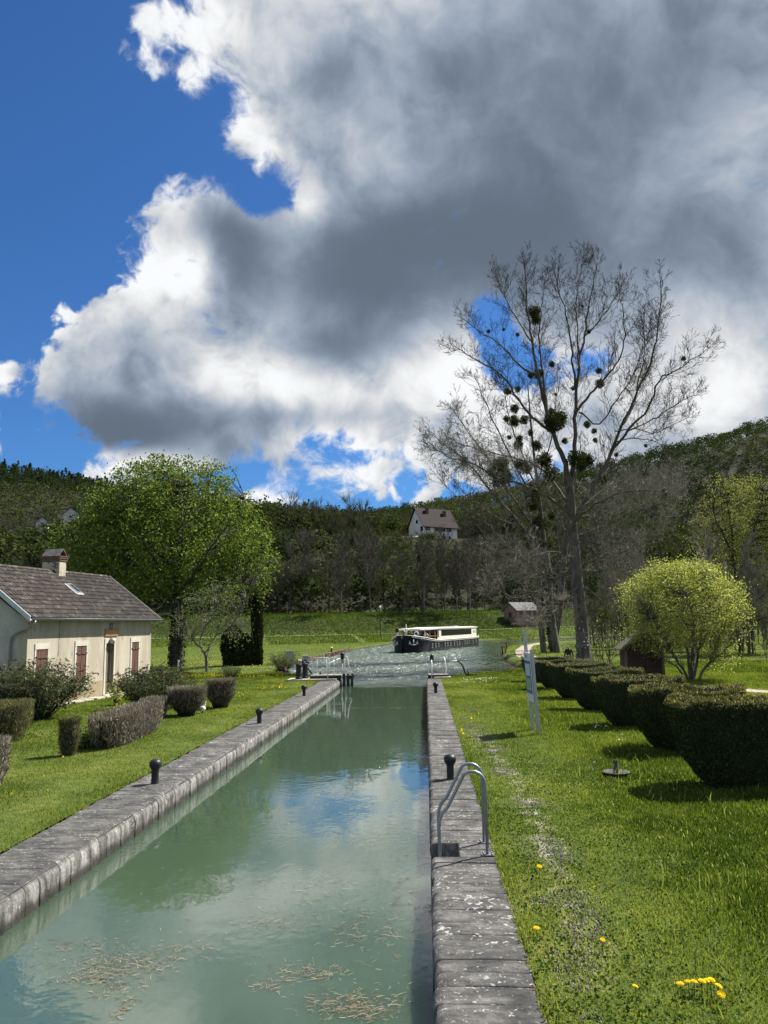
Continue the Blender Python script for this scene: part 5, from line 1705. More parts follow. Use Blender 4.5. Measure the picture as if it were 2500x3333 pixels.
feathery_shrub('feathery_shrub', 'big dark feathery shrub with drooping dry spikes at the left edge, hiding the house corner', -14.6, 28.6, 2.3, 1.8, 2.15, 9500, 190, 60)
feathery_shrub('feathery_shrub', 'dark leafy shrub standing beside the tall one at the very left edge', -17.2, 27.5, 1.9, 1.7, 2.45, 6500, 120, 25)
feathery_shrub('feathery_shrub', 'bushy grey-green shrub with brownish tips in front of the right-hand shutters', -11.2, 31.8, 1.75, 1.5, 1.72, 8500, 170, 55)
feathery_shrub('small_shrub', 'small arching shrub beside the grey electric cabinet', -10.6, 57.5, 1.3, 1.0, 1.55, 1500, 60, 6, M_OLIVE)
feathery_shrub('grass_clump', 'wispy grey-green clump in the lawn left of the capstans', -13.0, 51.5, 0.9, 0.8, 0.75, 700, 50, 0, M_OLIVE)
feathery_shrub('rose_bush', 'thin stems of a leafing bush in front of the house step', -13.4, 33.4, 0.4, 0.5, 1.15, 260, 26, 0, M_LIME)
feathery_shrub('garden_plant', 'low green tuft between the long grey hedge and the upright shrub', -9.5, 21.4, 0.35, 0.35, 0.45, 260, 26, 0, M_OLIVE)

# daffodils by the hedge
M_PETAL = leafmat('yellow_petal', [(0.0, (0.62, 0.42, 0.02)), (1.0, (0.80, 0.60, 0.04))], 0.3, 0.0)
M_STALK = leafmat('flower_stalk', [(0.0, (0.05, 0.10, 0.02)), (1.0, (0.10, 0.17, 0.04))], 0.2, 0.0)
for (x, y, h_, lab) in [(-11.52, 28.9, .46, 'tallest yellow daffodil of the clump beside the grey hedge'), (-11.3, 28.7, .40, 'yellow daffodil nearest the grey hedge in the little clump'), (-11.36, 29.15, .43, 'yellow daffodil at the back of the clump, closest to the house'), (-11.62, 28.6, .33, 'lowest yellow daffodil of the clump beside the grey hedge')]:
    d_ = thing('daffodil', lab, 'flower', (x, y, 0), rnd.random() * 6, 'daffodils by the hedge')
    st_ = MB().tube([(0, 0, -0.02), (0.01, 0, h_)], 0.006, 4)
    for q_ in range(5):
        a = rnd.random() * 6.28
        st_.add([(0, 0, 0), (0.02 * math.cos(a + 1.5), 0.02 * math.sin(a + 1.5), 0.02), (math.cos(a) * .10, math.sin(a) * .10, h_ * rnd.uniform(.6, 1.0))], [(0, 1, 2)])
    st_.build('stalk', M_STALK, d_)
    pe = MB()
    for q_ in range(6):
        a = q_ * math.pi / 3
        c0 = Vector((0.03, 0, h_ + 0.01))
        pe.add([c0, c0 + Vector((0.01, math.cos(a - .4) * .045, math.sin(a - .4) * .045)), c0 + Vector((0.0, math.cos(a) * .075, math.sin(a) * .075)), c0 + Vector((0.01, math.cos(a + .4) * .045, math.sin(a + .4) * .045))], [(0, 1, 2, 3)])
    pe.tube([(0.03, 0, h_ + .01), (0.075, 0, h_ + .01)], [0.016, 0.03], 8, caps=False)
    pe.build('petals', M_PETAL, d_)
# ------------------------------------------------------------------ wooded hills
M_WOODS = leafmat('woodland', [(0.0, (0.022, 0.034, 0.016)), (0.18, (0.036, 0.050, 0.021)), (0.34, (0.060, 0.074, 0.028)), (0.46, (0.085, 0.088, 0.038)), (0.55, (0.046, 0.048, 0.043)), (0.75, (0.062, 0.063, 0.057)), (1.0, (0.115, 0.110, 0.098))], 0.22, 0.0, attr='tint')


def bare_proto(seed, n1, h=1.0, wide=0.34, w_scale=1.0):
    """unit-high leafless tree out of slim blades: trunk, limbs, brush of twigs"""
    r_ = np.random.default_rng(seed)
    V, F = [], []

    def blade(p, q, w0, w1):
        d = q - p
        s_ = np.cross(d, r_.normal(size=3))
        s_ /= np.linalg.norm(s_) + 1e-9
        k = len(V)
        V.extend([p - s_ * w0, p + s_ * w0, q + s_ * w1, q - s_ * w1])
        F.append((k, k + 1, k + 2, k + 3))
    top = np.array([r_.normal(0, .03), r_.normal(0, .03), 0.8])
    for s_ in range(2):
        blade(np.zeros(3), top * 0.5, 0.014 * w_scale, 0.010 * w_scale)
        blade(top * 0.5, top, 0.010 * w_scale, 0.004 * w_scale)
    limbs = []
    for i in range(9):
        z = r_.uniform(0.25, 0.75)
        a = r_.uniform(0, 6.28)
        p = top * z / 0.8
        L = wide * r_.uniform(0.6, 1.0) * (1.15 - 0.7 * (z - 0.25))
        q = p + np.array([math.cos(a) * L, math.sin(a) * L, r_.uniform(0.18, 0.32)])
        q[2] = min(q[2], 0.97)
        blade(p, q, 0.006 * w_scale, 0.003 * w_scale)
        limbs.append((p, q))
    limbs.append((top * 0.4, top))
    limbs.append((top * 0.4, top))
    for i in range(n1):
        p, q = limbs[r_.integers(len(limbs))]
        c = p + (q - p) * r_.uniform(0.35, 1.0)
        d = (q - p) / np.linalg.norm(q - p) * 0.5 + np.array([0, 0, 0.75]) + r_.normal(0, 0.5, 3)
        d /= np.linalg.norm(d)
        e = c + d * r_.uniform(0.10, 0.22)
        blade(c, e, 0.0042 * w_scale, 0.0012)
    return np.array(V), np.array(F)


def leafy_proto(seed, n, cone=False):
    r_ = np.random.default_rng(seed)
    if cone:
        z = 0.12 + 0.88 * r_.random(n)
        rr = (1.02 - z) * 0.24 * r_.uniform(0.5, 1.1, n) + 0.01
        a = r_.uniform(0, 6.28, n)
        C = np.stack([rr * np.cos(a), rr * np.sin(a), z], 1)
    else:
        lob = [(np.array([r_.normal(0, .12), r_.normal(0, .12), r_.uniform(.45, .8)]), r_.uniform(.14, .24)) for _ in range(8)]
        C = []
        while len(C) < n:
            c, R = lob[r_.integers(8)]
            d = r_.normal(size=3)
            d /= np.linalg.norm(d)
            C.append(c + d * R * r_.uniform(0.6, 1.0))
        C = np.array(C)
    A = r_.normal(size=(n, 3))
    A[:, 2] *= 0.6
    A /= np.linalg.norm(A, axis=1, keepdims=True)
    B = np.cross(A, r_.normal(size=(n, 3)))
    B /= np.linalg.norm(B, axis=1, keepdims=True)
    s_ = r_.uniform(0.6, 1.2, (n, 1))
    return quads_from(C, A * 0.045 * s_, B * 0.032 * s_)


PB = [bare_proto(s_, 190, wide=w_) for s_, w_ in ((1, .30), (2, .34), (3, .26), (4, .38))]
PB2 = [bare_proto(s_, 70, wide=w_, w_scale=1.6) for s_, w_ in ((5, .30), (6, .36))]
PL = [leafy_proto(s_, 210) for s_ in (1, 2, 3)]
PL2 = [leafy_proto(s_, 90) for s_ in (4, 5)]
PC = [leafy_proto(s_, 170, True) for s_ in (6, 7)]


def scatter(name, pts, hs, kinds, tints):
    """pts (n,2); kinds: list of proto; one joined mesh"""
    VV, FF, TT, k = [], [], [], 0
    z = height(pts[:, 0], pts[:, 1])
    for (x, y), zz_, h_, pr, ti in zip(pts, z, hs, kinds, tints):
        V, F = pr
        a = rng.uniform(0, 6.28)
        ca, sa = math.cos(a), math.sin(a)
        wx = h_ * rng.uniform(0.8, 1.25)
        Q = np.stack([(V[:, 0] * ca - V[:, 1] * sa) * wx + x, (V[:, 0] * sa + V[:, 1] * ca) * wx + y, V[:, 2] * h_ + zz_ - 0.3], 1)
        VV.append(Q.astype(np.float32))
        FF.append(F + k)
        TT.append(np.full(len(V), ti, np.float32))
        k += len(V)
    o = npobj(name, np.concatenate(VV), [np.concatenate(FF)], [M_WOODS], attrs={'tint': np.concatenate(TT)})
    tag(o, kind='stuff')
    return o


def jitter_grid(x0, x1, y0, y1, d):
    gx, gy = np.meshgrid(np.arange(x0, x1, d), np.arange(y0, y1, d))
    p = np.stack([gx.ravel(), gy.ravel()], 1) + rng.uniform(-0.48, 0.48, (gx.size, 2)) * d
    return p


def in_view(p, lo=-0.68, hi=0.60):
    r_ = p[:, 0] / p[:, 1]
    return (r_ > lo) & (r_ < hi)


HOUSE2 = np.array([3.5, 262.0])             # the white house on the hill
p = jitter_grid(-230, 210, 150, 330, 4.4)
dr, sd, _ = seg_dist(p[:, 0], p[:, 1], ROAD, False)
s = dr * sd
ok = (s > 19) & (s < 150) & in_view(p)
# clearing round the house, and nothing tall in front of it
dx, dy = p[:, 0] - HOUSE2[0], p[:, 1] - HOUSE2[1]
front = (np.abs(dx * 1.0 - dy * 0.02) < 17) & (dy < 16) & (dy > -34)
p = p[ok & ~((np.abs(dx) < 17) & (np.abs(dy) < 15))]
s_p = s[ok & ~((np.abs(dx) < 17) & (np.abs(dy) < 15))]
dx, dy = p[:, 0] - HOUSE2[0], p[:, 1] - HOUSE2[1]
n = len(p)
kn = vnoise(p[:, 0], p[:, 1], 0.022, 3, 8) + rng.normal(0, 0.10, n)
hs = rng.uniform(8, 13, n)
lowf = (np.abs(dx + 2) < 19) & (dy < 0) & (dy > -48)
hs = np.where(lowf, np.interp(dy, [-48, -12], [9.0, 2.4]) * rng.uniform(.7, 1.05, n), hs)
# further to the sides the trees by the road stand lower
kinds, tints = [], []
for i in range(n):
    if kn[i] > 0.53 and not lowf[i] or (lowf[i] and rng.random() < 0.6):
        kinds.append(PL[rng.integers(3)])
        tints.append(rng.uniform(0.08, 0.40))
    elif kn[i] < 0.36 and rng.random() < 0.5:
        kinds.append(PC[rng.integers(2)] if rng.random() < .3 else PL[rng.integers(3)])
        tints.append(rng.uniform(0.0, 0.24))
    else:
        kinds.append(PB[rng.integers(4)])
        tints.append(rng.uniform(0.5, 0.84))
scatter('woodland', p, hs, kinds, tints)

# undergrowth along the foot of the wood
p = jitter_grid(-200, 190, 150, 250, 3.0)
dr, sd, _ = seg_dist(p[:, 0], p[:, 1], ROAD, False)
s = dr * sd
p = p[(s > 16.5) & (s < 32) & in_view(p)]
n = len(p)
kk = rng.random(n)
scatter('undergrowth', p, rng.uniform(1.4, 3.6, n), [PB[rng.integers(4)] if q_ < .6 else PL2[rng.integers(2)] for q_ in kk], np.where(kk < .6, rng.uniform(.5, .85, n), rng.uniform(.05, .42, n)))

# brambles and young growth over the slope
p = jitter_grid(-120, 130, 170, 300, 3.3)
dr, sd, _ = seg_dist(p[:, 0], p[:, 1], ROAD, False)
s = dr * sd
p = p[(s > 30) & (s < 112) & in_view(p, -.5, .5) & ~((np.abs(p[:, 0] - HOUSE2[0] - 3) < 14) & (np.abs(p[:, 1] - HOUSE2[1] - 4) < 11))]
n = len(p)
scatter('undergrowth', p, rng.uniform(1.6, 3.4, n), [PL2[rng.integers(2)] for _ in range(n)], np.clip(.22 + (vnoise(p[:, 0], p[:, 1], .05, 3, 91) - .5) * .7 + rng.normal(0, .05, n), .02, .45))

p = jitter_grid(-22, 26, 226, 257, 2.3)
n = len(p)
scatter('shrubbery', p, rng.uniform(2.2, 4.2, n) * np.interp(p[:, 1], [243, 250], [1, .45]), [PL[rng.integers(3)] for _ in range(n)], np.clip(.30 + (vnoise(p[:, 0], p[:, 1], .08, 3, 95) - .5) * .6 + rng.normal(0, .05, n), .05, .46))

# the far hills right and left
p = jitter_grid(-420, 420, 230, 640, 5.8)
dr, sd, _ = seg_dist(p[:, 0], p[:, 1], ROAD, False)
s = dr * sd
z0 = height(p[:, 0], p[:, 1])
z1 = height(p[:, 0] * 0.985, p[:, 1] * 0.985)
el_ = (z0 - CZ) / p[:, 1]
ok = (s > 150) & in_view(p) & ((z0 - z1) > -1.2)
ok |= (s > 95) & (p[:, 0] < -60) & in_view(p) & ((z0 - z1) > -1.2)
ok |= (s > 95) & (p[:, 0] > 80) & in_view(p) & ((z0 - z1) > -1.2)
p = p[ok]
n = len(p)
kn = vnoise(p[:, 0], p[:, 1], 0.012, 3, 21)
low = height(p[:, 0], p[:, 1]) < np.where(p[:, 0] < 0, 44, 30)
kinds, tints = [], []
for i in range(n):
    q_ = rng.random()
    if low[i] and q_ < 0.75:
        kinds.append(PB2[rng.integers(2)])
        tints.append(rng.uniform(0.5, 0.8))
    elif p[i, 0] < -60 and height(p[i:i + 1, 0], p[i:i + 1, 1])[0] > 74:
        kinds.append(PC[rng.integers(2)] if q_ < .5 else PL2[rng.integers(2)])
        tints.append(rng.uniform(0.0, 0.12))
    else:
        kinds.append(PL2[rng.integers(2)])
        tints.append(np.clip(0.20 + (kn[i] - 0.5) * 0.7 + rng.normal(0, .06), 0.02, 0.40) if p[i, 0] > 0 else np.clip(0.14 + (kn[i] - 0.5) * 0.6 + rng.normal(0, .06), 0.0, 0.36))
scatter('woodland', p, rng.uniform(8.5, 13.5, n), kinds, tints)

# the thicket on the right, between the hut and the hill
p = jitter_grid(17, 100, 56, 150, 3.1)
dp, _, inp = seg_dist(p[:, 0], p[:, 1], POOL, True)
dr, sd, _ = seg_dist(p[:, 0], p[:, 1], ROAD, False)
u_ = p[:, 0] / p[:, 1]
p = p[~inp & (dp > 4) & (sd * dr < -8) & (u_ < 0.62) & (u_ > 0.17) & (p[:, 0] > np.interp(p[:, 1], [56, 70, 90, 110, 150], [24, 21, 19.5, 22, 30]))]
n = len(p)
kk = rng.random(n)
hs = rng.uniform(2.5, 6.5, n) * np.interp(p[:, 1], [56, 75, 150], [0.6, 1.0, 1.35])
scatter('thicket', p, hs, [PB[rng.integers(4)] if q_ < .85 else PL2[rng.integers(2)] for q_ in kk], np.where(kk < .85, rng.uniform(.6, 1.0, n), rng.uniform(.3, .46, n)))

# trees one can tell apart along the foot of the hill
def edge_tree(x, y, h_, r_, lab, lean=0.0, kids=(7, 5), mw=None, name='bare_tree', lv=2):
    z_ = H(x, y)
    t_ = thing(name, lab, 'tree', (x, y, z_), 0, 'bare trees along the foot of the wooded hill')
    w_ = Wood()
    P_, R_ = w_.limb([(0, 0, -0.3), (lean * 0.2 * h_, 0, h_ * .3), (lean * .5 * h_, rng.normal(0, .2), h_ * .6), (lean * .8 * h_, 0, h_)], r_, 0.04, 6, 3, 0.05)
    wt = Wood()
    wt.tube(P_[:5], R_[:5] * 1.04, 8)
    wt.obj('trunk', mw or M_TWIG, t_)
    sprout(w_, [(P_, R_)], 3.4, (h_ * .16, h_ * .34), 0.14, lv, 0.22, kids, 0.022, (28, 55), 0.15, 0.1, 0.05)
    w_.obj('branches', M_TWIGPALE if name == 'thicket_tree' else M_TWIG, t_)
    return t_


M_PALETRUNK = mat('pale_trunk', (0.085, 0.08, 0.072), (0.14, 0.132, 0.118), 0.9, 2.0, 0, stretch=(1, 1, .3))
for (u, vb, vt, Y, lab, ln, mw) in [
        (661, 1325, 1165, 176, 'slim bare tree at the foot of the hill, left of the forked pale one', 0.0, None),
        (625, 1328, 1190, 176, 'leftmost bare tree along the hill foot, close to the leafy crown', 0.02, None),
        (737, 1342, 1185, 172, 'forked pale-trunked bare tree standing forward on the grass bank', 0.03, M_PALETRUNK),
        (800, 1330, 1150, 182, 'bare tree rising behind the slim dark lamp post', -0.02, None),
        (917, 1350, 1170, 184, 'bare tree with pale stem above the barge bow', 0.01, M_PALETRUNK),
        (962, 1345, 1160, 190, 'bare tree above the middle of the barge cabin', -0.02, None),
        (988, 1345, 1190, 188, 'thin pale bare tree above the right half of the barge cabin', 0.03, M_PALETRUNK),
        (1017, 1352, 1150, 186, 'bare tree with tall straight stem above the barge stern', 0.0, M_PALETRUNK),
        (868, 1350, 1270, 176, 'small dark tree leaning right on the bank near the barge bow', 0.35, None)]:
    b0, b1 = W(u, vb, Y), W(u, vt, Y)
    edge_tree(b0.x, Y, b1.z - H(b0.x, Y), 0.2 if ln < .3 else .13, lab, ln, (7, 5), mw)
# and by the thicket on the right
for (x, y, h_, lab) in [(24, 66, 9.5, 'brown bare tree at the right edge below the willow'), (30, 84, 13, 'bare brown tree right of the banded poplar, low in front of the hill'), (23, 92, 11, 'bare bushy tree between banded poplar and willow'), (29, 72, 10, 'crooked bare tree right beside the willow stem'), (21, 80, 9, 'low spreading bare tree behind the wooden hut'), (27, 104, 14, 'taller bare tree farther behind the wooden hut')]:
    edge_tree(x, y, h_, 0.16, lab, rng.normal(0, .08), (8, 6), None, 'thicket_tree')
# ------------------------------------------------------------------ people: one skinned body each
M_SKIN = mat('skin', (0.48, 0.31, 0.23), None, 0.6)
M_NAVY = mat('dark_jacket', (0.012, 0.013, 0.022), (0.02, 0.021, 0.032), 0.85, 9)
M_LIGHTJ = mat('light_blue_jacket', (0.30, 0.33, 0.46), (0.40, 0.43, 0.55), 0.85, 9)
M_WHITETR = mat('white_trousers', (0.62, 0.61, 0.58), (0.52, 0.51, 0.49), 0.85, 9)
M_GREYTR = mat('grey_trousers', (0.05, 0.05, 0.06), (0.075, 0.075, 0.085), 0.85, 9)
M_HAIRD = mat('dark_hair', (0.02, 0.016, 0.012), (0.04, 0.03, 0.022), 0.7, 20)
M_HAIRG = mat('grey_hair', (0.22, 0.21, 0.20), (0.3, 0.29, 0.27), 0.7, 20)
M_SHOE = mat('shoe', (0.03, 0.028, 0.026), None, 0.6)


def person(lab, loc, rz, jacket, trousers, hair, stride=0.0, arms='down', hgt=1.74):
    k = hgt / 1.74
    J = {}
    E_ = []
    P_ = []
    R_ = []

    def v(n, p, r):
        J[n] = len(P_)
        P_.append(tuple(x * k for x in p))
        R_.append((r * k, r * k * 0.92))

    def e(a, b):
        E_.append((J[a], J[b]))
    v('pelvis', (0, 0, 0.94), .15)
    v('waist', (0, 0.01, 1.10), .135)
    v('chest', (0, 0.02, 1.30), .165)
    v('neckb', (0, 0.0, 1.45), .075)
    v('neck', (0, 0.02, 1.52), .055)
    v('head', (0, 0.03, 1.61), .098)
    v('crown', (0, 0.03, 1.69), .075)
    e('pelvis', 'waist'), e('waist', 'chest'), e('chest', 'neckb'), e('neckb', 'neck'), e('neck', 'head'), e('head', 'crown')
    for s_, t in ((-1, 'l'), (1, 'r')):
        st = stride * s_
        v('hip' + t, (0.095 * s_, 0, 0.88), .10)
        v('knee' + t, (0.10 * s_, st * 0.55 + 0.03, 0.48), .062)
        v('ank' + t, (0.105 * s_, st - 0.03, 0.09 if st >= 0 else 0.13), .042)
        v('toe' + t, (0.11 * s_, st + 0.16, 0.035 if st >= 0 else 0.04), .038)
        e('pelvis', 'hip' + t), e('hip' + t, 'knee' + t), e('knee' + t, 'ank' + t), e('ank' + t, 'toe' + t)
        v('sh' + t, (0.185 * s_, 0.0, 1.41), .075)
        e('chest', 'sh' + t)
        if arms == 'front':
            v('elb' + t, (0.25 * s_, 0.06, 1.16), .052)
            v('wri' + t, (0.12 * s_, 0.28, 1.12), .038)
            v('hand' + t, (0.08 * s_, 0.36, 1.13), .036)
            v('fin' + t, (0.03 * s_, 0.40, 1.12), .02)
        else:
            v('elb' + t, (0.25 * s_, -st * 0.25 - 0.02, 1.14), .052)
            v('wri' + t, (0.25 * s_, -st * 0.5 + 0.05, 0.90), .038)
            v('hand' + t, (0.245 * s_, -st * 0.55 + 0.07, 0.82), .036)
            v('fin' + t, (0.235 * s_, -st * 0.55 + 0.09, 0.74), .02)
        e('sh' + t, 'elb' + t), e('elb' + t, 'wri' + t), e('wri' + t, 'hand' + t), e('hand' + t, 'fin' + t)
    v('nose', (0, 0.125, 1.60), .018)
    e('head', 'nose')
    me = bpy.data.meshes.new('body')
    me.from_pydata(P_, E_, [])
    o = bpy.data.objects.new('tmp', me)
    COL.objects.link(o)
    sk = o.modifiers.new('skin', 'SKIN')
    sb = o.modifiers.new('sub', 'SUBSURF')
    sb.levels = sb.render_levels = 2
    for d, r in zip(me.skin_vertices[0].data, R_):
        d.radius = r
    me.skin_vertices[0].data[0].use_root = True
    dg = bpy.context.evaluated_depsgraph_get()
    ev = bpy.data.meshes.new_from_object(o.evaluated_get(dg))
    bpy.data.objects.remove(o)
    ev.materials.clear()
    for m_ in (M_SKIN, jacket, trousers, hair, M_SHOE):
        ev.materials.append(m_)
    for p in ev.polygons:
        c = p.center / k
        i = 0
        if c.z < 0.10:
            i = 4
        elif c.z < 0.97 and abs(c.x) < 0.20:
            i = 2
        elif c.z < 1.49 and c.z > (0.87 if arms != 'front' else 1.0) and not (arms == 'front' and c.y > 0.27):
            i = 1
        elif c.z > 1.655 or (c.z > 1.54 and c.y < 0.02):
            i = 3
        p.material_index = i
        p.use_smooth = True
    ev.name = 'person'
    t = bpy.data.objects.new('person', ev)
    t.location = loc
    t.rotation_euler = (0, 0, rz)
    COL.objects.link(t)
    return tag(t, lab, 'person')


person('person in a dark jacket seen from behind, walking away past the hedges', (9.2, 51.0, 0.02), math.radians(8), M_NAVY, M_GREYTR, M_HAIRG, 0.22)

# ------------------------------------------------------------------ the hotel barge
M_HULL = mat('dark_blue_hull', (0.004, 0.005, 0.014), (0.007, 0.008, 0.018), 0.42, 2, spec=0.22)
M_HULL2 = mat('black_green_hull', (0.012, 0.014, 0.013), (0.022, 0.024, 0.022), 0.5, 1.5, spec=0.25)
M_CREAM = mat('cream_paint', (0.70, 0.69, 0.62), (0.62, 0.61, 0.55), 0.4, 1.2, spots=[(0.9, 0.66, 0.74, (0.46, 0.44, 0.38))], stretch=(1.5, 1.5, .3))
M_DECK = mat('teak_deck', (0.20, 0.13, 0.075), (0.27, 0.18, 0.11), 0.7, 6)
M_SILVER = mat('silver_paint', (0.55, 0.60, 0.68), (0.48, 0.53, 0.60), 0.4, 5)
M_TINT = mat('tinted_glass', (0.006, 0.007, 0.009), None, 0.25, spec=0.12)
M_BRASS = mat('varnished_wood', (0.22, 0.11, 0.045), (0.30, 0.16, 0.07), 0.4, 6)
bow_w, stern_w = np.array((-3.0, 102.5)), np.array((7.1, 132.3))
hd = bow_w - stern_w
BL = float(np.linalg.norm(hd))
hd = hd / BL
barge = thing('hotel_barge', 'long dark hulled passenger barge with cream cabin and two silver anchors on its bow', 'boat', (stern_w[0], stern_w[1], -0.4), math.atan2(hd[1], hd[0]))
# local axes: x towards the bow, y to port (towards the camera side), z up from the waterline
HB = 2.5


def half(x):
    """half breadth of the deck line"""
    f = BL - x
    a = HB * (1 - max(0, (4.2 - f) / 4.2) ** 2.3) ** 0.62 if f < 4.2 else HB
    if x < 2.4:
        a = min(a, HB * math.sqrt(max(0.0, 1 - ((2.4 - x) / 2.6) ** 2)))
    return max(a, 0.06)


def sheer(x):
    f = BL - x
    return 1.50 + (0.78 * ((9 - f) / 9) ** 1.8 if f < 9 else 0) + (0.22 * ((6 - x) / 6) ** 2 if x < 6 else 0)


xsn = np.concatenate([np.linspace(0.0, 3, 9), np.linspace(4, BL - 5, 14), np.linspace(BL - 4.2, BL - 0.02, 18)])
rows_f = [(-0.7, .70), (0.0, .90), (0.45, .97), (0.8, 1.0)]


def hull_rows(side):
    R_ = []
    for x in xsn:
        hb, sh = half(x), sheer(x)
        f = BL - x
        fl = 0.10 if f < 4 else 0.03
        pts = []
        for zf, kf in ((-0.8, 1 - fl * 1.6), (0.0, 1 - fl), (0.55, 1 - fl * .45), (0.80, 1 - fl * .2), (1.0, 1.0)):
            z = zf * sh if zf > 0 else zf
            rake = 0.10 * max(0, zf) if f < 1.5 else 0
            pts.append((x + rake * (1 - f / 1.5) if f < 1.5 else x, side * hb * kf, z))
        R_.append(pts)
    return R_


hm = MB()
for side in (1, -1):
    R_ = hull_rows(side)
    nr_ = len(R_[0])
    V = [p for r_ in R_ for p in r_]
    F, k = [], 0
    for i in range(len(R_) - 1):
        for j in range(nr_ - 1):
            f = (i * nr_ + j, (i + 1) * nr_ + j, (i + 1) * nr_ + j + 1, i * nr_ + j + 1)
            F.append(f if side < 0 else f[::-1])
    base_ = len(hm.f)
    hm.add(V, F, 0, True)
    for q_, f in enumerate(F):
        xm = sum(V[i][0] for i in f) / 4
        hm.mi[base_ + q_] = 0 if xm > BL - 9.5 else 1
# transom and stem cap
Rp, Rs = hull_rows(1)[0], hull_rows(-1)[0]
hm.add(list(Rp) + list(Rs), [(j, j + 1, len(Rp) + j + 1, len(Rp) + j) for j in range(len(Rp) - 1)], 1)
hm.build('hull', [M_HULL, M_HULL2], barge)
# deck, a little under the rail
V, F = [], []
for i, x in enumerate(xsn):
    d = 0.42 if BL - x < 9 else 0.12
    V += [(x, half(x) * .97, sheer(x) - d), (x, -half(x) * .97, sheer(x) - d)]
F = [(2 * i, 2 * i + 1, 2 * i + 3, 2 * i + 2) for i in range(len(xsn) - 1)]
MB().add(V, [f[::-1] for f in F]).build('deck', M_DECK, barge)
# rails and rubbing strips
for side in (1, -1):
    for nm, zf, r_, m_, x0 in (('gunwale', 1.0, 0.055, M_CREAM, 0.0), ('rubbing_strip', 0.80, 0.05, M_HULL, 0.0), ('painted_line', 0.89, 0.03, M_CREAM, 0.0)):
        MB().tube([(x, side * (half(x) * (1.0 if zf > .9 else .995) + 0.012), sheer(x) * zf) for x in xsn if x >= x0], r_, 6).build(nm, m_, barge)
MB().tube([(BL + 0.02, 0, -0.3), (BL + 0.06, 0, 1.2), (BL + 0.10, 0, sheer(BL) + 0.18)], 0.07, 8).build('stem_post', M_HULL, barge)
# anchors on the bow: shank, curved arms, flukes
for side in (1, -1):
    xa = BL - 0.62
    nx_, ny_ = 0.86, side * 0.5
    c = Vector((xa + 0.07, side * (half(xa) + 0.10), 0))
    tng = Vector((-ny_ / abs(ny_) * 0 - 0.5, side * 0.86, 0)).normalized()
    an = MB()
    z0 = 1.02
    an.tube([c + Vector((0, 0, z0 + 0.72)), c + Vector((0, 0, z0))], 0.06, 6)
    an.tube([c + tng * (0.48 * math.sin(a_)) + Vector((0, 0, z0 + 0.28 - 0.28 * math.cos(a_) * 1.0)) for a_ in np.linspace(-1.45, 1.45, 9)], 0.065, 6)
    anc = an.build('anchor', M_SILVER, barge)
    for q_ in (-1, 1):
        p0 = c + tng * (0.50 * q_) + Vector((0, 0, z0 + 0.22))
        nn = Vector((nx_, ny_, 0)) * 0.05
        MB().prism([p0 + tng * .15 * q_ - Vector((0, 0, .12)), p0 + tng * (.02 * q_) + Vector((0, 0, .36)), p0 - tng * (.16 * q_) - Vector((0, 0, .06))], nn).build('fluke', M_SILVER, anc)
    hp = MB().lathe([(0.10, -0.03), (0.12, 0.0), (0.10, 0.03)], n=12).build('hawse_pipe', M_IRON, barge)
    hp.location = c + Vector((-0.02, 0, 1.85))
    hp.rotation_euler = (math.pi / 2, 0, math.atan2(tng.y, tng.x))
# bow name boards
for side in (1, -1):
    V = []
    for x in np.linspace(BL - 2.3, BL - 0.5, 6):
        for zf in (0.90, 0.975):
            V.append((x + .01, side * (half(x) + 0.05), sheer(x) * zf))
    F = [(2 * i, 2 * i + 1, 2 * i + 3, 2 * i + 2) for i in range(5)]
    MB().add(V, F if side > 0 else [f[::-1] for f in F]).build('name_board', M_SILVER, barge)
# hull windows
for x in [3.9, 5.8, 8.2, 9.4, 10.6, 13.6, 14.9, 16.3, 18.2, 19.6, 20.9, 23.9, 25.3, 26.7]:
    for side in (1, -1):
        w_ = MB().box((x, side * (HB + 0.0), 0.82), (0.30, 0.05, 0.50)).build('window', M_SILVER if False else M_HULL2, barge)
        fr = MB()
        for dx_ in (-.16, .16):
            fr.box((x + dx_, side * (HB + 0.02), 0.82), (0.04, 0.05, 0.56))
        for dz_ in (-.26, .26):
            fr.box((x, side * (HB + 0.019), 0.82 + dz_), (0.36, 0.05, 0.04))
        fr.build('frame', mat('window_trim', (0.42, 0.44, 0.42), None, 0.5) if 'window_trim' not in MATS else MATS['window_trim'], w_)
        MB().box((x, side * (HB + 0.012), 0.82), (0.27, 0.05, 0.47)).build('pane', M_DARKGLASS, w_)
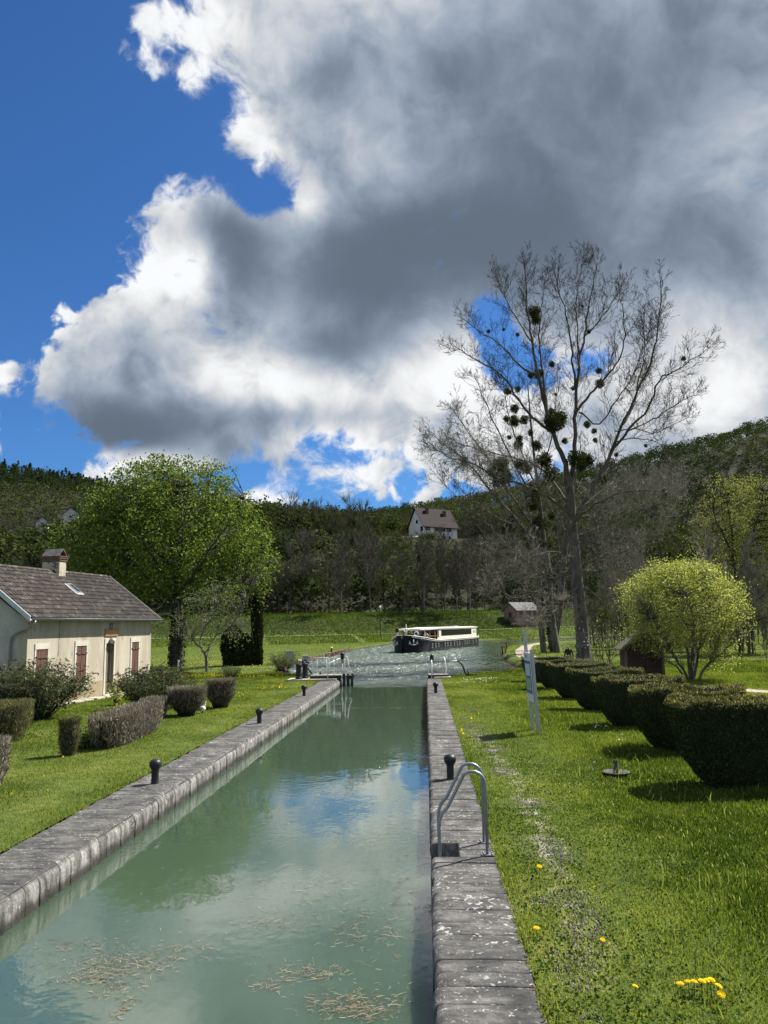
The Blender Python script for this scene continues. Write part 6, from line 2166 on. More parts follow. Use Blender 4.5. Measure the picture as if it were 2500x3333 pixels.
# saloon: cream walls with one long dark window each side
XA, XB = 1.9, 22.2
CY, Z0, Z1 = 2.02, 1.38, 3.12
sal = MB()
for side in (1, -1):
    sal.box(((XA + XB) / 2, side * CY, (Z0 + 1.98) / 2), (XB - XA, 0.08, 1.98 - Z0))
    sal.box(((XA + XB) / 2, side * CY, (2.86 + Z1) / 2), (XB - XA, 0.08, Z1 - 2.86))
    for (a, b_) in ((XA, XA + 3.0), (XB - 1.0, XB)):
        sal.box(((a + b_) / 2, side * CY, (1.98 + 2.86) / 2), (b_ - a, 0.08, 0.88))
for x in (XA + .04, XB - .04):
    sal.box((x, 0, (Z0 + Z1) / 2), (0.08, 2 * CY - 0.08, Z1 - Z0))
sal.build('saloon', M_CREAM, barge)
for side in (1, -1):
    MB().box(((XA + XB) / 2 + 1.0, side * (CY - 0.02), 2.42), (XB - XA - 4.0, 0.03, 0.88)).build('saloon_window', M_TINT, barge)
    for x in (XA + 0.9, XA + 1.9):
        o = MB().lathe([(0.17, 0), (0.17, 0.03), (0.12, 0.04)], n=14).build('porthole', M_DARKGLASS, barge)
        o.location = (x, side * (CY + 0.03), 2.42)
        o.rotation_euler = (-side * math.pi / 2, 0, 0)
        o.scale = (1, 1.6, 1)
# roof running forward as a canopy over the open deck
XC = 28.2
V = []
for x, w_, z in ((XA - .5, 2.15, 3.16), (XB, 2.2, 3.18), (XB + 2.5, 2.25, 3.10), (XC, 2.15, 3.06), (XC + .5, 1.9, 3.0)):
    V += [(x, w_, z), (x, w_ * .6, z + .09), (x, -w_ * .6, z + .09), (x, -w_, z), (x, -w_, z - .14), (x, w_, z - .14)]
F = []
for i in range(4):
    for j in range(6):
        F.append((i * 6 + j, i * 6 + (j + 1) % 6, (i + 1) * 6 + (j + 1) % 6, (i + 1) * 6 + j))
F += [(0, 1, 2, 3, 4, 5)[::-1], tuple(24 + j for j in range(6))]
MB().add(V, [f[::-1] for f in F]).build('roof', M_CREAM, barge)
MB().box((9, 0.3, 3.36), (1.6, .9, .14)).build('skylight', M_ZINC, barge)
for x in (XB + 1.6, XB + 3.8, XC - 0.1):
    for side in (1, -1):
        MB().box((x, side * 1.95, 2.2), (0.16 if x < XC - 1 else .1, 0.1, 1.66)).build('canopy_post', M_BRASS if x < XC - 1 else M_CREAM, barge)
# open deck: fittings under the canopy
MB().box((XB + 0.06, 0, 2.2), (0.05, 3.6, 1.6)).build('glazed_bulkhead', M_DARKGLASS, barge)
for side in (1, -1):
    MB().tube([(XB + 0.2, side * 2.0, 2.02), (XC, side * 1.98, 2.12)], 0.045, 6).build('hand_rail', M_BRASS, barge)
    MB().box((XB + 0.75, side * 2.25, 1.62), (1.3, 0.06, 0.42)).build('side_panel', M_CREAM if side > 0 else M_HULL2, barge)
tb_ = MB().box((XB + 2.7, 0.2, 2.05), (1.5, 0.9, 0.05)).build('table', M_BRASS, barge)
for dx_ in (-.6, .6):
    MB().tube([(XB + 2.7 + dx_, .2, 1.35), (XB + 2.7 + dx_, .2, 2.03)], 0.04, 6).build('leg', M_IRON, tb_)
for dx_, dy_ in ((-.4, .9), (.4, .9), (-.4, -.6), (.4, -.6)):
    c_ = MB().box((XB + 2.7 + dx_, dy_, 1.82), (0.45, 0.45, 0.06)).box((XB + 2.7 + dx_, dy_ + .22 * (1 if dy_ > 0 else -1), 2.05), (0.45, 0.05, 0.5)).build('seat', M_SILVER, barge)
MB().box((XC - 2.2, -0.6, 1.9), (1.6, 1.2, 0.9)).build('wheelhouse_console', M_BRASS, barge)
MB().tube([(XC - 1.2, 0.5 + .32 * math.cos(a_), 2.05 + .32 * math.sin(a_)) for a_ in np.linspace(0, 6.283, 17)], 0.035, 6, caps=False).build('steering_wheel', M_WHITEPAINT, barge)
# bow: bell mast, windlass, white ring buoys, bollards
MB().tube([(BL - 1.4, 0, 1.8), (BL - 1.4, 0, 3.55)], 0.045, 6).tube([(BL - 1.4, -0.45, 3.05), (BL - 1.4, 0, 2.6), (BL - 1.4, .45, 3.05)], 0.05, 6).build('bow_mast', M_WHITEPAINT, barge)
MB().lathe([(0.02, 0), (0.09, 0.05), (0.09, 0.14), (0.02, 0.2)], (BL - 1.4, 0, 3.5), 10).build('mast_light', M_WHITEPAINT, barge)
for x, y in ((BL - 2.0, 1.2), (BL - 4.4, 1.75)):
    MB().tube([(x, y + .27 * math.cos(a_), sheer(x) + .42 + .30 * math.sin(a_)) for a_ in np.linspace(0, 6.283, 15)], 0.075, 6, caps=False).build('ring_buoy', M_WHITEPAINT, barge)
for x, y in ((BL - 1.6, -1.5), (BL - 3.1, 1.4), (BL - 5.8, 2.0)):
    MB().lathe([(0.12, 0), (0.10, .1), (0.10, .3), (0.16, .36), (0.14, .44), (0.02, .46)], (x, y, sheer(x) - .3), 10).build('deck_bollard', M_CREAM, barge)
MB().box((BL - 3.4, -.2, 1.75), (1.1, 1.3, .5)).build('windlass_box', M_CREAM, barge)
# stern rail
MB().tube([(0.5, 1.3, 2.4), (1.3, 2.0, 2.35), (2.4, 2.1, 2.3)], 0.03, 6).tube([(0.5, 1.3, 1.7), (0.5, 1.3, 2.4)], 0.03, 6).tube([(1.3, 2.0, 1.6), (1.3, 2.0, 2.35)], 0.03, 6).tube([(0.5, -1.3, 2.4), (0.5, 1.3, 2.4)], 0.03, 6).build('stern_rail', M_IRON, barge)
MB().box((1.6, 0.6, 1.85), (0.9, 1.2, .7)).build('stern_locker', M_HULL2, barge)


def on_barge(x, y, z):
    a = math.atan2(hd[1], hd[0])
    return (stern_w[0] + x * math.cos(a) - y * math.sin(a), stern_w[1] + x * math.sin(a) + y * math.cos(a), z - 0.4)


person('person in a black top and white trousers standing at the very bow of the barge', on_barge(BL - 1.35, -1.25, sheer(BL - 1.35) - 0.40), math.radians(215), M_NAVY, M_WHITETR, M_HAIRD, 0.03)
person('person in a light blue jacket standing under the front edge of the barge canopy', on_barge(BL - 5.2, 0.6, sheer(BL - 5.2) - 0.40), math.radians(140), M_LIGHTJ, M_GREYTR, M_HAIRD, 0.02, 'front', 1.68)
# ------------------------------------------------------------------ far lock gate: two leaves folded open with their foot bridges
def tube_obj(name, pts, r, m_, parent, n=8):
    return MB().tube(pts, r, n).build(name, m_, parent)


def railing(parent, x0, x1, y, z0, h, name='railing'):
    o = MB()
    rr = 0.024
    o.tube([(x0, y, z0 + .30), (x0, y, z0 + h - .08), (x0 + .06 * (1 if x1 > x0 else -1), y, z0 + h), (x1 - .06 * (1 if x1 > x0 else -1), y, z0 + h), (x1, y, z0 + h - .08), (x1, y, z0 + .36), (x1 - .06 * (1 if x1 > x0 else -1), y, z0 + .30), (x0, y, z0 + .30)], rr, 6)
    o.tube([(x0 + (x1 - x0) * .28, y, z0 - .02), (x0 + (x1 - x0) * .28, y, z0 + h)], rr * .9, 6)
    o.tube([(x0 + (x1 - x0) * .85, y, z0 - .02), (x0 + (x1 - x0) * .85, y, z0 + h)], rr * .9, 6)
    return o.build(name, M_WHITEPAINT, parent)


M_GATEWOOD = mat('gate_boards', (0.20, 0.185, 0.165), (0.30, 0.28, 0.25), 0.9, 3, .004, 20, stretch=(1, 5, 1))
M_GATEIRON = mat('gate_iron', (0.012, 0.013, 0.015), (0.025, 0.024, 0.024), 0.5, 6)
gl = thing('lock_gate', 'open far lock gate on the house side, grey deck boards with white tubular railings', 'lock gate', (-5.3, 47.4, 0), 0, 'far lock gates')
for k_ in range(7):
    MB().box((-1.55 + k_ * 0.36, 0.35, 0.27), (0.345, 0.95, 0.045)).build('plank', M_GATEWOOD, gl)
MB().box((-0.45, -0.11, 0.15), (2.6, 0.06, 0.18)).box((-0.45, 0.80, 0.15), (2.6, 0.06, 0.18)).build('deck_beam', M_GATEIRON, gl)
for k_, xx in enumerate((0.32, 0.55, 0.78)):
    MB().box((xx, -0.14 + .12 * k_, -0.14), (0.16, 0.14, 1.0)).build('gate_post', M_GATEIRON, gl)
    tube_obj('fender_rail', [(xx - .12, -.22 + .1 * k_, 0.35), (xx - .12, -.24 + .1 * k_, -0.45)], 0.022, M_WHITEPAINT, gl, 6)
railing(gl, -1.75, -0.70, 0.85, 0.30, 1.0)
railing(gl, -0.55, 0.35, -0.05, 0.30, 1.02)
tube_obj('hand_post', [(-0.62, -0.5, -0.02), (-0.62, -0.5, 0.95), (-0.55, -0.42, 1.02), (0.1, 0.15, 1.30)], 0.026, M_WHITEPAINT, gl)
tube_obj('hoop_rail', [(0.40, 0.1, 0.28), (0.34, 0.1, 1.3), (0.40, 0.1, 1.42), (0.52, .1, 1.36), (0.58, .1, .85), (0.72, .1, .5), (0.78, .1, .28)], 0.024, M_WHITEPAINT, gl)
gr_ = MB().lathe([(0.02, 0), (0.12, 0.02), (0.13, 0.12), (0.10, 0.2), (0.14, 0.26), (0.12, 0.36), (0.03, 0.42)], (0.22, 0.0, 1.22), 10).box((0.22, 0, 1.15), (0.12, 0.1, 0.35)).build('winding_gear', M_IRON, gl)
tube_obj('gear_rack', [(0.22, 0, 0.25), (0.22, 0, 1.2)], 0.035, M_WHITEPAINT, gl)

gr2 = thing('lock_gate', 'open far lock gate on the lawn side with white posts and a grey plank deck', 'lock gate', (0.15, 47.6, 0), 0, 'far lock gates')
for k_ in range(4):
    MB().box((0.12 + k_ * 0.30, 0.35, 0.20), (0.285, 0.85, 0.045)).build('plank', M_GATEWOOD, gr2)
MB().box((0.56, -0.06, 0.09), (1.25, 0.06, 0.17)).build('deck_beam', M_GATEIRON, gr2)
MB().box((0.02, 0.1, -.5), (0.16, 0.2, 1.2)).build('gate_post', M_GATEIRON, gr2)
tube_obj('hand_post', [(0.16, -0.35, -0.02), (0.16, -0.32, 0.9), (0.19, -0.1, 1.12)], 0.03, M_WHITEPAINT, gr2)
tube_obj('gear_rack', [(0.20, 0.0, 0.2), (0.20, 0.0, 1.15)], 0.035, M_WHITEPAINT, gr2)
MB().lathe([(0.02, 0), (0.12, 0.02), (0.13, 0.12), (0.10, 0.2), (0.13, 0.28), (0.03, 0.4)], (0.20, 0.0, 1.05), 10).build('winding_gear', M_IRON, gr2)
tube_obj('hoop_rail', [(-.06, .3, 0.22), (0.0, .3, .6), (.12, .3, .75), (.16, .3, 1.1)], 0.022, M_WHITEPAINT, gr2)
tube_obj('end_rail', [(1.02, 0.0, 0.22), (1.05, 0.05, .55), (1.0, .3, 1.02), (0.96, .5, 1.22), (1.04, .62, 1.0), (1.03, .7, .22)], 0.026, M_WHITEPAINT, gr2)

# stone sill under each bridge
for (x, y, sx_, sy_, lab) in [(-6.9, 47.6, 3.0, 1.6, 'flat stone slab under the capstans and the left gate bridge'), (0.95, 47.5, 1.0, 0.7, 'pale stone block below the right gate bridge')]:
    o = MB().box((0, 0, 0.0), (sx_, sy_, 0.12)).build('stone_slab', M_PALESTONE)
    o.location = (x, y, 0.03)
    tag(o, lab, 'stone slab')

# capstans with cast collars
for x, y, lab in ((-7.72, 47.2, 'left one of the two black cast capstans beside the house side gate'), (-7.42, 47.75, 'right one of the two black cast capstans beside the house side gate')):
    c_ = thing('capstan', lab, 'capstan', (x, y, 0.09), 0, 'pair of gate capstans')
    MB().lathe([(0.21, 0), (0.21, 0.07), (0.175, 0.1), (0.165, 0.14), (0.15, 0.2), (0.15, 0.66), (0.165, 0.7), (0.185, 0.76)], n=18).build('pedestal', M_IRON, c_)
    MB().lathe([(0.19, 0.76), (0.20, 0.78), (0.20, 0.88), (0.185, 0.90), (0.02, 0.905)], n=18).build('cap', M_IRON, c_)
    for k_ in range(4):
        a = k_ * math.pi / 2 + .4
        MB().box((0.155 * math.cos(a), .155 * math.sin(a), .42), (0.03, 0.03, .46), a).build('rib', M_IRON, c_)


def lever(name, lab, pts, grip, extra, loc):
    l_ = thing(name, lab, 'lever', loc, 0, 'hand levers of the gates')
    MB().tube(pts, [0.05] * (len(pts) - 1) + [0.04], 8).build('arm', M_IRON, l_)
    MB().tube(grip, 0.045, 8).build('grip', M_WHITEPAINT, l_)
    for nm, a, b_, r_ in extra:
        MB().tube([a, b_], r_, 8).build(nm, M_IRON, l_)
    return l_


lever('gate_lever', 'curved black lever with a white grip in the grass right of the far gate', [(0.95, 0, 0.06), (0.85, 0, 0.2), (0.72, 0, 0.62), (0.55, 0, 0.86), (0.36, 0, 0.93)], [(0.38, 0, 0.93), (-0.10, 0, 0.90)],
      [('pivot', (1.05, 0, 0.0), (1.05, 0, 0.34), 0.045), ('rod', (0.92, 0, 0.07), (1.75, 0.1, 0.07), 0.03), ('stop', (1.55, 0, 0), (1.55, 0, .14), .05)], (1.55, 48.9, 0.02))
lever('gate_lever', 'black lever with a white tip resting behind the pair of capstans', [(0.05, 0, 0.10), (-0.25, 0, 0.22), (-0.45, 0, 0.45), (-0.8, .1, 0.98), (-1.0, .12, 1.08)], [(-0.98, .12, 1.075), (-1.22, .14, 1.11)],
      [('pivot', (0.22, 0, 0), (0.22, 0, .36), .05), ('rod', (0.05, 0, .08), (1.1, .1, .08), .03)], (-6.75, 48.2, 0.06))

# ------------------------------------------------------------------ mooring edge of stakes on the left bank
M_RUST = mat('rusty_edge', (0.10, 0.048, 0.028), (0.20, 0.115, 0.07), 0.85, 5, .004, 18)
M_STAKE = mat('weathered_stake', (0.15, 0.075, 0.045), (0.42, 0.36, 0.29), 0.9, 1.2, objrand=.3)
EDGE = [(-9.95, 56.0), (-11.45, 60.0), (-12.3, 66), (-12.2, 78), (-11.35, 95), (-11.0, 111)]
be = thing('bank_edging', 'rusty plank and stake edging along the left bank of the pool', 'edging', (0, 0, 0))
ew = MB()
acc = 0
smesh = MB().box((0, 0, 0), (0.16, 0.16, 0.55)).mesh('stake', M_STAKE)
for (a, b_) in zip(EDGE[:-1], EDGE[1:]):
    a, b_ = Vector(a + (0,)), Vector(b_ + (0,))
    L_ = (b_ - a).length
    an = math.atan2(b_.y - a.y, b_.x - a.x)
    c_ = (a + b_) / 2
    MB().box((c_.x, c_.y, 0.06), (L_ - .01, 0.09, 0.16), an).build('plank', M_RUST, be)
    d = (b_ - a).normalized()
    q_ = 0.3
    while q_ < L_:
        p = a + d * q_ + Vector((d.y, -d.x, 0)) * 0.09
        inst('stake', smesh, be, (p.x, p.y, -0.16 + rnd.uniform(-.03, .03)), (rnd.uniform(-.05, .05), rnd.uniform(-.05, .05), an))
        q_ += 0.92

# mooring cabinets on the left bank
M_CABW = mat('cabinet_white', (0.66, 0.66, 0.63), (0.58, 0.58, 0.55), 0.5, 3)
M_CABG = mat('cabinet_grey', (0.30, 0.31, 0.32), (0.36, 0.37, 0.38), 0.5, 4)
zb_ = H(-12.6, 72)
cb = thing('electric_cabinet', 'tall grey electric cabinet with a white side standing in the bright meadow', 'cabinet', (-12.2, 69.5, H(-12.2, 69.5) + 0.02), math.radians(20), 'cabinets on the mooring')
MB().box((0, 0, 0.78), (0.80, 0.42, 1.56)).build('body', M_CABW, cb)
MB().box((-0.02, -0.222, 0.80), (0.72, 0.02, 1.46)).build('door', M_CABG, cb)
MB().box((0, 0, 1.585), (0.86, 0.48, 0.05)).build('lid', M_CABW, cb)
MB().tube([(-.2, -.25, .8), (-.2, -.25, .95)], .015, 6).build('handle', M_IRON, cb)
for k_ in range(4):
    MB().box((-0.02, -0.234, 0.30 + k_ * 0.09), (0.5, 0.01, 0.03)).build('vent_slat', M_IRON, cb)
cb = thing('hose_cabinet', 'short white service post with a black hose coiled on its front', 'cabinet', (-11.75, 76, H(-11.75, 76) + 0.02), math.radians(15), 'cabinets on the mooring')
MB().box((0, 0, 0.62), (0.66, 0.40, 1.24)).build('body', M_CABW, cb)
MB().box((-0.02, -0.212, 0.98), (0.48, 0.02, 0.34)).build('panel', M_CABG, cb)
hs_ = MB()
for k_ in range(5):
    r_ = 0.34 - k_ * 0.035
    hs_.tube([(-0.06 + r_ * math.cos(a), -0.27 - .02 * k_, 0.42 + r_ * math.sin(a)) for a in np.linspace(0, 6.283, 20)], 0.03, 6, caps=False)
hs_.build('hose', M_POT, cb)
MB().lathe([(0.12, -.02), (.12, .06)], (0, 0, 0), 10).build('hose_hub', M_POT, cb).matrix_local = Matrix.Translation((-.06, -.25, .42)) @ Matrix.Rotation(math.pi / 2, 4, 'X')
o = MB().lathe([(0.10, 0), (0.10, .42), (0.16, .46), (0.17, .56), (0.10, .62), (.01, .63)], n=12)
o.mi = [0 if o.v[f[0]][2] < .43 else 1 for f in o.f]
o = o.build('mooring_post', [M_IRON, M_WHITEPAINT])
o.location = (-12.0, 99, H(-12.0, 99))
tag(o, 'small black mooring post with a white cap on the left bank', 'mooring post')
for (x, y, lab) in ((8.6, 88.5, 'nearer dark stake at the water edge of the towpath bend'), (10.0, 97.5, 'farther dark stake at the water edge of the towpath bend'), (8.75, 86.8, 'short dark stake next to the nearer one at the towpath bend')):
    o = MB().tube([(0, 0, -.4), (.02, 0, 1.0 if 'short' not in lab else .55)], [.09, .07], 8).build('bank_stake', M_BARKDARK)
    o.location = (x, y, H(x, y))
    tag(o, lab, 'stake', 'stakes at the towpath bend')
o = MB().box((0, 0, .45), (.12, .12, .95), 0, 0, .8).build('white_stake', M_WHITEPAINT)
o.location = (-18.6, 58, 0)
tag(o, 'small white stake by the foot of the leafy tree trunk', 'stake')

# street lamp on the far bank
lx, ly = float(W(822, 1370, 156)[0]), 156.0
lz = H(lx, ly)
lp_ = thing('lamp_post', 'slim dark lamp post by the road above the pool, small white globe on top', 'street lamp', (lx, ly, lz))
MB().lathe([(0.12, -0.1), (0.11, 0.3), (0.075, 0.5), (0.055, 4.6), (0.05, 5.6)], n=10).build('pole', M_IRON, lp_)
MB().lathe([(0.06, 5.6), (0.20, 5.72), (0.24, 5.9), (0.2, 6.1), (0.03, 6.2)], n=12).build('globe', M_WHITEPAINT, lp_)

# ------------------------------------------------------------------ information sign on two leaning posts
sg = thing('information_sign', 'leaning information sign with blue framed white panel on two grey posts', 'sign', (3.15, 23.6, 0), 0)
sg.rotation_euler = (0, math.radians(-2.4), math.radians(3))
M_ALU = mat('pale_aluminium', (0.36, 0.38, 0.41), (0.46, 0.48, 0.50), 0.45, 10, metal=0.25, spec=0.5)
M_SIGNW = mat('sign_white', (0.60, 0.64, 0.66), (0.52, 0.57, 0.58), 0.45, 3)
M_SIGNBLUE = mat('sign_blue', (0.045, 0.085, 0.27), (0.06, 0.10, 0.30), 0.45, 4)
M_SIGNGREEN = mat('sign_green', (0.18, 0.30, 0.20), (0.32, 0.40, 0.30), 0.5, 9)
M_SIGNMAP = mat('sign_map', (0.50, 0.55, 0.58), (0.34, 0.47, 0.60), 0.5, 7, contrast=(.45, .55))
for yy, h_ in ((-0.46, 2.42), (0.46, 2.98)):
    pm_ = MB()
    pm_.box((0, yy, h_ / 2 - .15), (0.035, 0.10, h_ + .3))
    pm_.box((0.045, yy - .035, h_ / 2 - .15), (0.06, 0.022, h_ + .3)).box((0.045, yy + .035, h_ / 2 - .15), (0.06, 0.022, h_ + .3))
    pm_.build('post', M_ALU, sg)
MB().box((-0.04, 0, 1.62), (0.02, 0.98, 1.42)).build('panel', M_SIGNW, sg)
zc_, hh = 1.62, 0.86
for dz_ in (-hh / 2, hh / 2):
    MB().box((-0.053, 0, zc_ + dz_), (0.012, 0.90, 0.09)).build('blue_border', M_SIGNBLUE, sg)
for dy_ in (-.415, .415):
    MB().box((-0.0535, dy_, zc_), (0.012, 0.07, hh - .09)).build('blue_border', M_SIGNBLUE, sg)
MB().box((-0.052, 0, zc_ + .19), (0.008, 0.74, .32)).build('map_print', M_SIGNMAP, sg)
MB().box((-0.052, 0, zc_ - .21), (0.008, 0.74, .36)).build('picture_print', M_SIGNGREEN, sg)
MB().box((-0.053, 0, zc_ - .0), (0.009, 0.5, .07)).build('dark_heading', mat('sign_dark', (.04, .08, .06), None, .5), sg)
MB().box((-0.053, 0.1, zc_ + .60), (0.009, 0.34, .10)).build('emblem', M_SIGNGREEN, sg)
# the panel is seen from its lawn side too: same print on that face
MB().box((0.024, 0, 1.62), (0.006, 0.80, 1.40)).build('back_panel', M_SIGNW, sg)
for dz_ in (-hh / 2, hh / 2):
    MB().box((0.03, 0, zc_ + dz_), (0.008, 0.80, 0.09)).build('blue_border', M_SIGNBLUE, sg)

# ------------------------------------------------------------------ stone dish with a sprouting stump
dk = thing('stone_dish', 'shallow stone dish with a little dry stump planted in it, on the lawn', 'planter', (3.92, 17.0, 0.03))
MB().lathe([(0.06, -.03), (0.2, -.01), (0.275, 0.045), (0.285, 0.055), (0.265, 0.06), (0.2, 0.03), (0.02, 0.025)], n=22).build('dish', M_COPE, dk)
w_ = Wood()
w_.tube(np.array([(0, 0, 0.0), (0.01, 0, .14), (0.0, .01, .27)]), [.06, .045, .05], 8)
for k_ in range(6):
    w_.grow((0, 0, rng.uniform(.1, .27)), (rng.normal(0, .6), rng.normal(0, .6), .8), rng.uniform(.06, .12), .022, 1, (30, 60), .1, .2, (2,), .006)
w_.obj('stump', M_BARK, dk)
C = rng.normal(0, 1, (60, 3)) * np.array([.09, .09, .05]) + np.array([.07, 0, .08])
V, F = leaves(C, .05)
npobj('leaves', V, [F], [M_OLIVE], dk)

# ------------------------------------------------------------------ wooden hut by the towpath
M_HUT = mat('brown_hut_boards', (0.052, 0.032, 0.022), (0.085, 0.055, 0.038), 0.85, 2.5, .003, 20, stretch=(.5, 4, 4))
M_HUTROOF = mat('hut_roofing', (0.055, 0.05, 0.045), (0.10, 0.092, 0.082), 0.9, 4, .006, 25)
hu = thing('wooden_hut', 'small brown boarded hut with a pitched roof, half hidden behind the yellow-green tree', 'hut', (11.95, 43.6, 0), math.radians(-4))
HWD, HH, HP = 2.0, 1.75, 0.75
nb = 13
for k_ in range(nb):
    z = 0.02 + (HH / nb) * (k_ + .5)
    MB().box((0, -0.02 - 0.006 * (k_ % 2), z), (HWD - .16, 0.035, HH / nb - .012)).build('board', M_HUT, hu)
    MB().box((-HWD / 2 + .02, 0.9, z), (0.035, 1.72, HH / nb - .012)).build('board', M_HUT, hu)
MB().prism([(-HWD / 2 + .05, 0.03, HH), (HWD / 2 - .05, 0.03, HH), (0, 0.03, HH + HP)], (0, 0.03, 0)).build('gable', M_HUT, hu)
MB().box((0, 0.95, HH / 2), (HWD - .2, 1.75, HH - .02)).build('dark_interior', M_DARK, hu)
for sx_ in (-1, 1):
    MB().box((sx_ * (HWD / 2 - .03), -0.01, HH / 2), (0.13, 0.13, HH)).build('corner_post', M_DOOR, hu)
    a = math.atan2(HP, HWD / 2)
    Mx = Matrix.Translation((sx_ * (HWD / 4 + .10), 0.85, HH + HP / 2 - .02)) @ Matrix.Rotation(sx_ * a, 4, 'Y')
    MB().box((0, 0, 0.05), (HWD / 2 / math.cos(a) + .36, 2.3, 0.05), M=Mx).build('roof_slope', M_HUTROOF, hu)
    MB().box((0, -1.165, 0.03), (HWD / 2 / math.cos(a) + .36, 0.03, 0.13), M=Mx).build('barge_board', M_DOOR, hu)

# ------------------------------------------------------------------ houses on the hills
def gable_house(name, lab, loc, rz, L_, Wd, h_, rise, mw, mr, wins=(), chims=(), over=.5, group=None):
    """long axis local x, ridge along x; front is -y; gables at the two x ends"""
    r_ = thing(name, lab, 'house', loc, rz, group)
    P_ = [(-L_ / 2, -Wd / 2), (L_ / 2, -Wd / 2), (L_ / 2, Wd / 2), (-L_ / 2, Wd / 2)]
    V = [(x, y, -3) for x, y in P_] + [(x, y, h_) for x, y in P_] + [(-L_ / 2, 0, h_ + rise), (L_ / 2, 0, h_ + rise)]
    MB().add(V, [(0, 1, 5, 4), (2, 3, 7, 6), (1, 2, 6, 9, 5), (3, 0, 4, 8, 7)]).build('wall', mw, r_)
    a = math.atan2(rise, Wd / 2)
    oz = over * math.tan(a)
    rf = MB()
    for sy in (-1, 1):
        V = [(-L_ / 2 - over, sy * (Wd / 2 + over), h_ - oz), (L_ / 2 + over, sy * (Wd / 2 + over), h_ - oz), (L_ / 2 + over, 0, h_ + rise), (-L_ / 2 - over, 0, h_ + rise)]
        V += [(x, y, z + .22) for x, y, z in V]
        rf.add(V, [(3, 2, 1, 0), (4, 5, 6, 7), (0, 1, 5, 4), (1, 2, 6, 5), (2, 3, 7, 6), (3, 0, 4, 7)])
    ro = rf.build('roof', mr, r_)
    for (x, y, w_, hh_) in chims:
        MB().box((x, y, h_ + rise * (1 - abs(y) / (Wd / 2)) + .5), (w_, w_ * .8, 2.2)).box((x, y, h_ + rise * (1 - abs(y) / (Wd / 2)) + 1.65), (w_ * 1.25, w_, .12)).build('chimney', M_BRICKDARK, ro)
    for (face, p, z, w_, hh_, panes) in wins:
        fr = MB()
        dt = lambda u, zz_, ww, hz2, dep: ((p + u, -Wd / 2 - dep, zz_), (ww, .1, hz2)) if face == 'f' else ((-L_ / 2 - dep, p + u, zz_), (.1, ww, hz2))
        for u in (-w_ / 2, w_ / 2):
            fr.box(*dt(u, z, .12, hh_ + .12, .03))
        for dz_ in (-hh_ / 2, hh_ / 2):
            fr.box(*dt(0, z + dz_, w_ + .1, .12, .028))
        for q_ in range(1, panes):
            fr.box(*dt(-w_ / 2 + w_ * q_ / panes, z, .08, hh_, .026))
        f_ = fr.build('window', M_DOOR, r_)
        for q_ in range(panes):
            MB().box(*dt(-w_ / 2 + w_ * (q_ + .5) / panes, z, w_ / panes - .08, hh_ - .06, .0)).build('pane', M_DARKGLASS, f_)
    return r_


M_HWHITE = mat('pale_house_render', (0.66, 0.66, 0.64), (0.74, 0.74, 0.72), 0.9, .4)
M_DROOF = mat('shaded_plum_roof', (0.014, 0.009, 0.010), (0.026, 0.017, 0.017), 0.9, 1.5, .03, 6)  # cloud shade over the hill is put into this roof colour
hy = 258.0
hz2 = W(1380 / S, 1757 / S, hy).z
WHA = math.radians(37)
WHC = Vector((W(1380 / S, 1757 / S, hy).x, hy, 0)) + Matrix.Rotation(WHA, 3, 'Z') @ Vector((14.5 / 2, 8.6 / 2, 0))
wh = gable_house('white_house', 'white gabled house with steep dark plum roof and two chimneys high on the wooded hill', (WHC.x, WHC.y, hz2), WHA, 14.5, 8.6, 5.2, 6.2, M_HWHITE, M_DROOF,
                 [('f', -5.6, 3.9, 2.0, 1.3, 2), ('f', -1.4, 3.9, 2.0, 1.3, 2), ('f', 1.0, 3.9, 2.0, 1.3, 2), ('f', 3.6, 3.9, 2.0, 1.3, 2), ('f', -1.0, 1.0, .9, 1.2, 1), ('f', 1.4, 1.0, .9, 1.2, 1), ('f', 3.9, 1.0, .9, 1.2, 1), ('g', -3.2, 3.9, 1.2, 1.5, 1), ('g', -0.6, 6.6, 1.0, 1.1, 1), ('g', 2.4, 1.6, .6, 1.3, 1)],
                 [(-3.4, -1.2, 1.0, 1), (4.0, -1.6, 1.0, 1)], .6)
# terrace edge with dark mound and white sheet, bushes and thin railing in front
tz = H(-1, hy - 4)
o = MB().tube([(-9.2, 0, 0.2), (-7.0, .2, .5), (-5.0, 0, .65), (-3.0, .1, .6), (-.6, 0, .55)], [.3, .5, .55, .5, .35], 8).build('white_sheet', M_WHITEPAINT)
pp = W(1310 / S, 1752 / S, hy - 2)
o.location = (pp.x + 6.2, hy - 4, H(pp.x + 2, hy - 4) + .1)
o.scale = (.8, .6, .7)
tag(o, 'long white covered heap at the left end of the house terrace', 'covered heap')
o = MB().lathe([(3.2, 0), (2.6, .9), (1.5, 1.7), (.3, 2.0)], n=12).build('dark_tarpaulin', M_DARK)
o.location = (pp.x + 3.6, hy + 1.0, H(pp.x + 3.6, hy + 1) - .2)
o.scale = (1.3, .8, .8)
tag(o, 'dark peaked tarpaulin behind the white heap beside the hill house', 'tarpaulin')
C = rng.normal(0, 1, (900, 3)) * np.array([1.5, .9, .75])
V, F = leaves(C, .55)
bpos = W(1402 / S, 1740 / S, hy - 3)
o = npobj('round_bush', V, [F], [M_BUDD])
o.location = (bpos.x, hy - 3, bpos.z - .5)
tag(o, 'round green bush against the corner of the white hill house', 'bush')
fe = MB()
for k_ in range(15):
    fe.box((k_ * 1.1, 0, .5), (.06, .06, 1.0))
fe.box((7.7, 0, 1.0), (15.4, .06, .06)).box((7.7, 0, .55), (15.4, .05, .05))
o = fe.build('terrace_railing', M_IRON)
o.location = (WHC.x - 5.5, hy - 3.2, hz2 - .4)
o.rotation_euler = (0, 0, WHA * .9)
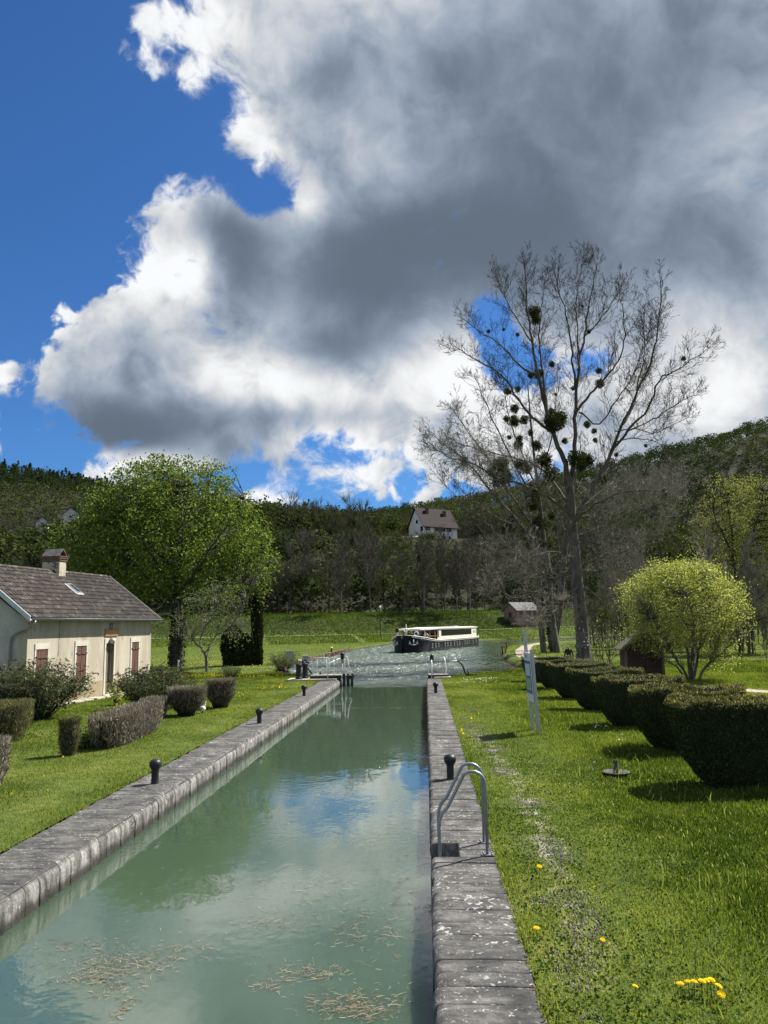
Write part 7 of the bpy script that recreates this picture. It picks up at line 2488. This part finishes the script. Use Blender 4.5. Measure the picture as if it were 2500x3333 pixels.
tag(o, 'thin dark railing along the terrace below the white hill house', 'railing')

M_HGREY = mat('pale_far_gable', (0.42, 0.43, 0.44), (0.48, 0.49, 0.5), .9, .3)
for (u, v, Y, sz, lab) in [(91, 1155, 300, .72, 'small pale gable low on the left hillside, nearer the house chimney'), (153, 1140, 320, .95, 'larger pale gable on the left hillside, half hidden by the leafy tree')]:
    pz = W(u, v, Y)
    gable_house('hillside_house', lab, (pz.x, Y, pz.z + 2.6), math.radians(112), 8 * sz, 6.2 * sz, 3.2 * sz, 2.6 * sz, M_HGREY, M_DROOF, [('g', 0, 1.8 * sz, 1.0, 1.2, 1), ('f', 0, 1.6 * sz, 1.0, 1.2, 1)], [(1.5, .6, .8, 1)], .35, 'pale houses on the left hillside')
M_PINK = mat('pinkish_render', (0.22, 0.15, 0.13), (0.28, 0.195, 0.17), .9, .8)  # colour darkened to carry the shade the cottage stands in
M_GROOF = mat('grey_tile_roof', (0.11, 0.108, 0.105), (0.17, 0.166, 0.16), .9, 2)
pz = W(1126, 1338, 190)
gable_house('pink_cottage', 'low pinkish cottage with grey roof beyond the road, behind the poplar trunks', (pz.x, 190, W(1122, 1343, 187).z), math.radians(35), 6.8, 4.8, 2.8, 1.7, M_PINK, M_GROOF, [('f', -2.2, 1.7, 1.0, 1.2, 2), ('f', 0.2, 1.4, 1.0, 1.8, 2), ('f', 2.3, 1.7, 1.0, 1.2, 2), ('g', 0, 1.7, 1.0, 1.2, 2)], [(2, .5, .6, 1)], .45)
for (u, Y, h_, lab) in [(1098, 186, 2.4, 'leafless bush in front of the pinkish cottage, on its road side'), (1150, 184, 2.8, 'dark bush hiding the cottage corner behind the poplar trunks')]:
    pz = W(u, 1345, Y)
    feathery_shrub('roadside_bush', lab, pz.x, Y, 1.8, 1.5, h_, 700, 60, 0).location = (pz.x, Y, H(pz.x, Y))
# ------------------------------------------------------------------ grass blades
M_GRASS = leafmat('grass_blade', [(0.0, (0.042, 0.074, 0.014)), (0.3, (0.100, 0.142, 0.028)), (0.55, (0.168, 0.205, 0.046)), (0.8, (0.225, 0.245, 0.065)), (1.0, (0.40, 0.37, 0.19))], 0.42, 0.0, attr='tint', tcol=(1.3, 1.35, 0.6))
M_CLOVER = leafmat('clover_leaf', [(0.0, (0.022, 0.050, 0.012)), (0.6, (0.045, 0.085, 0.020)), (1.0, (0.08, 0.12, 0.03))], 0.3, 0.0)


def project(x, y, z):
    P_ = np.stack([x, y, z - CZ], 1) @ C2W
    return 1250 + FPX * P_[:, 0] / -P_[:, 2], 1666.5 - FPX * P_[:, 1] / -P_[:, 2]


def blades(name, x, y, h, w, tint, seg2, lean=0.45, zoff=0.0):
    z = height(x, y) + zoff - 0.012
    n = len(x)
    a = rng.uniform(0, 2 * math.pi, n)
    s_ = np.stack([np.cos(a), np.sin(a), np.zeros(n)], 1)
    la = rng.uniform(0, 2 * math.pi, n)
    ld = np.stack([np.cos(la), np.sin(la), np.zeros(n)], 1) * (np.abs(rng.normal(0, lean, n)) * h)[:, None]
    P = np.stack([x, y, z], 1)
    hh = np.stack([np.zeros(n), np.zeros(n), h], 1)
    w = w[:, None]
    if seg2:
        V = np.stack([P - s_ * w, P + s_ * w, P + hh * .6 + ld * .35 + s_ * w * .75, P + hh * .6 + ld * .35 - s_ * w * .75, P + hh * .95 + ld], 1)
        k = np.arange(n)[:, None] * 5
        F = [k + np.array([0, 1, 2, 3]), k + np.array([3, 2, 4])]
        t_ = np.repeat(tint, 5)
    else:
        V = np.stack([P - s_ * w, P + s_ * w, P + hh + ld], 1)
        k = np.arange(n)[:, None] * 3
        F = [k + np.array([0, 1, 2])]
        t_ = np.repeat(tint, 3)
    o = npobj(name, V.reshape(-1, 3), F, [M_GRASS], attrs={'tint': t_})
    tag(o, kind='stuff')
    return o


def seed(x0, x1, y0, y1, k, cap, wmax=None):
    """points with a density falling off with distance, inside the picture"""
    n = int(k * math.log(y1 / y0) * (x1 - x0)) if True else 0
    y = y0 * (y1 / y0) ** rng.random(n)
    x = rng.uniform(x0, x1, n)
    keep_ = rng.random(n) < np.minimum(1.0, cap * y / k)
    u, v = project(x, y, np.zeros(n))
    keep_ &= (u > -900) & (u < 3600) & (v < 4600)
    return x[keep_], y[keep_]


def strip_mask(x, y, line, hw):
    d, _, _ = seg_dist(x, y, np.array(line), False)
    return d > hw


# worn line beside the coping
def worn(x, y):
    c = 1.62 - 0.16 * np.sin(y * 0.31)
    w_ = np.exp(-((x - c) / 0.42) ** 2) * sstep(-y, -46, -30)
    return w_ * sstep(vnoise(x, y, 1.3, 4, 6), 0.42, 0.68) * sstep(-y, -38, -18) * np.interp(y, [5, 8, 11], [.5, .6, 1.0])


hedge_c = np.array([(h_[0], h_[1]) for h_ in HED])
x, y = seed(0.88, 30, 2.6, 62, 15000, 2600)
wv = worn(x, y)
clump = vnoise(x, y, 0.55, 4, 2)
ok = (rng.random(len(x)) > wv * 1.05) & strip_mask(x, y, TOW, 0.75)
dpool, _, inp = seg_dist(x, y, POOL, True)
ok &= ~inp & (dpool > 0.2)
for (hx, hy_) in hedge_c:
    ok &= ((x - hx) / 0.95) ** 4 + ((y - hy_) / 0.5) ** 4 > 1
x, y, wv, clump = x[ok], y[ok], wv[ok], clump[ok]
lng = sstep(x + 1.5 * (vnoise(x, y, 0.25, 3, 9) - .5), 2.2, 4.6)
h = (0.028 + 0.03 * rng.random(len(x))) + lng * (0.045 + 0.15 * 1.5 * np.maximum(0, clump - 0.40) * rng.uniform(.5, 1.5, len(x)))
# longer fringe along the coping edge and round the hedge feet
h += 0.035 * np.exp(-((x - 0.95) / 0.12) ** 2) * rng.random(len(x)) * 2 * sstep(vnoise(x, y, 1.6, 2, 3), .4, .6)
w = (0.0022 + 0.00055 * y) * rng.uniform(.7, 1.3, len(x))
tint = np.clip(0.42 + (vnoise(x, y, 0.35, 4, 12) - 0.5) * 1.05 + (vnoise(x, y, 2.5, 3, 13) - .5) * .5 + rng.normal(0, .10, len(x)) - 0.05 * lng + wv * 0.35 + 0.10 * (1 - lng), 0, 0.92)
tint = np.where(rng.random(len(x)) < 0.035, rng.uniform(.8, 1, len(x)), tint)
nr = y < 17
blades('grass', x[nr], y[nr], h[nr], w[nr], tint[nr], True)
blades('grass', x[~nr], y[~nr], h[~nr] * 1.05, w[~nr], tint[~nr], False)

# wispy taller blades and coarse tufts in the unmown part
n = 5200
ty = 5.0 * (45 / 5.0) ** rng.random(n)
tx = rng.uniform(2.2, 16, n)
tk = (vnoise(tx, ty, .8, 3, 101) > .52) & (vnoise(tx, ty, .22, 3, 9) + .06 * tx > .62)
for (hx, hy_) in hedge_c:
    tk &= ((tx - hx) / 1.2) ** 4 + ((ty - hy_) / 0.7) ** 4 > 1
tx, ty = tx[tk], ty[tk]
blades('grass', tx, ty, rng.uniform(.16, .30, len(tx)), (0.002 + 0.0005 * ty), np.clip(rng.normal(.62, .16, len(tx)), .2, 1), True, .7)

x, y = seed(-27, -6.28, 7.5, 56, 9500, 1500)
ok = np.ones(len(x), bool)
d_f = (x - HORG.x) * HNRM.x + (y - HORG.y) * HNRM.y          # in front of the facade only
ok &= (d_f > 0.15) | (y > 45)
dpool, _, inp = seg_dist(x, y, POOL, True)
ok &= ~inp & (dpool > 0.25)
x, y = x[ok], y[ok]
edge = np.exp(-((x + 7.2) / 0.8) ** 2)
clump = vnoise(x, y, 0.6, 4, 22)
thin = edge * sstep(vnoise(x, y, 0.8, 3, 31), .42, .6)
k_ = rng.random(len(x)) > thin * .55
x, y, edge, clump, thin = x[k_], y[k_], edge[k_], clump[k_], thin[k_]
h = 0.03 + 0.035 * rng.random(len(x)) + (1 - edge) * 0.16 * np.maximum(0, clump - 0.42) * rng.uniform(.5, 1.5, len(x))
w = (0.0025 + 0.00055 * y) * rng.uniform(.7, 1.3, len(x))
tint = np.clip(0.42 + (vnoise(x, y, 0.3, 4, 15) - 0.5) * 0.7 + (vnoise(x, y, 2.0, 3, 16) - .5) * .4 + rng.normal(0, .09, len(x)) + 0.22 * thin + .1 * edge, 0, 0.92)
blades('grass', x, y, h, w, tint, False)

# the meadow beyond the lock, the bank below the road and the embankment behind it
n = 60000
y = rng.uniform(50, 160, n)
x = rng.uniform(-75, -5, n)
u, v = project(x, y, np.zeros(n))
dpool, _, inp = seg_dist(x, y, POOL, True)
dr_, sd_, _ = seg_dist(x, y, ROAD, False)
ok = (u > -500) & ~inp & (dpool > 0.3) & (dr_ * sd_ < -2)
x, y = x[ok], y[ok]
dr_, sd_, _ = seg_dist(x, y, ROAD, False)
tall = sstep(-np.abs(dr_ - 6.5), -4.5, -2.5)
tint = np.clip(0.50 + (vnoise(x, y, 0.08, 4, 41) - .5) * .7 - 0.30 * tall + rng.normal(0, .08, len(x)), 0, .9)
blades('grass', x, y, 0.05 + 0.06 * rng.random(len(x)) + 0.32 * tall * rng.random(len(x)), 0.03 + 0.0003 * y, tint, False)
n = 60000
i = rng.integers(1, len(ROAD) - 2, n)
f = rng.random(n)
px_ = ROAD[i] + (ROAD[i + 1] - ROAD[i]) * f[:, None]
dn = ROAD[i + 1] - ROAD[i]
dn = dn / np.linalg.norm(dn, axis=1, keepdims=True)
off_ = np.where(rng.random(n) < .62, rng.uniform(2.2, 20, n), -rng.uniform(2.0, 9.5, n))
x = px_[:, 0] - dn[:, 1] * off_
y = px_[:, 1] + dn[:, 0] * off_
u, v = project(x, y, np.zeros(n))
dpool, _, inp = seg_dist(x, y, POOL, True)
dr_, sd_, _ = seg_dist(x, y, ROAD, False)
ok = (u > -500) & (u < 3000) & ~inp & (dr_ > 2.0)
x, y, off_ = x[ok], y[ok], off_[ok]
tint = np.clip(np.where(off_ > 0, 0.06, 0.2) + (vnoise(x, y, 0.06, 4, 51) - .5) * .7 + rng.normal(0, .07, len(x)), 0, .62)  # darker behind the road: rough grass, with cloud shade put into the tint
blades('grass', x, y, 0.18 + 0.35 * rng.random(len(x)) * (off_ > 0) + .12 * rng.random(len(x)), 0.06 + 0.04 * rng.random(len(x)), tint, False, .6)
# reedy fringe on the right bank bend
n = 5000
k_ = rng.integers(20, 30, n)
A_, B_ = POOL[k_], POOL[(k_ + 1)]
p_ = A_ + (B_ - A_) * rng.random((n, 1))
dn = B_ - A_
dn = dn / np.linalg.norm(dn, axis=1, keepdims=True)
o_ = rng.uniform(0.05, 1.4, n)
x, y = p_[:, 0] + dn[:, 1] * o_ , p_[:, 1] - dn[:, 0] * o_
blades('grass', x, y, 0.10 + 0.25 * rng.random(n), 0.035 + 0.01 * rng.random(n), np.clip(rng.normal(.42, .14, n), 0, .9), False, .5)
# right hand verge beyond the towpath
n = 26000
y = rng.uniform(34, 120, n)
x = rng.uniform(9, 60, n)
u, v = project(x, y, np.zeros(n))
dpool, _, inp = seg_dist(x, y, POOL, True)
ok = (u < 3100) & ~inp & (dpool > .3) & strip_mask(x, y, TOW, .8)
x, y = x[ok], y[ok]
blades('grass', x, y, 0.07 + 0.16 * rng.random(len(x)), 0.022 + 0.0004 * y, np.clip(.50 + (vnoise(x, y, .2, 3, 61) - .5) * .6 + rng.normal(0, .09, len(x)), 0, .9), False, .5)

# clover and low weeds close to the coping
n = 9000
y = 4.5 * (20 / 4.5) ** rng.random(n)
x = 0.9 + np.abs(rng.normal(0, 1.3, n))
k_ = (vnoise(x, y, 1.1, 3, 71) > .5) & (rng.random(n) > worn(x, y))
x, y = x[k_], y[k_]
C = np.stack([x, y, 0.012 + 0.03 * rng.random(len(x))], 1)
V, F = leaves(C, 0.034, up=0.75, ratio=.9)
tag(npobj('clover', V, [F], [M_CLOVER]), kind='stuff')
# gravel showing through the worn line
n = 16000
y = 4.5 * (40 / 4.5) ** rng.random(n)
x = 1.62 - 0.16 * np.sin(y * 0.31) + rng.normal(0, .33, n)
k_ = (worn(x, y) > .22) & (x > 1.0)
x, y = x[k_], y[k_]
C = np.stack([x, y, np.full(len(x), 0.006)], 1)
M_GRIT = leafmat('pale_grit', [(0.0, (0.10, 0.088, 0.07)), (0.6, (0.21, 0.195, 0.165)), (1.0, (0.36, 0.345, 0.31))], 0.0, 0.0)
sz = rng.uniform(.006, .016, (len(x), 1)) * (1 + .02 * y[:, None])
ang = rng.uniform(0, 6.28, len(x))
A = np.stack([np.cos(ang), np.sin(ang), rng.normal(0, .2, len(x))], 1) * sz
B = np.stack([-np.sin(ang), np.cos(ang), rng.normal(0, .3, len(x))], 1) * sz * .7
top = C + np.array([0, 0, 1]) * sz
V = np.stack([C - A, C - B, C + A, C + B, top], 1).reshape(-1, 3)
k = np.arange(len(x))[:, None] * 5
tag(npobj('gravel', V, [np.concatenate([k + np.array(q_) for q_ in ((0, 1, 4), (1, 2, 4), (2, 3, 4), (3, 0, 4))])], [M_GRIT]), kind='stuff')

# ------------------------------------------------------------------ flowers
M_DAND = leafmat('dandelion_yellow', [(0.0, (0.66, 0.42, 0.01)), (1.0, (0.85, 0.62, 0.03))], 0.2, 0.0)
dn_v = []
for k_ in range(3):
    hb = MB()
    r_ = random.Random(k_)
    for ring, (rr, zz_, nn) in enumerate(((.026, .002, 13), (.021, .009, 11), (.013, .014, 9))):
        for q_ in range(nn):
            a = 6.283 * q_ / nn + ring * .3
            c0 = Vector((0, 0, zz_))
            hb.add([c0, c0 + Vector((math.cos(a - .2) * rr, math.sin(a - .2) * rr, .006)), c0 + Vector((math.cos(a) * rr * 1.12, math.sin(a) * rr * 1.12, .008)), c0 + Vector((math.cos(a + .2) * rr, math.sin(a + .2) * rr, .006))], [(0, 1, 2, 3)])
    dn_v.append(hb.mesh('petals', M_DAND))
DAND = [(2.11, 7.25, 'dandelion at the left end of the arc of dandelions'), (2.19, 7.29, 'second dandelion from the left end of the arc'), (2.24, 7.29, 'bright dandelion pressed close to its left neighbour in the arc'), (2.30, 7.27, 'dandelion in the middle of the arc'), (2.36, 7.33, 'small dandelion farthest back in the arc'),
        (2.36, 7.22, 'left one of the touching pair in the arc of dandelions'), (2.41, 7.20, 'right one of the touching pair in the arc of dandelions'), (2.38, 7.05, 'dandelion nearest the bottom edge, right end of the arc'), (1.37, 10.4, 'single dandelion in the worn grass close to the ladder foot'), (1.06, 8.48, 'single dandelion beside the coping edge'),
        (1.65, 8.13, 'tiny dandelion alone in the short grass between coping and arc'), (1.69, 7.1, 'small dandelion left of the arc near the bottom edge')]
for x, y, lab in DAND:
    big_ = 0.75 if 'small' in lab or 'tiny' in lab else 1.0
    d_ = thing('dandelion', lab, 'flower', (x, y, 0), rnd.random() * 6, 'dandelions in the lawn')
    hh_ = rnd.uniform(.10, .15)
    MB().tube([(0, 0, -.01), (.006, .002, hh_ * .6), (0, 0, hh_)], .0035, 5).build('stalk', M_STALK, d_)
    inst('petals', dn_v[rnd.randrange(3)], d_, (0, 0, hh_), (rnd.uniform(-.5, .2), rnd.uniform(-.3, .3), 0), 1.25 * big_)


def sprinkle(name, spots, m_, size):
    C = []
    for (x, y, rx, ry, n) in spots:
        q_ = rng.normal(0, 1, (n, 2)) * np.array([rx, ry]) + np.array([x, y])
        C.append(np.stack([q_[:, 0], q_[:, 1], height(q_[:, 0], q_[:, 1]) + rng.uniform(.05, .12, n)], 1))
    C = np.concatenate(C)
    s_ = size * (1 + C[:, 1:2] * .012) * rng.uniform(.7, 1.3, (len(C), 1))
    V, F = leaves(C, 1.0, up=.6, ratio=1.0)
    V = ((V.reshape(-1, 4, 3) - C[:, None, :]) * s_[:, None, :] + C[:, None, :]).reshape(-1, 3)
    tag(npobj(name, V, [F], [m_]), kind='stuff')


sprinkle('yellow_wildflowers', [(-14.3, 53, 1.6, .9, 170), (-11.5, 51.5, 1.2, .6, 60), (-17.5, 71, 3.5, 2.5, 260), (-8.0, 41, .6, 1.2, 40), (-8.9, 37, .7, 1.2, 34), (-13, 62, 1.5, 3, 60), (-8.5, 18, .9, 1.2, 8), (-8.2, 14.5, .7, .9, 7), (.98, 23.4, .15, .4, 6), (1.8, 27.5, .4, 1.2, 10), (-24, 80, 6, 4, 160)], M_DAND, .05)
sprinkle('daisies', [(2.4, 45.2, .5, .35, 45), (3.5, 45.8, .45, .3, 60), (2.0, 43.2, .3, .3, 16), (3.2, 43.6, .4, .5, 16), (5.1, 24.0, .15, .35, 16), (4.6, 28, .5, 3.5, 18), (3.5, 18, 1.5, 2.5, 14), (10.5, 58, 1.5, 3, 30)], M_BLOSSOM, .038)

# ------------------------------------------------------------------ weed drifting on the water
M_WEED = leafmat('drift_weed', [(0.0, (0.07, 0.056, 0.040)), (0.5, (0.17, 0.14, 0.11)), (0.85, (0.30, 0.265, 0.215)), (1.0, (0.16, 0.20, 0.07))], 0.1, 0.0)
WE = [(-4.1, 9.35, .28, .10, 55), (-3.55, 8.9, .26, .14, 110), (-3.5, 8.52, .22, .10, 120), (-3.25, 8.75, .30, .10, 110), (-3.1, 9.0, .26, .09, 80), (-3.0, 9.25, .28, .08, 50), (-3.23, 8.22, .14, .10, 60), (-2.98, 7.86, .05, .12, 40), (-1.97, 10.1, .30, .16, 60), (-1.5, 11.4, .5, .35, 90), (-1.2, 10.3, .5, .3, 90), (-1.3, 8.65, .22, .14, 130), (-.75, 9.7, .3, .22, 110),
      (-1.66, 8.39, .12, .09, 40), (-.85, 8.02, .24, .13, 190), (-.72, 7.85, .2, .1, 110), (-1.1, 16.0, .8, .9, 90), (-3.2, 35.0, .9, .16, 120), (-1.5, 34.8, .8, .13, 90), (-2.5, 13, 1.4, 1.8, 90), (-.6, 12.5, .25, 1.6, 60), (-2.2, 9.3, 1.3, .9, 60), (-2.4, 40, 1.5, 1.5, 40), (-.35, 9, .15, 1.5, 60)]
VV, FF, k = [], [], 0
for (x, y, rx, ry, n) in WE:
    n = int(n * 1.6)
    c = rng.normal(0, 1, (n, 2)) * np.array([rx, ry]) + np.array([x, y])
    a = rng.uniform(-.6, 2.2, n)
    L_ = rng.uniform(.006, .055, n) * rng.uniform(.5, 1.4, n) * (1 + .02 * y)
    for (cx2, cy2), a_, l_ in zip(c, a, L_):
        if cx2 > -.03 or cx2 < -5.15:
            continue
        dx_, dy_ = math.cos(a_) * l_, math.sin(a_) * l_
        wx_ = rng.uniform(.002, .0055) * (1 + .03 * y)
        z0 = -.397 + rng.uniform(0, .006)
        b_ = rng.normal(0, .25) * l_
        VV += [(cx2 - dx_, cy2 - dy_ - wx_, z0), (cx2 - b_ * .3, cy2 + b_ - wx_, z0 + .005), (cx2 - b_ * .3, cy2 + b_ + wx_, z0 + .005), (cx2 - dx_, cy2 - dy_ + wx_, z0), (cx2 + dx_, cy2 + dy_, z0 + .002)]
        FF += [(k, k + 1, k + 2, k + 3)]
        FF += [(k + 1, k + 4, k + 4, k + 2)] if False else []
        k += 5
FF = np.array(FF)
tri = FF[:, [1, 2]]
T3 = np.stack([FF[:, 1], FF[:, 0] + 4, FF[:, 2]], 1)
tag(npobj('floating_weed', np.array(VV), [FF, T3], [M_WEED]), kind='stuff')
